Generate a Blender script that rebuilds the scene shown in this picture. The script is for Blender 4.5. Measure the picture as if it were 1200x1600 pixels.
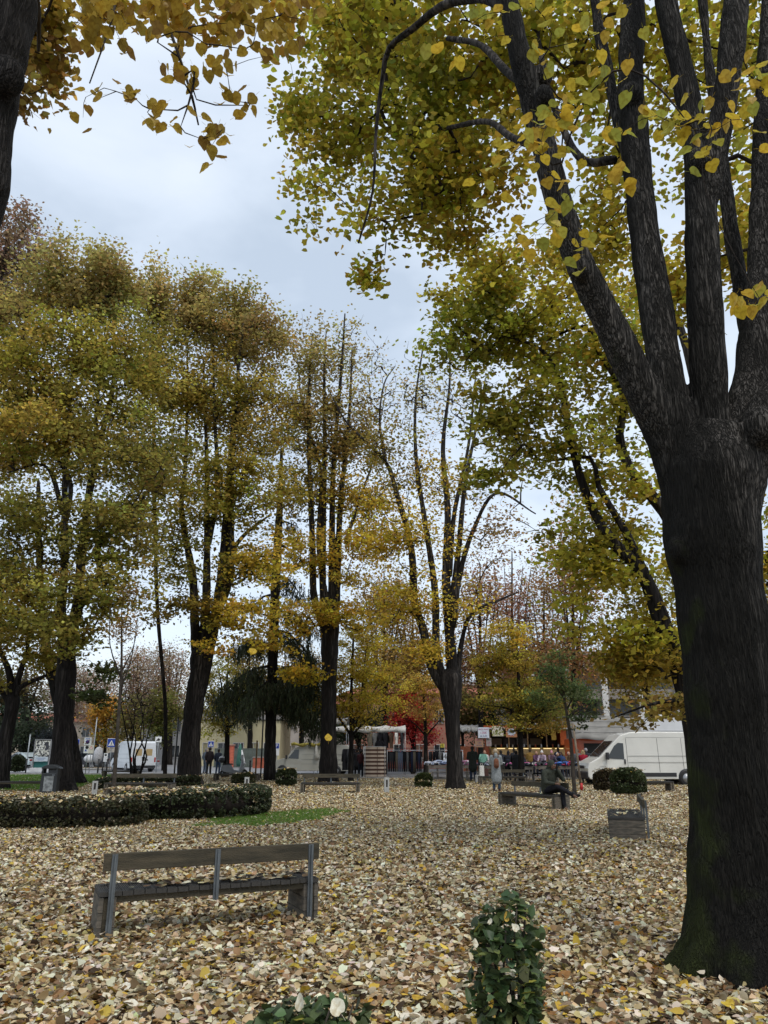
import bpy, bmesh, math, random
import numpy as np
from mathutils import Vector, Matrix, Euler
R = math.radians
rng = np.random.default_rng(7)
random.seed(7)
for o in list(bpy.data.objects): bpy.data.objects.remove(o)
scene = bpy.context.scene
COL = scene.collection

# ---------------------------------------------------------------- camera
CAM_H, PITCH, FPX = 1.6, R(17.28), 1202.0
cam_d = bpy.data.cameras.new('camera'); cam = bpy.data.objects.new('camera', cam_d); COL.objects.link(cam)
cam.location = (0, 0, CAM_H); cam.rotation_euler = (math.pi/2 + PITCH, 0, 0)
cam_d.sensor_fit = 'VERTICAL'; cam_d.sensor_height = 36.0; cam_d.lens = 36.0*FPX/1600.0
cam_d.clip_start = 0.05; cam_d.clip_end = 1500
scene.camera = cam
# ---------------------------------------------------------------- world: overcast
SUN_EL, SUN_AZ = R(58), R(150)
w = bpy.data.worlds.new('World'); scene.world = w; w.use_nodes = True
nt = w.node_tree; nt.nodes.clear(); N = nt.nodes.new; L = nt.links.new
out = N('ShaderNodeOutputWorld'); bg = N('ShaderNodeBackground'); bg2 = N('ShaderNodeBackground'); add = N('ShaderNodeAddShader')
sky = N('ShaderNodeTexSky'); sky.sky_type = 'NISHITA'; sky.sun_disc = False
sky.sun_elevation = SUN_EL; sky.sun_rotation = SUN_AZ; sky.air_density = 1.0; sky.dust_density = 2.0
L(sky.outputs[0], bg.inputs[0]); bg.inputs[1].default_value = 0.05
tc = N('ShaderNodeTexCoord'); mp = N('ShaderNodeMapping'); mp.inputs['Scale'].default_value = (1.0, 1.0, 2.6)
n1 = N('ShaderNodeTexNoise'); n1.inputs['Scale'].default_value = 2.6; n1.inputs['Detail'].default_value = 5; n1.inputs['Roughness'].default_value = .5
n1.inputs['Distortion'].default_value = .3
cr = N('ShaderNodeValToRGB')
cr.color_ramp.elements[0].position = .36; cr.color_ramp.elements[0].color = (.47, .54, .62, 1)
cr.color_ramp.elements[1].position = .66; cr.color_ramp.elements[1].color = (.71, .77, .83, 1)
e = cr.color_ramp.elements.new(.52); e.color = (.62, .69, .77, 1)
L(tc.outputs['Generated'], mp.inputs[0]); L(mp.outputs[0], n1.inputs[0]); L(n1.outputs[0], cr.inputs[0]); L(cr.outputs[0], bg2.inputs[0])
bg2.inputs[1].default_value = 1.0
L(bg.outputs[0], add.inputs[0]); L(bg2.outputs[0], add.inputs[1]); L(add.outputs[0], out.inputs[0])
sl = bpy.data.lights.new('sun', 'SUN'); so = bpy.data.objects.new('sun', sl); COL.objects.link(so)
sl.energy = 1.5; sl.angle = R(25); sl.color = (1.0, .96, .9)
so.rotation_euler = Vector((math.sin(SUN_AZ)*math.cos(SUN_EL), math.cos(SUN_AZ)*math.cos(SUN_EL), math.sin(SUN_EL))).to_track_quat('Z', 'Y').to_euler()
vs = scene.view_settings; vs.view_transform = 'Standard'; vs.look = 'None'; vs.exposure = 0.12; vs.gamma = 1.0
try: vs.use_curve_mapping = False
except Exception: pass
scene.cycles.use_denoising = True
scene.cycles.max_bounces = 6; scene.cycles.transparent_max_bounces = 6; scene.cycles.diffuse_bounces = 3

# ---------------------------------------------------------------- helpers
cP, sP = math.cos(PITCH), math.sin(PITCH)
def ray(px, py):                      # direction with Y component 1
    x, u = (px-600)/FPX, (800-py)/FPX
    y = cP - u*sP; z = sP + u*cP
    return Vector((x/y, 1.0, z/y))
def P(px, py, d): return Vector((0, 0, CAM_H)) + ray(px, py)*d
def G(px, py, z=0.0):
    r = ray(px, py); return P(px, py, (z-CAM_H)/r.z)
def GX(px, d): return Vector((ray(px, 1174).x*d, d, 0))     # ground point in column px (near the horizon) at distance d
def depth(p): return p.y*cP + (p.z-CAM_H)*sP
def tag(o, label=None, cat=None, group=None, kind=None):
    if label: o['label'] = label
    if cat: o['category'] = cat
    if group: o['group'] = group
    if kind: o['kind'] = kind
    return o
def empty(name, loc=(0, 0, 0), rz=0.0, label=None, cat=None, group=None):
    o = bpy.data.objects.new(name, None); COL.objects.link(o); o.location = loc; o.rotation_euler = (0, 0, rz)
    o.empty_display_size = .2
    return tag(o, label, cat, group)
def link(name, me, parent=None):
    o = bpy.data.objects.new(name, me); COL.objects.link(o)
    if parent is not None: o.parent = parent
    return o
class MB:
    def __init__(s): s.v = []; s.f = []; s.sm = []
    def add(s, vs, fs, smooth=False):
        b = len(s.v); s.v += [tuple(v) for v in vs]; s.f += [tuple(b+i for i in f) for f in fs]; s.sm += [smooth]*len(fs); return s
    def box(s, c, d, rz=0.0, rot=None):
        hx, hy, hz = d[0]/2, d[1]/2, d[2]/2
        M = rot.to_matrix() if isinstance(rot, Euler) else (rot if rot is not None else Matrix.Rotation(rz, 3, 'Z'))
        vs = [M @ Vector((x*hx, y*hy, z*hz)) + Vector(c) for x in (-1, 1) for y in (-1, 1) for z in (-1, 1)]
        return s.add(vs, [(0, 1, 3, 2), (4, 6, 7, 5), (0, 4, 5, 1), (2, 3, 7, 6), (0, 2, 6, 4), (1, 5, 7, 3)])
    def prism(s, pts, y0, y1, f=lambda x, y, z: (x, y, z), smooth=False):   # polygon in x,z pulled along y
        n = len(pts)
        vs = [f(p[0], y0, p[1]) for p in pts] + [f(p[0], y1, p[1]) for p in pts]
        fs = [tuple(range(n)), tuple(range(2*n-1, n-1, -1))] + [(i, i+n, (i+1) % n+n, (i+1) % n) for i in range(n)]
        return s.add(vs, fs, smooth)
    def tube(s, pts, rad, n=8, cap=True, squash=1.0, smooth=True):
        pts = [Vector(p) for p in pts]; k = len(pts); vs = []; up = None
        for i, p in enumerate(pts):
            t = (pts[min(i+1, k-1)] - pts[max(i-1, 0)]).normalized()
            if up is None:
                up = Vector((1, 0, 0)) if abs(t.x) < .8 else Vector((0, 1, 0))
            a = (up - t*up.dot(t)).normalized(); b = t.cross(a); up = a
            r = rad[i] if hasattr(rad, '__len__') else rad
            for j in range(n):
                q = 2*math.pi*j/n; vs.append(p + a*math.cos(q)*r + b*math.sin(q)*r*squash)
        fs = [(i*n+j, i*n+(j+1) % n, (i+1)*n+(j+1) % n, (i+1)*n+j) for i in range(k-1) for j in range(n)]
        if cap: fs += [tuple(range(n-1, -1, -1)), tuple(range((k-1)*n, k*n))]
        return s.add(vs, fs, smooth)
    def ball(s, c, r, nu=10, nv=6, smooth=True):
        rx, ry, rz = r if hasattr(r, '__len__') else (r, r, r)
        vs = [(c[0], c[1], c[2]-rz)]
        for i in range(1, nv):
            a = -math.pi/2 + math.pi*i/nv
            vs += [(c[0]+rx*math.cos(a)*math.cos(2*math.pi*j/nu), c[1]+ry*math.cos(a)*math.sin(2*math.pi*j/nu), c[2]+rz*math.sin(a)) for j in range(nu)]
        vs.append((c[0], c[1], c[2]+rz)); l = len(vs)-1
        fs = [(0, 1+(j+1) % nu, 1+j) for j in range(nu)]
        for i in range(nv-2): fs += [(1+i*nu+j, 1+i*nu+(j+1) % nu, 1+(i+1)*nu+(j+1) % nu, 1+(i+1)*nu+j) for j in range(nu)]
        fs += [(l, 1+(nv-2)*nu+j, 1+(nv-2)*nu+(j+1) % nu) for j in range(nu)]
        return s.add(vs, fs, smooth)
    def cyl(s, c, r, h, axis='Z', n=16, smooth=True):
        d = {'X': Vector((1, 0, 0)), 'Y': Vector((0, 1, 0)), 'Z': Vector((0, 0, 1))}[axis]; c = Vector(c)
        return s.tube([c-d*h/2, c+d*h/2], r, n, True, 1.0, smooth)
    def mesh(s, name, mat):
        me = bpy.data.meshes.new(name); me.from_pydata(s.v, [], s.f)
        me.polygons.foreach_set('use_smooth', s.sm); me.update()
        if mat: me.materials.append(mat)
        return me
    def build(s, name, mat, parent=None, bevel=0, loc=None, rz=None, seg=2):
        me = s.mesh(name, mat)
        bm = bmesh.new(); bm.from_mesh(me); bmesh.ops.recalc_face_normals(bm, faces=bm.faces); bm.to_mesh(me); bm.free()
        o = link(name, me, parent)
        if bevel:
            m = o.modifiers.new('bevel', 'BEVEL'); m.width = bevel; m.segments = seg; m.limit_method = 'ANGLE'; m.angle_limit = R(35)
        if loc is not None: o.location = loc
        if rz is not None: o.rotation_euler = (0, 0, rz)
        return o
def np_mesh(name, V, F, mat, col=None, smooth=False):
    """V (n,3) float, F list of (m,k) int arrays of polygons"""
    me = bpy.data.meshes.new(name); me.vertices.add(len(V)); me.vertices.foreach_set('co', np.ascontiguousarray(V, dtype=np.float32).ravel())
    F = [f for f in (F if isinstance(F, list) else [F]) if len(f)]
    tot = sum(f.size for f in F); n = sum(len(f) for f in F)
    me.loops.add(tot); me.loops.foreach_set('vertex_index', np.concatenate([f.ravel() for f in F]).astype(np.int32))
    me.polygons.add(n); cnt = np.concatenate([np.full(len(f), f.shape[1]) for f in F]); st = np.concatenate([[0], np.cumsum(cnt)[:-1]])
    me.polygons.foreach_set('loop_start', st.astype(np.int32))
    try: me.polygons.foreach_set('loop_total', cnt.astype(np.int32))
    except Exception: pass
    if smooth: me.polygons.foreach_set('use_smooth', np.ones(n, dtype=bool))
    if col is not None:
        a = me.attributes.new('tint', 'FLOAT_COLOR', 'POINT'); c = np.ones((len(V), 4), np.float32); c[:, :3] = col; a.data.foreach_set('color', c.ravel())
    me.update(calc_edges=True)
    if mat: me.materials.append(mat)
    return me

# ---------------------------------------------------------------- materials
def pmat(name, col, rough=.7, spec=.3, metal=0.0, var=.15, scale=8.0, bump=0.0, bscale=None, col2=None, stretch=None, mixpos=(.35, .65), alpha=1.0, coat=0.0, detail=4):
    m = bpy.data.materials.new(name); m.use_nodes = True; t = m.node_tree; b = t.nodes['Principled BSDF']
    b.inputs['Roughness'].default_value = rough; b.inputs['Metallic'].default_value = metal
    b.inputs['Specular IOR Level'].default_value = spec; b.inputs['Coat Weight'].default_value = coat
    tcn = t.nodes.new('ShaderNodeTexCoord'); src = tcn.outputs['Object']
    if stretch:
        mpn = t.nodes.new('ShaderNodeMapping'); mpn.inputs['Scale'].default_value = stretch; t.links.new(src, mpn.inputs[0]); src = mpn.outputs[0]
    n = t.nodes.new('ShaderNodeTexNoise'); n.inputs['Scale'].default_value = scale; n.inputs['Detail'].default_value = detail; t.links.new(src, n.inputs[0])
    c = t.nodes.new('ShaderNodeValToRGB'); r = c.color_ramp; r.elements[0].position, r.elements[1].position = mixpos
    a = col2 if col2 else tuple(x*(1-var) for x in col); bb = col if col2 else tuple(min(1, x*(1+var)) for x in col)
    r.elements[0].color = (*a, 1); r.elements[1].color = (*bb, 1)
    t.links.new(n.outputs[0], c.inputs[0]); t.links.new(c.outputs[0], b.inputs['Base Color'])
    if bump:
        n2 = t.nodes.new('ShaderNodeTexNoise'); n2.inputs['Scale'].default_value = bscale or scale*3; n2.inputs['Detail'].default_value = 5; t.links.new(src, n2.inputs[0])
        bp = t.nodes.new('ShaderNodeBump'); bp.inputs['Strength'].default_value = min(1, bump); bp.inputs['Distance'].default_value = .02*max(1, bump)
        t.links.new(n2.outputs[0], bp.inputs['Height']); t.links.new(bp.outputs[0], b.inputs['Normal'])
    return m
def leafmat(name, trans=.45, rough=.55, mottled=False, spec=.25):
    m = bpy.data.materials.new(name); m.use_nodes = True; t = m.node_tree; b = t.nodes['Principled BSDF']; o = t.nodes['Material Output']
    a = t.nodes.new('ShaderNodeAttribute'); a.attribute_name = 'tint'; src = a.outputs['Color']
    if mottled:
        tcn = t.nodes.new('ShaderNodeTexCoord'); n = t.nodes.new('ShaderNodeTexNoise'); n.inputs['Scale'].default_value = 3.2; n.inputs['Detail'].default_value = 4
        t.links.new(tcn.outputs['Object'], n.inputs[0])
        r = t.nodes.new('ShaderNodeValToRGB'); r.color_ramp.elements[0].position = .30; r.color_ramp.elements[0].color = (.62, .52, .38, 1); r.color_ramp.elements[1].position = .56; r.color_ramp.elements[1].color = (1, 1, 1, 1)
        t.links.new(n.outputs[0], r.inputs[0]); mx = t.nodes.new('ShaderNodeMix'); mx.data_type = 'RGBA'; mx.blend_type = 'MULTIPLY'; mx.inputs[0].default_value = 1
        t.links.new(src, mx.inputs[6]); t.links.new(r.outputs[0], mx.inputs[7]); src = mx.outputs[2]
    t.links.new(src, b.inputs['Base Color']); b.inputs['Roughness'].default_value = rough; b.inputs['Specular IOR Level'].default_value = spec
    if trans:
        tr = t.nodes.new('ShaderNodeBsdfTranslucent'); ms = t.nodes.new('ShaderNodeMixShader'); ms.inputs[0].default_value = trans
        t.links.new(src, tr.inputs[0]); t.links.new(b.outputs[0], ms.inputs[1]); t.links.new(tr.outputs[0], ms.inputs[2]); t.links.new(ms.outputs[0], o.inputs[0])
    return m
def flat(name, col, rough=.6, metal=0.0, spec=.4, coat=0.0): return pmat(name, col, rough, spec, metal, .08, 3.0, coat=coat)
def glassmat(name, col=(.02, .025, .03), rough=.06):
    m = bpy.data.materials.new(name); m.use_nodes = True; b = m.node_tree.nodes['Principled BSDF']
    b.inputs['Base Color'].default_value = (*col, 1); b.inputs['Roughness'].default_value = rough; b.inputs['Specular IOR Level'].default_value = .6; return m

def barkmat(name, dark, light, moss=None, zlo=2.5, zhi=5.0, base_light=.35, vs_=(1, 1, .075), bump=1.0, scale=20.0):
    """ridged bark: furrows run along the stem; pale smooth bark patches, more of them higher up; moss near the foot"""
    m = bpy.data.materials.new(name); m.use_nodes = True; t = m.node_tree; b = t.nodes['Principled BSDF']; N = t.nodes.new; K = t.links.new
    tc = N('ShaderNodeTexCoord'); mp = N('ShaderNodeMapping'); mp.inputs['Scale'].default_value = vs_; K(tc.outputs['Object'], mp.inputs[0])
    nd = N('ShaderNodeTexNoise'); nd.inputs['Scale'].default_value = scale*1.3; nd.inputs['Detail'].default_value = 4; K(mp.outputs[0], nd.inputs[0])
    vo = N('ShaderNodeTexVoronoi'); vo.feature = 'DISTANCE_TO_EDGE'; vo.inputs['Scale'].default_value = scale*1.6
    mxv = N('ShaderNodeMix'); mxv.data_type = 'RGBA'; mxv.blend_type = 'LINEAR_LIGHT'; mxv.inputs[0].default_value = .05; K(mp.outputs[0], mxv.inputs[6]); K(nd.outputs['Color'], mxv.inputs[7]); K(mxv.outputs[2], vo.inputs['Vector'])
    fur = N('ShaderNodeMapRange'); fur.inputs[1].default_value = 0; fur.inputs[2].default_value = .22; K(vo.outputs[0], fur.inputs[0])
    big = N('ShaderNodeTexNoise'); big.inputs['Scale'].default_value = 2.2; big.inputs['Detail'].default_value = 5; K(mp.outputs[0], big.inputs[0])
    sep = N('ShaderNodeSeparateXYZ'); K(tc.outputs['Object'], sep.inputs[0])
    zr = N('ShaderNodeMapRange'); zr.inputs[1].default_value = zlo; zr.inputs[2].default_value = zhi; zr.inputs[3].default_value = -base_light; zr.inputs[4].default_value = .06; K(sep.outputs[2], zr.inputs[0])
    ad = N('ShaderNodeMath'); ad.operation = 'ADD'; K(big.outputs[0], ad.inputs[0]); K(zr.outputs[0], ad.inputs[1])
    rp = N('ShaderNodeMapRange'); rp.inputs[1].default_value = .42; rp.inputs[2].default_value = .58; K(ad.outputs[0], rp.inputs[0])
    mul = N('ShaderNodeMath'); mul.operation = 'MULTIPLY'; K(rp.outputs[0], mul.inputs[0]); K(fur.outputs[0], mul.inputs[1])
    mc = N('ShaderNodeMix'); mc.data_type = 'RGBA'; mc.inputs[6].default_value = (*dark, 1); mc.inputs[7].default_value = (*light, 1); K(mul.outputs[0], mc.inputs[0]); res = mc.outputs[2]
    fi = N('ShaderNodeTexNoise'); fi.inputs['Scale'].default_value = scale*6; fi.inputs['Detail'].default_value = 3; K(mp.outputs[0], fi.inputs[0])
    fr = N('ShaderNodeMapRange'); fr.inputs[1].default_value = .3; fr.inputs[2].default_value = .7; fr.inputs[3].default_value = .30; fr.inputs[4].default_value = 2.1; K(fi.outputs[0], fr.inputs[0])
    mm = N('ShaderNodeMix'); mm.data_type = 'RGBA'; mm.blend_type = 'MULTIPLY'; mm.inputs[0].default_value = 1; K(res, mm.inputs[6]); K(fr.outputs[0], mm.inputs[7]); res = mm.outputs[2]
    if moss:
        ms = N('ShaderNodeTexNoise'); ms.inputs['Scale'].default_value = 3.0; ms.inputs['Detail'].default_value = 6; K(tc.outputs['Object'], ms.inputs[0])
        gx = N('ShaderNodeMapRange'); gx.inputs[1].default_value = moss[1]; gx.inputs[2].default_value = moss[2]; gx.inputs[3].default_value = .22; gx.inputs[4].default_value = -.25; K(sep.outputs[0], gx.inputs[0])
        gz = N('ShaderNodeMapRange'); gz.inputs[1].default_value = 3.4; gz.inputs[2].default_value = 4.4; gz.inputs[3].default_value = 0; gz.inputs[4].default_value = .4; K(sep.outputs[2], gz.inputs[0])
        a2 = N('ShaderNodeMath'); a2.operation = 'ADD'; K(ms.outputs[0], a2.inputs[0]); K(gx.outputs[0], a2.inputs[1])
        a3 = N('ShaderNodeMath'); a3.operation = 'SUBTRACT'; K(a2.outputs[0], a3.inputs[0]); K(gz.outputs[0], a3.inputs[1])
        r3 = N('ShaderNodeMapRange'); r3.inputs[1].default_value = .5; r3.inputs[2].default_value = .68; r3.inputs[4].default_value = .8; K(a3.outputs[0], r3.inputs[0])
        m3 = N('ShaderNodeMix'); m3.data_type = 'RGBA'; K(r3.outputs[0], m3.inputs[0]); K(res, m3.inputs[6]); m3.inputs[7].default_value = (*moss[0], 1); res = m3.outputs[2]
    K(res, b.inputs['Base Color']); b.inputs['Roughness'].default_value = .9; b.inputs['Specular IOR Level'].default_value = .15
    hs = N('ShaderNodeMath'); hs.operation = 'ADD'; K(fur.outputs[0], hs.inputs[0])
    sc = N('ShaderNodeMath'); sc.operation = 'MULTIPLY'; sc.inputs[1].default_value = .8; K(fi.outputs[0], sc.inputs[0]); K(sc.outputs[0], hs.inputs[1])
    bp = N('ShaderNodeBump'); bp.inputs['Strength'].default_value = bump; bp.inputs['Distance'].default_value = .04; K(hs.outputs[0], bp.inputs['Height']); K(bp.outputs[0], b.inputs['Normal'])
    return m
M = dict(
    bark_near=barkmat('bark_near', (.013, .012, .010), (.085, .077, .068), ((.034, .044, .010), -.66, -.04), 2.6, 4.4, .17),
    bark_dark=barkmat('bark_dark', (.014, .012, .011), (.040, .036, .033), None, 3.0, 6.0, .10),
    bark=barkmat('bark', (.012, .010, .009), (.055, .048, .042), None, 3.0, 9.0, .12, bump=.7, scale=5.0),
    bark_thin=pmat('bark_thin', (.050, .042, .034), .9, .1, 0, .3, 6),
    twig=pmat('twig', (.030, .024, .020), .9, .1, 0, .3, 6),
    leaf=leafmat('leaf', .55, .6), leaf_near=leafmat('leaf_near', .45, .5, True), litter=leafmat('litter', .12, .6, True, .2), litter_far=leafmat('litter_far', .0, .7),
    evergreen=leafmat('evergreen', .18, .45, False, .3), needle=leafmat('needle', .1, .6), grass=leafmat('grass', .35, .5),
)
# ---------------------------------------------------------------- leaf clouds
def template(kind):
    if kind == 'quad':     # two bent triangles, pointed
        V = np.array([(0, -.5, 0), (.42, .0, .10), (0, .55, -.04), (-.42, .0, .10)]); F = np.array([(0, 1, 2), (0, 2, 3)])
        return V, [F]
    if kind == 'heart6':
        V = np.array([(0, -.42, 0), (.30, -.5, .06), (.5, -.1, .10), (.3, .3, .05), (0, .62, -.08), (-.3, .3, .05), (-.5, -.1, .10), (-.30, -.5, .06)])
        F = np.array([(0, 1, 2), (0, 2, 3), (0, 3, 4), (0, 4, 5), (0, 5, 6), (0, 6, 7)])
        return V, [F]
    if kind == 'curl':
        V = np.array([(0, -.5, .02), (.38, -.42, .16), (.48, .1, .20), (.0, .6, .06), (-.40, .15, .10), (-.36, -.4, .04), (0, .05, -.02)])
        F = np.array([(6, 0, 1), (6, 1, 2), (6, 2, 3), (6, 3, 4), (6, 4, 5), (6, 5, 0)])
        return V, [F]
    if kind == 'blade':
        V = np.array([(-.5, 0, 0), (.5, 0, 0), (.0, 0, 1.0)]); return V, [np.array([(0, 1, 2)])]
def hang_rot(n, sig=.5, droop=.6):
    """leaf planes near the horizontal with the tip hanging down"""
    a = rng.uniform(0, 2*np.pi, n); d = droop+rng.normal(0, sig*.6, n); y = np.stack([np.cos(a)*np.cos(d), np.sin(a)*np.cos(d), -np.sin(d)], 1)
    up = np.stack([rng.normal(0, sig*.5, n), rng.normal(0, sig*.5, n), np.ones(n)], 1); x = np.cross(y, up); x /= np.linalg.norm(x, axis=1)[:, None]+1e-9; z = np.cross(x, y)
    return np.stack([x, y, z], 2)
def rand_rot(n, tilt, up=None):
    """random heading about Z then tilt away from the horizontal by up to tilt (array or number)"""
    a = rng.uniform(0, 2*np.pi, n); b = rng.uniform(0, 2*np.pi, n); t = np.abs(rng.normal(0, 1, n))*tilt
    ca, sa = np.cos(a), np.sin(a); Rz = np.zeros((n, 3, 3)); Rz[:, 0, 0] = ca; Rz[:, 0, 1] = -sa; Rz[:, 1, 0] = sa; Rz[:, 1, 1] = ca; Rz[:, 2, 2] = 1
    ax = np.stack([np.cos(b), np.sin(b), np.zeros(n)], 1); c, s = np.cos(t), np.sin(t)
    K = np.zeros((n, 3, 3)); K[:, 0, 2] = ax[:, 1]; K[:, 1, 2] = -ax[:, 0]; K[:, 2, 0] = -ax[:, 1]; K[:, 2, 1] = ax[:, 0]
    I = np.eye(3)[None]; Rt = I + s[:, None, None]*K + (1-c)[:, None, None]*np.einsum('nij,njk->nik', K, K)
    return np.einsum('nij,njk->nik', Rt, Rz)
def cloud(name, kind, pos, size, tilt, col, mat, parent=None, stuff=True, rot=None):
    V, F = template(kind); n = len(pos)
    if n == 0: return None
    Rm = rand_rot(n, tilt) if rot is None else rot
    size = np.broadcast_to(np.asarray(size, float), (n,)) if np.ndim(size) < 2 else size
    wob = 1 + rng.normal(0, .12, (n, len(V), 1)); zz = rng.uniform(-.6, 2.0, (n, 1, 1))
    T = np.repeat(V[None], n, 0); T[:, :, 2:3] *= zz
    T = T*wob*size[:, None, None]
    W = np.einsum('nij,nkj->nki', Rm, T) + pos[:, None, :]
    k = len(V); Fs = [(f[None] + (np.arange(n)*k)[:, None, None]).reshape(-1, f.shape[1]) for f in F]
    me = np_mesh(name, W.reshape(-1, 3), Fs, mat, np.repeat(col, k, 0))
    o = link(name, me, parent)
    if stuff: o['kind'] = 'stuff'
    return o
def jitter(col, n, v=.25, h=.08):
    c = np.asarray(col, float); c = np.broadcast_to(c, (n, 3)).copy()
    c *= np.exp(rng.normal(0, v, (n, 1))); c *= np.exp(rng.normal(0, h, (n, 3))); return np.clip(c, 0, .9)

# ---- fine leaf meshes, shared between the leaves that are single objects
def heart_mesh(name, col, seed, oval=False):
    r = random.Random(seed); n = 16; rim = []
    for i in range(n):
        a = 2*math.pi*i/n - math.pi/2
        if oval: x, y = .21*math.cos(a)*(1-.25*math.sin(a)), .5*math.sin(a)
        else:
            x = .5*math.cos(a)*(1.0 - .25*max(0, math.sin(a))); y = .5*math.sin(a)
            y += .16*max(0, math.sin(a))**6 + (.12 if i == 0 else 0)
            x *= 1 + r.uniform(-.05, .05); y *= 1 + r.uniform(-.05, .05)
        rim.append((x, y))
    V = []; curl = r.uniform(.1, .5); fold = r.uniform(.05, .35); ph = r.uniform(0, 6)
    for k, s in ((0, .55), (1, 1.0)):
        for j, (x, y) in enumerate(rim):
            X, Y = x*s, y*s
            V.append((X, Y, fold*abs(X) - curl*Y*Y*.5 + (.02*math.sin(j*2.4+ph) if k else 0)))
    V.append((0, 0, 0)); c = 2*n
    tri = [(c, j, (j+1) % n) for j in range(n)]; quad = [(j, n+j, n+(j+1) % n, (j+1) % n) for j in range(n)]
    st = len(V); V += [(-.012, -.48, 0), (.012, -.48, 0), (.008, -.85, -.10), (-.008, -.85, -.10)]; quad.append((st, st+1, st+2, st+3))
    me = np_mesh(name, np.array(V), [np.array(tri), np.array(quad)], M['evergreen' if oval else 'leaf_near'], np.tile(col, (len(V), 1)), True)
    return me
def leaf_objects(name, parent, meshes, pos, size, tilt, labels=None):
    Rm = rand_rot(len(pos), tilt) if not isinstance(tilt, np.ndarray) else tilt
    for i in range(len(pos)):
        o = link(name, meshes[int(rng.integers(len(meshes)))], parent)
        s = float(size[i]) if hasattr(size, '__len__') else size
        T = Matrix.Identity(4)
        for a in range(3):
            for b in range(3): T[a][b] = Rm[i][a][b]*s
            T[a][3] = pos[i][a]
        if parent is not None: T = parent.matrix_basis.inverted() @ T
        o.matrix_basis = T

# ---------------------------------------------------------------- trees
def spline(pts, step=.25):
    """pts (n,4) x,y,z,r -> resampled Catmull-Rom"""
    p = np.asarray(pts, float); out = []
    q = np.vstack([2*p[0]-p[1], p, 2*p[-1]-p[-2]])
    for i in range(1, len(q)-2):
        n = max(2, int(np.linalg.norm(q[i+1, :3]-q[i, :3])/step)); t = np.linspace(0, 1, n, endpoint=False)[:, None]
        out.append(.5*((2*q[i]) + (-q[i-1]+q[i+1])*t + (2*q[i-1]-5*q[i]+4*q[i+1]-q[i+2])*t**2 + (-q[i-1]+3*q[i]-3*q[i+1]+q[i+2])*t**3))
    out.append(q[-2][None]); r = np.vstack(out); r[:, 3] = np.maximum(r[:, 3], .004); return r
def img_limb(pts, d):
    """image-measured limb: rows (px, py, width_px[, dy]) on a plane at distance d (+dy in depth)"""
    out = []
    for row in pts:
        p = P(row[0], row[1], d + (row[3] if len(row) > 3 else 0)); out.append((p.x, p.y, p.z, row[2]/2*depth(p)/FPX))
    return out
def limb_tube(mb, sp, n=10, rough=.0, seed=0):
    mb.tube([Vector(p[:3]) for p in sp], [p[3]*(1+rough*math.sin(i*1.7+seed)+rough*.6*math.sin(i*.6+seed*2)) for i, p in enumerate(sp)], n)
def blob(px, py, rx, ry, d, rd, n, leaves=30, col=(.15, .12, .02), spread=.45, flat_=.5, size=.12):
    c = P(px, py, d); k = depth(c)/FPX
    return dict(c=np.array(c), r=np.array((rx*k, rd, ry*k)), n=n, leaves=leaves, col=col, spread=spread, flat=flat_, size=size)
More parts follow.
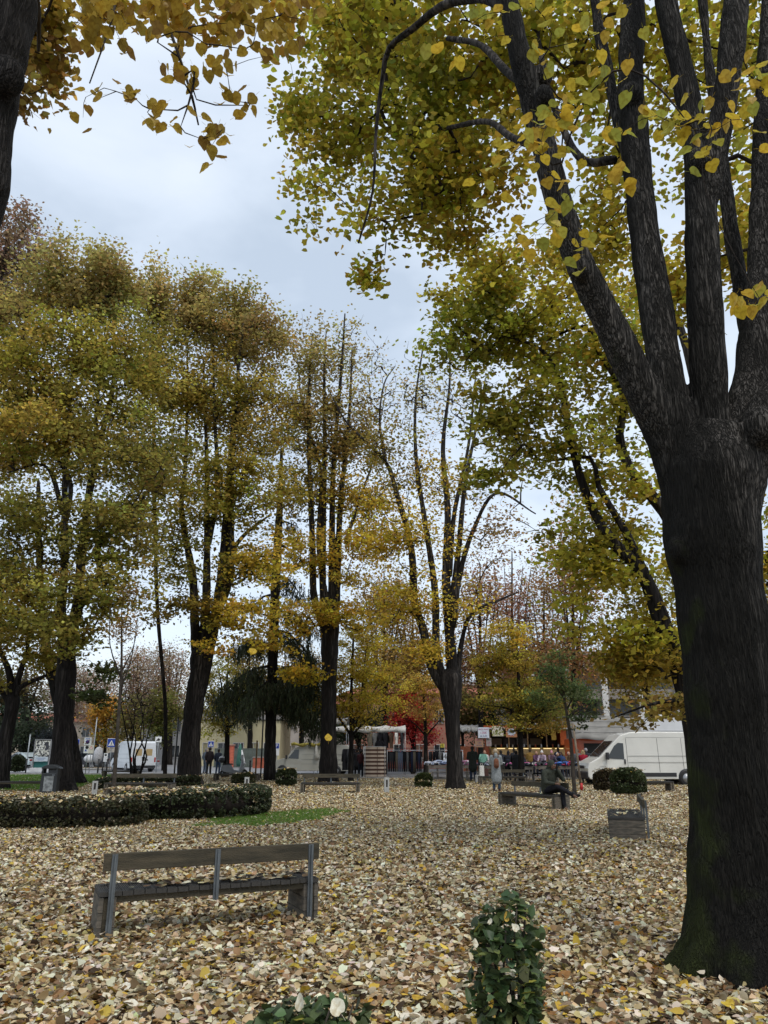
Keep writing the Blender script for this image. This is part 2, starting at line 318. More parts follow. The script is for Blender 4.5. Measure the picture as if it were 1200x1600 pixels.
def grow(root, limbs, blobs, leafkind='quad', mat=None, tilt=.9, tips=.006, name='foliage', twigmat=None, droop=.0, maxr=.06, vcol=.22, lv=None, inv=(0, 0, 0), step=.5, branches='branches', up=.6, clump=1.5):
    """twigs run from the limbs out to points spread through the crown's volume, leaves sit in sprays round them"""
    nodes = [np.asarray(l)[:, :3] for l in limbs]; nodes = np.vstack(nodes)
    par = [-1]*len(nodes); att = []; info = []
    for bi, b in enumerate(blobs):
        n = b['n']; v = rng.normal(0, 1, (n, 3)); v /= np.linalg.norm(v, axis=1)[:, None]; v *= (rng.uniform(0, 1, (n, 1))**.46)*np.exp(rng.normal(0, .14, (n, 1)))
        att.append(b['c'] + v*b['r']); info += [bi]*n
    A = np.vstack(att); info = np.array(info)
    if clump > 0:
        wl = np.array([blobs[i]['spread'] for i in info])*clump; u_ = A/wl[:, None]; ns = np.sin(u_[:, 0]+1.3*np.sin(u_[:, 2]*.8))*np.sin(u_[:, 1]+.7)+np.sin(u_[:, 2]*1.25+1.1*np.sin(u_[:, 0]*.9+2))*.8+.35*np.sin(u_[:, 0]*2.3+u_[:, 2]*1.9)
        kp = ns > -.45+rng.normal(0, .3, len(A)); A = A[kp]; info = info[kp]
    d0 = np.array([np.min(np.sum((nodes-a)**2, 1)) for a in A]); order = np.argsort(d0)
    cap = len(nodes)+len(A)*14; NB = np.zeros((cap, 3)); NB[:len(nodes)] = nodes; cnt = len(nodes); paths = []
    parr = np.full(cap, -1); load = np.zeros(cap)
    for ai in order:
        a = A[ai]; v = a - NB[:cnt]; dist = np.sqrt(np.sum(v*v, 1)); cost = dist + up*np.maximum(0, -v[:, 2])
        j = int(np.argmin(cost)); L_ = dist[j]; s = NB[j]; k = int(min(12, max(2, L_/step)))
        if parr[j] >= 0: dirn = s - NB[parr[j]]; dirn = dirn/(np.linalg.norm(dirn)+1e-6)
        else: dirn = np.array([0, 0, .6])
        ctrl = s + dirn*L_*.35 + np.array([0, 0, .10*L_]) + rng.normal(0, .07, 3)*L_
        t = np.linspace(0, 1, k+1)[1:, None]; pts = (1-t)**2*s + 2*(1-t)*t*ctrl + t**2*a; pts[:, 2] -= droop*L_*(t[:, 0]**2)*.3
        idx = [j]
        for q in pts:
            NB[cnt] = q; parr[cnt] = idx[-1]; idx.append(cnt); cnt += 1
        paths.append((idx, ai))
    for idx, ai in paths: load[idx[-1]] += 1
    for i in range(cnt-1, len(nodes)-1, -1):
        if parr[i] >= 0: load[parr[i]] += load[i]
    # tubes (vectorised by sides)
    V = []; F = []; base = 0
    for idx, ai in paths:
        pts = NB[idx]; r = np.minimum(maxr, tips*np.maximum(1, load[idx])**.5); r[0] = min(r[0], r[1]*1.25); r[-1] *= .5
        n = 3 if r.max() < .02 else (4 if r.max() < .035 else 6)
        t = np.gradient(pts, axis=0); t /= np.linalg.norm(t, axis=1)[:, None]+1e-9
        u = np.cross(t, np.array([.3, .9, .2])); u /= np.linalg.norm(u, axis=1)[:, None]+1e-9; w_ = np.cross(t, u)
        q = 2*np.pi*np.arange(n)/n
        ring = pts[:, None] + r[:, None, None]*(np.cos(q)[None, :, None]*u[:, None] + np.sin(q)[None, :, None]*w_[:, None])
        V.append(ring.reshape(-1, 3)); m = len(pts); i = np.arange(m-1)[:, None]; jn = np.arange(n)[None]
        f = np.stack([i*n+jn, i*n+(jn+1) % n, (i+1)*n+(jn+1) % n, (i+1)*n+jn], -1).reshape(-1, 4)+base; F.append(f); base += m*n
    if V:
        me = np_mesh(branches, np.vstack(V)-np.array(root.location), [np.vstack(F)], twigmat or M['twig'], None, True); ob = link(branches, me, root); ob['kind'] = 'stuff'
    # leaves
    pos = []; col = []; size = []
    for idx, ai in paths:
        b = blobs[info[ai]]; n = rng.poisson(b['leaves']*1.25*rng.gamma(2.2)/2.2) if b['leaves'] else 0
        if n == 0: continue
        pts = NB[idx]; tt = rng.uniform(.15, 1, n)**.6*(len(pts)-1); i0 = np.minimum(tt.astype(int), len(pts)-2); fr = (tt-i0)[:, None]
        Lp = np.linalg.norm(pts[-1]-pts[0]); lim = max(0, len(pts)-1-int(1.4/max(.05, Lp/(len(pts)-1))))
        tt = np.maximum(tt, lim); i0 = np.minimum(tt.astype(int), len(pts)-2); fr = (tt-i0)[:, None]
        p = pts[i0]*(1-fr)+pts[i0+1]*fr
        off = rng.normal(0, 1, (n, 3))*b['spread']; off[:, 2] *= b['flat']; p = p+off
        pos.append(p); c = np.tile(b['col'], (n, 1))*math.exp(rng.normal(0, .24)); col.append(c*np.exp(rng.normal(0, .07, (1, 3)))); size.append(np.full(n, b['size']))
    if pos:
        pos = np.vstack(pos); col = jitter(np.vstack(col), len(pos), vcol, .06); size = np.concatenate(size)*rng.uniform(.65, 1.25, len(pos))
        pos = pos - np.array(root.location)
        return cloud(name, leafkind, pos, size, tilt, col, mat or M['leaf'], root)
def trunkobj(root, name, sps, mat, n=12, rough=.05):
    mb = MB()
    for i, sp in enumerate(sps):
        limb_tube(mb, sp, n, rough, i)
    o = mb.build(name, mat, root); 
    for v in o.data.vertices: v.co = v.co - Vector(root.location)
    return o
def tree(name, label, cat, d, limbs, blobs, group='trees in the park', flare=1.5, mat='bark', n=12, dens=1.0, lf=1.0, **kw):
    for b_ in blobs:
        b_['n'] = int(b_['n']*dens)+1; b_['leaves'] *= lf
        if dens > 1.3: b_['spread'] *= .8; b_['r'] = b_['r']*1.17
    first = limbs[0]; b = P(first[0][0], first[0][1], d); root = empty(name, (b.x, d, 0), 0, label, cat, group)
    L0 = img_limb(first, d); L0[0] = (b.x, d, -.15, L0[0][3]*flare); 
    L0.insert(1, (L0[0][0]*.7+L0[1][0]*.3, d, .35, L0[0][3]/flare*1.12))
    tp = img_limb(first, d)[-1]; L0.append((tp[0], tp[1], tp[2]+tp[3]*.7, tp[3]*.35))
    def wig(l):
        q = img_limb(l, d); k = len(q)
        return [(a[0]+rng.normal(0, .12)*(i > 0), a[1]+rng.normal(0, .30)*i/k*2, a[2], a[3]*(1-.30*i/(k-1))) for i, a in enumerate(q)]
    sp = [spline(L0, .3)] + [spline(wig(l), .3) for l in limbs[1:]]
    trunkobj(root, 'trunk', sp[:1], M[mat], n)
    for s in sp[1:]: trunkobj(root, 'limb', [s], M[mat], max(6, n-3))
    grow(root, sp, blobs, **kw)
    return root
# ---------------------------------------------------------------- ground and roads
def sheet(name, pts, z, mat, kind='structure', label=None):
    me = bpy.data.meshes.new(name); me.from_pydata([(x, y, z) for x, y in pts], [], [tuple(range(len(pts)))]); me.materials.append(mat)
    o = link(name, me); o['kind'] = kind
    if label: o['label'] = label
    return o
m_soil = pmat('soil', (.26, .21, .14), .9, .1, 0, .2, 22, bump=.8, bscale=50, col2=(.05, .035, .022), mixpos=(.38, .62), detail=8)
m_asph = pmat('asphalt', (.22, .22, .225), .45, .5, 0, .15, 3, bump=.05, bscale=200)
m_asph2 = pmat('pavement', (.13, .125, .12), .7, .3, 0, .15, 2, bump=.1, bscale=80)
m_lawn = pmat('lawn', (.085, .14, .022), .8, .2, 0, .3, 5, bump=.4, bscale=40, col2=(.055, .095, .018))
m_kerb = pmat('kerb_stone', (.27, .26, .245), .8, .2, 0, .2, 5, bump=.3)
ground = sheet('ground', [(-400, -40), (400, -40), (400, 700), (-400, 700)], 0, m_soil, label='brown earth of the park under fallen leaves')
sheet('lawn', [(-70, 34.5), (-13.2, 34.5), (-15.5, 44), (-19, 58), (-70, 58)], .006, m_lawn, label='bright green lawn between the park hedge and the road')
sheet('path', [(-19, 53), (-2, 50), (-2, 58), (-60, 60), (-60, 58), (-19, 58)], .004, pmat('gravel', (.30, .27, .23), .9, .1, 0, .2, 4, bump=.3, bscale=60), label='pale footpath along the edge of the park')
sheet('road', [(-150, 59.5), (-4, 58.5), (-4, 160), (-150, 160)], .012, m_asph, label='pale wet asphalt road at the left behind the lawn')
sheet('market_pavement', [(-4, 49.2), (60, 46), (60, 160), (-4, 160)], .010, m_asph2, label='dark asphalt of the market square')
kr = empty('kerb', (-4, 49.2, 0)); kr['kind'] = 'structure'; kr['label'] = 'row of grey kerb stones between the fallen leaves and the market square'
kme = MB().box((0, 0, .05), (.97, .16, .16)).mesh('kerb_stone', m_kerb)
for i in range(44):
    o = link('kerb_stone', kme, kr); o.location = (.5+i, -.05*i, rng.normal(0, .004)); o.rotation_euler = (0, 0, -.05)
kr2 = empty('road_kerb', (-60, 59.2, 0)); kr2['kind'] = 'structure'; kr2['label'] = 'low kerb along the near side of the road'
for i in range(56):
    o = link('kerb_stone', kme, kr2); o.location = (.5+i, -.015*i, -.03)
for k in range(7):   # zebra crossing bars
    sheet('crossing_stripe', [(-33+k*1.1, 66), (-32.5+k*1.1, 66), (-33.5+k*1.1, 72), (-34+k*1.1, 72)], .018, flat('road_paint', (.7, .7, .68), .7), label='white bar of the zebra crossing painted on the road')

# ---------------------------------------------------------------- fallen leaves
PAL = np.array([(.71, .65, .49), (.55, .43, .24), (.26, .165, .085), (.055, .033, .018), (.58, .42, .07), (.36, .18, .04)])
PW = np.array([.37, .28, .19, .09, .05, .02])
def litter_cols(n, yellow=1.0):
    pw = PW.copy(); pw[4] *= yellow; pw /= pw.sum(); return jitter(PAL[rng.choice(6, n, p=pw)], n, .16, .05)
def scatter(y0, y1, dens, half=.60, xl=None):
    out = []; m = int(dens*(y1-y0)*half*(y0+y1)*1.15)
    y = np.sqrt(rng.uniform(y0*y0, y1*y1, m)); x = rng.uniform(-half, half, m)*y + rng.uniform(-.4, .4, m); return x, y
def lawn_mask(x, y):   # inside the lawn, where few leaves lie
    return (y > 34.5) & (y < 58) & (x < -13.2-(y-34.5)*.25)
GP = [(P(350, 1290, 1), 0)]   # unused marker
def patch_mask(x, y):         # grass patch beside the hedge: a lens between two ground points
    a = G(345, 1292); b = G(505, 1268); c = (a+b)/2; d = (b-a); L_ = d.length; d = d/L_; u = (x-c.x)*d.x+(y-c.y)*d.y; v = -(x-c.x)*d.y+(y-c.y)*d.x
    return (u/(L_*.56))**2 + (v/1.15)**2 < 1 + .35*np.sin(x*5)*np.sin(y*3.7)
T1X, T1Y = 2.84, 6.4
def drift(x, y): return .018*np.sin(x*2.3+y*.7)*np.sin(y*1.9-x*.6) + .02 + .05*np.exp(-(((x-T1X)**2+(y-T1Y)**2)/.75))
def bare(x, y):       # trodden ground shows through more here and there
    return (np.sin(x*.55+1.3)*np.sin(y*.33+.4) + .5*np.sin(x*1.7)*np.cos(y*1.1))
def lay(kind, y0, y1, dens, size, tilt, name, mat=None, yellow=1.0):
    x, y = scatter(y0, y1, dens); keep = np.ones(len(x), bool)
    keep &= ~(lawn_mask(x, y) & (rng.uniform(0, 1, len(x)) > .10)); keep &= ~(patch_mask(x, y) & (rng.uniform(0, 1, len(x)) > .16))
    keep &= ~((y > 49.1-.05*(x+4)) & (x > -4)); keep &= ~((y > 52) & (rng.uniform(0, 1, len(x)) > .35)); keep &= ~(y > 58)
    keep &= ~((bare(x, y) > .55) & (rng.uniform(0, 1, len(x)) > .55) & (y > 9))
    keep &= (((x-T1X)**2+(y-T1Y)**2) > .48**2)
    x, y = x[keep], y[keep]; n = len(x); s = size*rng.uniform(.6, 1.25, n)
    pos = np.stack([x, y, drift(x, y)*(1 if y0 < 12 else .5) + rng.exponential(.012, n) + .008], 1)
    return cloud(name, kind, pos, s, tilt, litter_cols(n, yellow), mat or M['litter'])
for o in (lay('heart6', 3.2, 8.0, 900, .063, .55, 'fallen_leaves', yellow=1.6), lay('curl', 3.2, 8.0, 800, .053, .65, 'fallen_leaves'),
          lay('curl', 8.0, 15.0, 900, .057, .6, 'fallen_leaves'), lay('quad', 15.0, 27.0, 800, .064, .5, 'fallen_leaves'),
          lay('quad', 27.0, 60.0, 220, .090, .42, 'fallen_leaves')):
    o['label'] = 'carpet of pale, tan and yellow fallen leaves over the park ground'
# the nearest large leaves are single objects lying on the ground
lm = [heart_mesh('leaf', c, i) for i, c in enumerate([(.76, .71, .57), (.72, .66, .50), (.62, .53, .36), (.60, .43, .06), (.55, .36, .05), (.40, .25, .10), (.30, .15, .05), (.78, .74, .62), (.66, .58, .40), (.56, .46, .14)])]
for me in lm: me.materials[0] = M['litter']
x, y = scatter(4.1, 6.6, 60, .50); keep = ((x-T1X)**2+(y-T1Y)**2) > .55**2; x, y = x[keep][:300], y[keep][:300]
leaf_objects('leaf', ground, lm, np.stack([x, y, drift(x, y)+rng.uniform(.035, .055, len(x))], 1), rng.uniform(.055, .095, len(x)), .3)
# grass blades: patch by the hedge and the lawn's near part
def blades(name, x, y, h, w_, col, label):
    n = len(x); a = rng.uniform(0, np.pi, n); hh = h*rng.uniform(.5, 1.3, n); lean = rng.normal(0, .35, (n, 2))*hh[:, None]
    V = np.zeros((n, 3, 3)); V[:, 0] = np.stack([x-np.cos(a)*w_/2, y-np.sin(a)*w_/2, 0*x], 1); V[:, 1] = np.stack([x+np.cos(a)*w_/2, y+np.sin(a)*w_/2, 0*x], 1)
    V[:, 2] = np.stack([x+lean[:, 0], y+lean[:, 1], hh], 1)
    me = np_mesh(name, V.reshape(-1, 3), [np.arange(n*3).reshape(-1, 3)], M['grass'], np.repeat(jitter(col, n, .25, .06), 3, 0))
    o = link(name, me); o['kind'] = 'stuff'; o['label'] = label
a_, b_ = G(345, 1292), G(505, 1268); x = rng.uniform(a_.x-1.5, b_.x+1.5, 90000); y = rng.uniform(a_.y-1.6, b_.y+2.5, 90000); k = patch_mask(x, y); blades('grass', x[k], y[k], .075, .012, (.14, .24, .04), 'tuft of short green grass beside the end of the hedge')
x = rng.uniform(-9.5, -3.0, 9000); y = rng.uniform(15.2, 19.0, 9000); k = (~patch_mask(x, y)) & (np.sin(x*1.9)*np.sin(y*2.3+x) > .1); blades('grass', x[k], y[k], .05, .012, (.12, .19, .03), 'thin green grass growing through the leaves in front of the hedge')
x = rng.uniform(-36, -13, 70000); y = rng.uniform(34.6, 57, 70000); k = lawn_mask(x, y); blades('lawn_grass', x[k], y[k], .09, .04, (.12, .215, .03), 'short bright grass blades on the lawn')

# ---------------------------------------------------------------- hedges and round shrubs
def hedge(name, label, cat, pts, width, h, n, size, col, mat=None, litter=0, group=None, round_=.25, core=True):
    """clipped hedge along pts (x,y); foliage shell over a woody core, fallen leaves caught on top"""
    p0 = Vector((pts[0][0], pts[0][1], 0)); root = empty(name, p0, 0, label, cat, group)
    P_ = spline([(a[0], a[1], 0, 1) for a in pts], .15)[:, :2] if len(pts) > 2 else np.array(pts, float); seg = np.linalg.norm(np.diff(P_, axis=0), axis=1); cum = np.concatenate([[0], np.cumsum(seg)]); T = cum[-1]
    def at(u):
        s = u*T; i = np.clip(np.searchsorted(cum, s)-1, 0, len(seg)-1); f = (s-cum[i])/seg[i]; q = P_[i]*(1-f)[:, None]+P_[i+1]*f[:, None]
        d = (P_[i+1]-P_[i])/seg[i][:, None]; return q, np.stack([-d[:, 1], d[:, 0]], 1)
    u = rng.uniform(0, 1, n); q, nr = at(u); ph = rng.uniform(-.2*math.pi, 1.2*math.pi, n); rad = 1-np.abs(rng.normal(0, .10, n))
    cx = np.cos(ph); sx = np.sin(ph); pw = .45; X = np.sign(cx)*np.abs(cx)**pw*width/2; Z = h*.5 + np.sign(sx)*np.abs(sx)**pw*h*.5
    lump = 1 + .07*np.sin(q[:, 0]*3.1)*np.sin(q[:, 1]*2.7) + .05*np.sin(q[:, 0]*7.3+1)
    X *= rad; Z = np.maximum(.03, Z*(.55+.45*rad)*lump)
    ed = np.clip(np.minimum(u, 1-u)*T/min(width*.45, T*.45), 0, 1); endf = np.sqrt(np.clip(1-(1-ed)**2, 0, 1)); X = X*endf; Z = h*.5+(Z-h*.5)*(.55+.45*endf); Z *= (.8+.2*endf)
    pos = np.stack([q[:, 0]+nr[:, 0]*X, q[:, 1]+nr[:, 1]*X, Z], 1) - np.array(p0)
    if core:
        m = MB(); ns = max(3, int(T/.35)); qq, nn = at(np.linspace(.06 if T > 2 else .16, .94 if T > 2 else .84, ns)); n_ = 12; V_ = []
        for i_ in range(ns):
            for j_ in range(n_):
                a_ = 2*math.pi*j_/n_; cx_ = math.copysign(abs(math.cos(a_))**.6, math.cos(a_)); sx_ = math.copysign(abs(math.sin(a_))**.6, math.sin(a_)); k_ = .25 if i_ in (0, ns-1) else .85
                V_.append((qq[i_, 0]-p0.x+nn[i_, 0]*cx_*width*.30*k_, qq[i_, 1]-p0.y+nn[i_, 1]*cx_*width*.30*k_, h*.40+sx_*h*.30*k_))
        m.add(V_, [(i_*n_+j_, i_*n_+(j_+1) % n_, (i_+1)*n_+(j_+1) % n_, (i_+1)*n_+j_) for i_ in range(ns-1) for j_ in range(n_)] + [tuple(range(n_-1, -1, -1)), tuple(range((ns-1)*n_, ns*n_))], True)
        m.build('branches', M['twig'], root)
    cloud('foliage', 'quad', pos, 1.35*size*rng.uniform(.6, 1.3, n), 1.1, jitter(col, n, .35, .08), mat or M['evergreen'], root)
    if litter:
        u = rng.uniform(0, 1, litter); q, nr = at(u); X = rng.uniform(-.5, .5, litter)*width*.95
        zz = h*(1 + .07*np.sin(q[:, 0]*3.1)*np.sin(q[:, 1]*2.7))+.02 - (np.abs(X)/(width*.5))**4*h*.15
        lp = np.stack([q[:, 0]+nr[:, 0]*X, q[:, 1]+nr[:, 1]*X, zz], 1)
        o = cloud('fallen_leaves', 'quad', lp, rng.uniform(.07, .12, litter), .4, litter_cols(litter), M['litter']); o['label'] = 'fallen leaves caught on top of ' + label
    return root
g = lambda x, y: (G(x, y).x, G(x, y).y)
hc = (.062, .060, .030)
hedge('hedge', 'long low clipped hedge at the left edge, brownish front, leaves on top', 'hedge', [(-16.0, 20.1), (-12.0, 19.2), (-9.6, 18.7), (-7.0, 18.5), (-5.45, 19.0)], 1.9, .60, 44000, .05, hc, litter=1500, group='clipped hedges')
hedge('hedge', 'dark green hedge block with rounded end beside the grass patch', 'hedge', [(-6.9, 20.6), (-5.2, 20.7), (-4.2, 21.4), (-4.3, 23.6)], 2.2, .68, 34000, .05, (.046, .055, .024), litter=1300, group='clipped hedges')
hedge('hedge', 'narrow dark hedge behind the long bench at the left', 'hedge', [g(148, 1234), g(310, 1228)], 1.0, .50, 9000, .07, (.03, .035, .015), litter=120, group='clipped hedges')
hedge('shrub', 'clipped box shrub beside the pale light post, left of the dark conifer trunk', 'shrub', [g(362, 1226), g(398, 1226)], .8, .55, 5000, .07, (.05, .055, .022), litter=60, group='clipped shrubs')
hedge('shrub', 'cube shaped dark shrub just right of the conifer trunk', 'shrub', [g(431, 1229), g(463, 1229)], .75, .78, 6000, .065, (.04, .05, .02), litter=50, group='clipped shrubs')
hedge('shrub', 'small loose green shrub left of the trunk by the clothes tables', 'shrub', [g(649, 1231), g(675, 1231)], .5, .62, 1800, .10, (.07, .085, .03), litter=10, group='clipped shrubs', core=False)
hedge('shrub', 'brownish round shrub at the front wheel of the white van', 'shrub', [g(930, 1236), g(962, 1237)], .9, .86, 6000, .07, (.06, .045, .022), litter=60, group='clipped shrubs')
hedge('shrub', 'green shrub in front of the door of the white van', 'shrub', [g(958, 1241), g(1009, 1243)], 1.0, .95, 9000, .075, (.06, .075, .03), litter=70, group='clipped shrubs')
hedge('shrub', 'low shrub on the lawn in front of the pale blue car', 'shrub', [g(18, 1207), g(36, 1207)], 1.2, 1.2, 4000, .14, (.035, .045, .02), group='clipped shrubs')
# ---------------------------------------------------------------- the great lime tree at the right
def sdf_noise(c):   # cheap layered sine noise for bark swelling
    x, y, z = c[:, 0], c[:, 1], c[:, 2]
    return np.sin(x*9+z*1.3)*np.sin(y*8.3+z*.9) + .6*np.sin(x*21+z*2.1+1)*np.sin(y*19+z*1.7) + .4*np.sin(z*4.3+x*6)
D1 = 6.4
T1R = empty('lime_tree', (T1X, D1, 0), 0, 'huge dark multi-stemmed lime tree in the right foreground with mossy trunk', 'tree', 'trees in the park')
trunk1 = img_limb([(1146, 1545, 165), (1146, 1450, 142), (1148, 1300, 132), (1143, 1150, 130), (1133, 1000, 130), (1120, 900, 136), (1112, 840, 144), (1112, 780, 148), (1116, 725, 146), (1122, 680, 120)], D1)
trunk1[0] = (trunk1[0][0], D1, -.1, trunk1[0][3])
limbs1 = [img_limb([(q[0], q[1], q[2]*(.79 if q[1] < 620 else .90)) + tuple(q[3:]) for q in l], D1) for l in [
    [(1085, 850, 66), (1050, 710, 66), (1000, 600, 68, -.1), (940, 480, 62, -.2), (900, 400, 56, -.3), (868, 300, 50, -.4), (843, 200, 46, -.4), (815, 100, 42, -.5), (795, 0, 36, -.5), (770, -160, 32, -.5), (750, -400, 24, -.3)],
    [(1095, 860, 70), (1066, 700, 70), (1042, 600, 70), (1025, 480, 62, .1), (1005, 350, 56, .2), (990, 200, 52, .3), (985, 100, 48, .4), (990, 0, 44, .5), (985, -200, 38, .6), (960, -450, 28, .8)],
    [(1118, 860, 70), (1112, 700, 70), (1105, 560, 68, -.1), (1098, 400, 64, -.2), (1094, 300, 60, -.2), (1083, 200, 48, -.2), (1063, 100, 44, -.2), (1040, 0, 40, -.2), (1020, -200, 34, 0), (1000, -450, 26, 0)],
    [(1096, 330, 54, -.2), (1112, 270, 50, -.3), (1128, 190, 46, -.4), (1141, 90, 48, -.5), (1150, 0, 48, -.5), (1165, -200, 40, -.6), (1190, -450, 28, -.6)],
    [(1140, 860, 80), (1162, 700, 80), (1180, 560, 74, .1), (1195, 400, 62, .2), (1200, 200, 54, .3), (1210, 0, 46, .4), (1230, -300, 36, .4)],
    [(1170, 520, 36, .5), (1152, 420, 30, .7), (1138, 330, 28, .8), (1122, 200, 22, .9), (1105, 80, 18, 1), (1090, -80, 16, 1)],
    [(1020, 400, 26, .3), (990, 280, 26, .5), (958, 150, 22, .7), (935, 40, 20, .8), (915, -100, 18, 1)],
    [(1125, 840, 80), (1190, 670, 76, -.2), (1262, 560, 70, -.3), (1340, 400, 60, -.3), (1400, 150, 50, -.3)]]]
roots1 = [[(T1X+math.cos(a)*r0, D1+math.sin(a)*r0*.9, z, rr) for r0, z, rr in ((.10, 1.2, .23), (.22, .60, .22), (.42, .24, .18), (.60, .06, .13), (.80+.10*math.sin(a*3), -.08, .08))] for a in (-2.9, -2.2, -1.5, -.8, .1, 1.2, 2.3, 3.0)]
mb = MB()
for i, s in enumerate([spline(trunk1, .15)] + [spline(l, .15) for l in limbs1] + [spline(r, .12) for r in roots1]): limb_tube(mb, s, 20, .03, i)
for (px, py, rw, dd) in ((1062, 860, 26, -.12), (1188, 668, 34, -.35), (848, 118, 20, -.45), (850, 150, 18, -.6), (1095, 250, 24, -.35), (985, 150, 22, .2), (905, 420, 20, -.4)):
    p = P(px, py, D1+dd); r = rw*depth(p)/FPX*.8; mb.ball(p, (r, r, r*1.25), 14, 10)
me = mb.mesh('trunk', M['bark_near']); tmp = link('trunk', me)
rm = tmp.modifiers.new('r', 'REMESH'); rm.mode = 'VOXEL'; rm.voxel_size = .018; rm.use_smooth_shade = True
sm = tmp.modifiers.new('s', 'SMOOTH'); sm.iterations = 4; sm.factor = .5
dg = bpy.context.evaluated_depsgraph_get(); me2 = bpy.data.meshes.new_from_object(tmp.evaluated_get(dg)); bpy.data.objects.remove(tmp)
c = np.zeros(len(me2.vertices)*3, np.float32); me2.vertices.foreach_get('co', c); c = c.reshape(-1, 3).astype(float)
nn = np.zeros(len(me2.vertices)*3, np.float32); me2.vertex_normals.foreach_get('vector', nn); nn = nn.reshape(-1, 3)
th = np.arctan2(c[:, 1]-D1, c[:, 0]-T1X); lowk = np.clip((4.2-c[:, 2])/4.2, 0, 1)
flute = np.sin(th*9+np.sin(c[:, 2]*1.1)*.9)*.5+np.sin(th*17+c[:, 2]*.8+np.sin(c[:, 2]*2.3))*.35
q = (c[:, 0]*1.0+c[:, 1]*.35); ridg = np.abs(np.sin(q*46+np.sin(c[:, 2]*2.7+q*5)*1.4+np.sin(c[:, 2]*7+q*11)*.6))
c2 = c + nn*(sdf_noise(c)*.007 + flute*.012*lowk + (ridg-.6)*.008)[:, None]
c2 -= np.array(T1R.location); me2.vertices.foreach_set('co', c2.astype(np.float32).ravel()); me2.update(); me2.name = 'trunk'
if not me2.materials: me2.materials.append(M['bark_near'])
# the material reads object coordinates: keep them in metres from the foot of the tree
M['bark_near'].node_tree.nodes
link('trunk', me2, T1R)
arch = [spline(img_limb(l, D1), .15) for l in [
    [(800, 20, 20, -.5), (770, 2, 16, -.2), (740, -2, 14, .2), (690, 10, 13, .6), (645, 45, 11, 1.0), (608, 75, 9, 1.4), (598, 120, 7, 1.6), (588, 200, 5, 1.8), (582, 300, 4, 2.0), (560, 380, 3, 2.2)],
    [(820, 130, 16, -.4), (790, 110, 13, .3), (750, 70, 10, 1.2), (700, 60, 8, 2.0)],
    [(850, 230, 16, -.3), (800, 215, 12, .5), (760, 190, 9, 1.6), (700, 200, 7, 2.8)],
    [(960, 250, 14, .4), (905, 245, 12, .8), (860, 150, 10, 1.6), (840, 60, 8, 2.2)]]]
for s in arch: trunkobj(T1R, 'limb', [s], M['bark'], 8)
Y1 = (.47, .385, .05); Y2 = (.41, .355, .045); Y3 = (.31, .30, .04); Y4 = (.47, .34, .045)
skel1 = [spline(l, .25) for l in limbs1] + arch
grow(T1R, skel1, [
    blob(520, 60, 70, 80, 11.0, 1.2, 79, 24, Y2, .22, .7, .092), blob(600, 40, 120, 90, 10.5, 1.5, 109, 26, Y1, .24, .7, .092),
    blob(480, 170, 45, 55, 11.0, .8, 42, 20, Y2, .2, .7, .088), blob(540, 200, 85, 80, 10.6, 1.2, 75, 24, Y2, .22, .7, .088),
    blob(500, 320, 50, 45, 11.0, .8, 36, 18, Y1, .2, .7, .088), blob(575, 340, 45, 80, 10.8, .8, 50, 18, Y2, .2, .7, .088), blob(575, 425, 18, 30, 10.9, .4, 11, 15, Y1, .14, .8, .088),
    blob(660, 150, 110, 110, 10.2, 1.6, 142, 26, Y3, .24, .7, .092), blob(690, 300, 85, 75, 10.4, 1.2, 100, 24, Y2, .22, .7, .088), blob(730, 380, 55, 30, 10.6, .9, 30, 20, Y1, .2, .7, .088),
    blob(790, 110, 90, 110, 9.4, 1.6, 100, 26, Y2, .24, .7, .088), blob(800, 300, 55, 75, 9.6, 1.3, 58, 22, Y4, .22, .7, .088),
    blob(920, 90, 80, 120, 9.4, 1.4, 92, 26, Y2, .24, .7, .088), blob(960, 300, 80, 110, 9.8, 1.4, 84, 24, Y1, .24, .7, .088),
    blob(1050, 100, 70, 130, 9.6, 1.4, 67, 24, Y2, .24, .7, .088), blob(1130, 250, 70, 170, 9.8, 1.4, 92, 24, Y1, .24, .7, .088), blob(1070, 450, 60, 100, 10, 1.2, 50, 22, Y1, .24, .7, .088),
    blob(1180, 60, 60, 100, 9.4, 1.2, 50, 24, Y2, .24, .7, .088), blob(1190, 380, 30, 90, 9.0, 1.2, 33, 22, Y1, .24, .7, .088),
    blob(760, -90, 320, 90, 8.5, 2.5, 100, 16, Y2, .3, .7, .13), blob(1150, -110, 200, 90, 8.0, 2.5, 58, 16, Y2, .3, .7, .13)],
    'heart6', tilt=.85, tips=.0035, maxr=.03, droop=.5, step=.35, up=.2, vcol=.28, clump=2.2)
# near sprays whose leaves are objects of their own
yl = [heart_mesh('leaf', c, 20+i) for i, c in enumerate([(.62, .47, .05), (.54, .44, .06), (.45, .42, .07), (.66, .46, .05), (.36, .38, .07), (.58, .40, .06)])]
def sprays(root, pts, d, k, sk, size, seed_twig=.004, spread=.09, droopang=.9, labels=None):
    bl = [dict(c=np.array(P(x, y, d+rng.uniform(-.15, .15))), r=np.array((.02, .02, .02)), n=1, leaves=0, col=(0, 0, 0), spread=0, flat=1, size=.1) for x, y in pts]
    grow(root, sk, bl, tips=.0022, maxr=.010, droop=.4, branches='twigs', step=.12, up=.0, clump=0)
    pos = []
    for b, (x, y) in zip(bl, pts):
        for _ in range(k if np.isscalar(k) else int(rng.integers(*k))): pos.append(b['c'] + rng.normal(0, 1, 3)*np.array([spread, spread, spread*.75]) - np.array([0, 0, .02]))
    return np.array(pos)
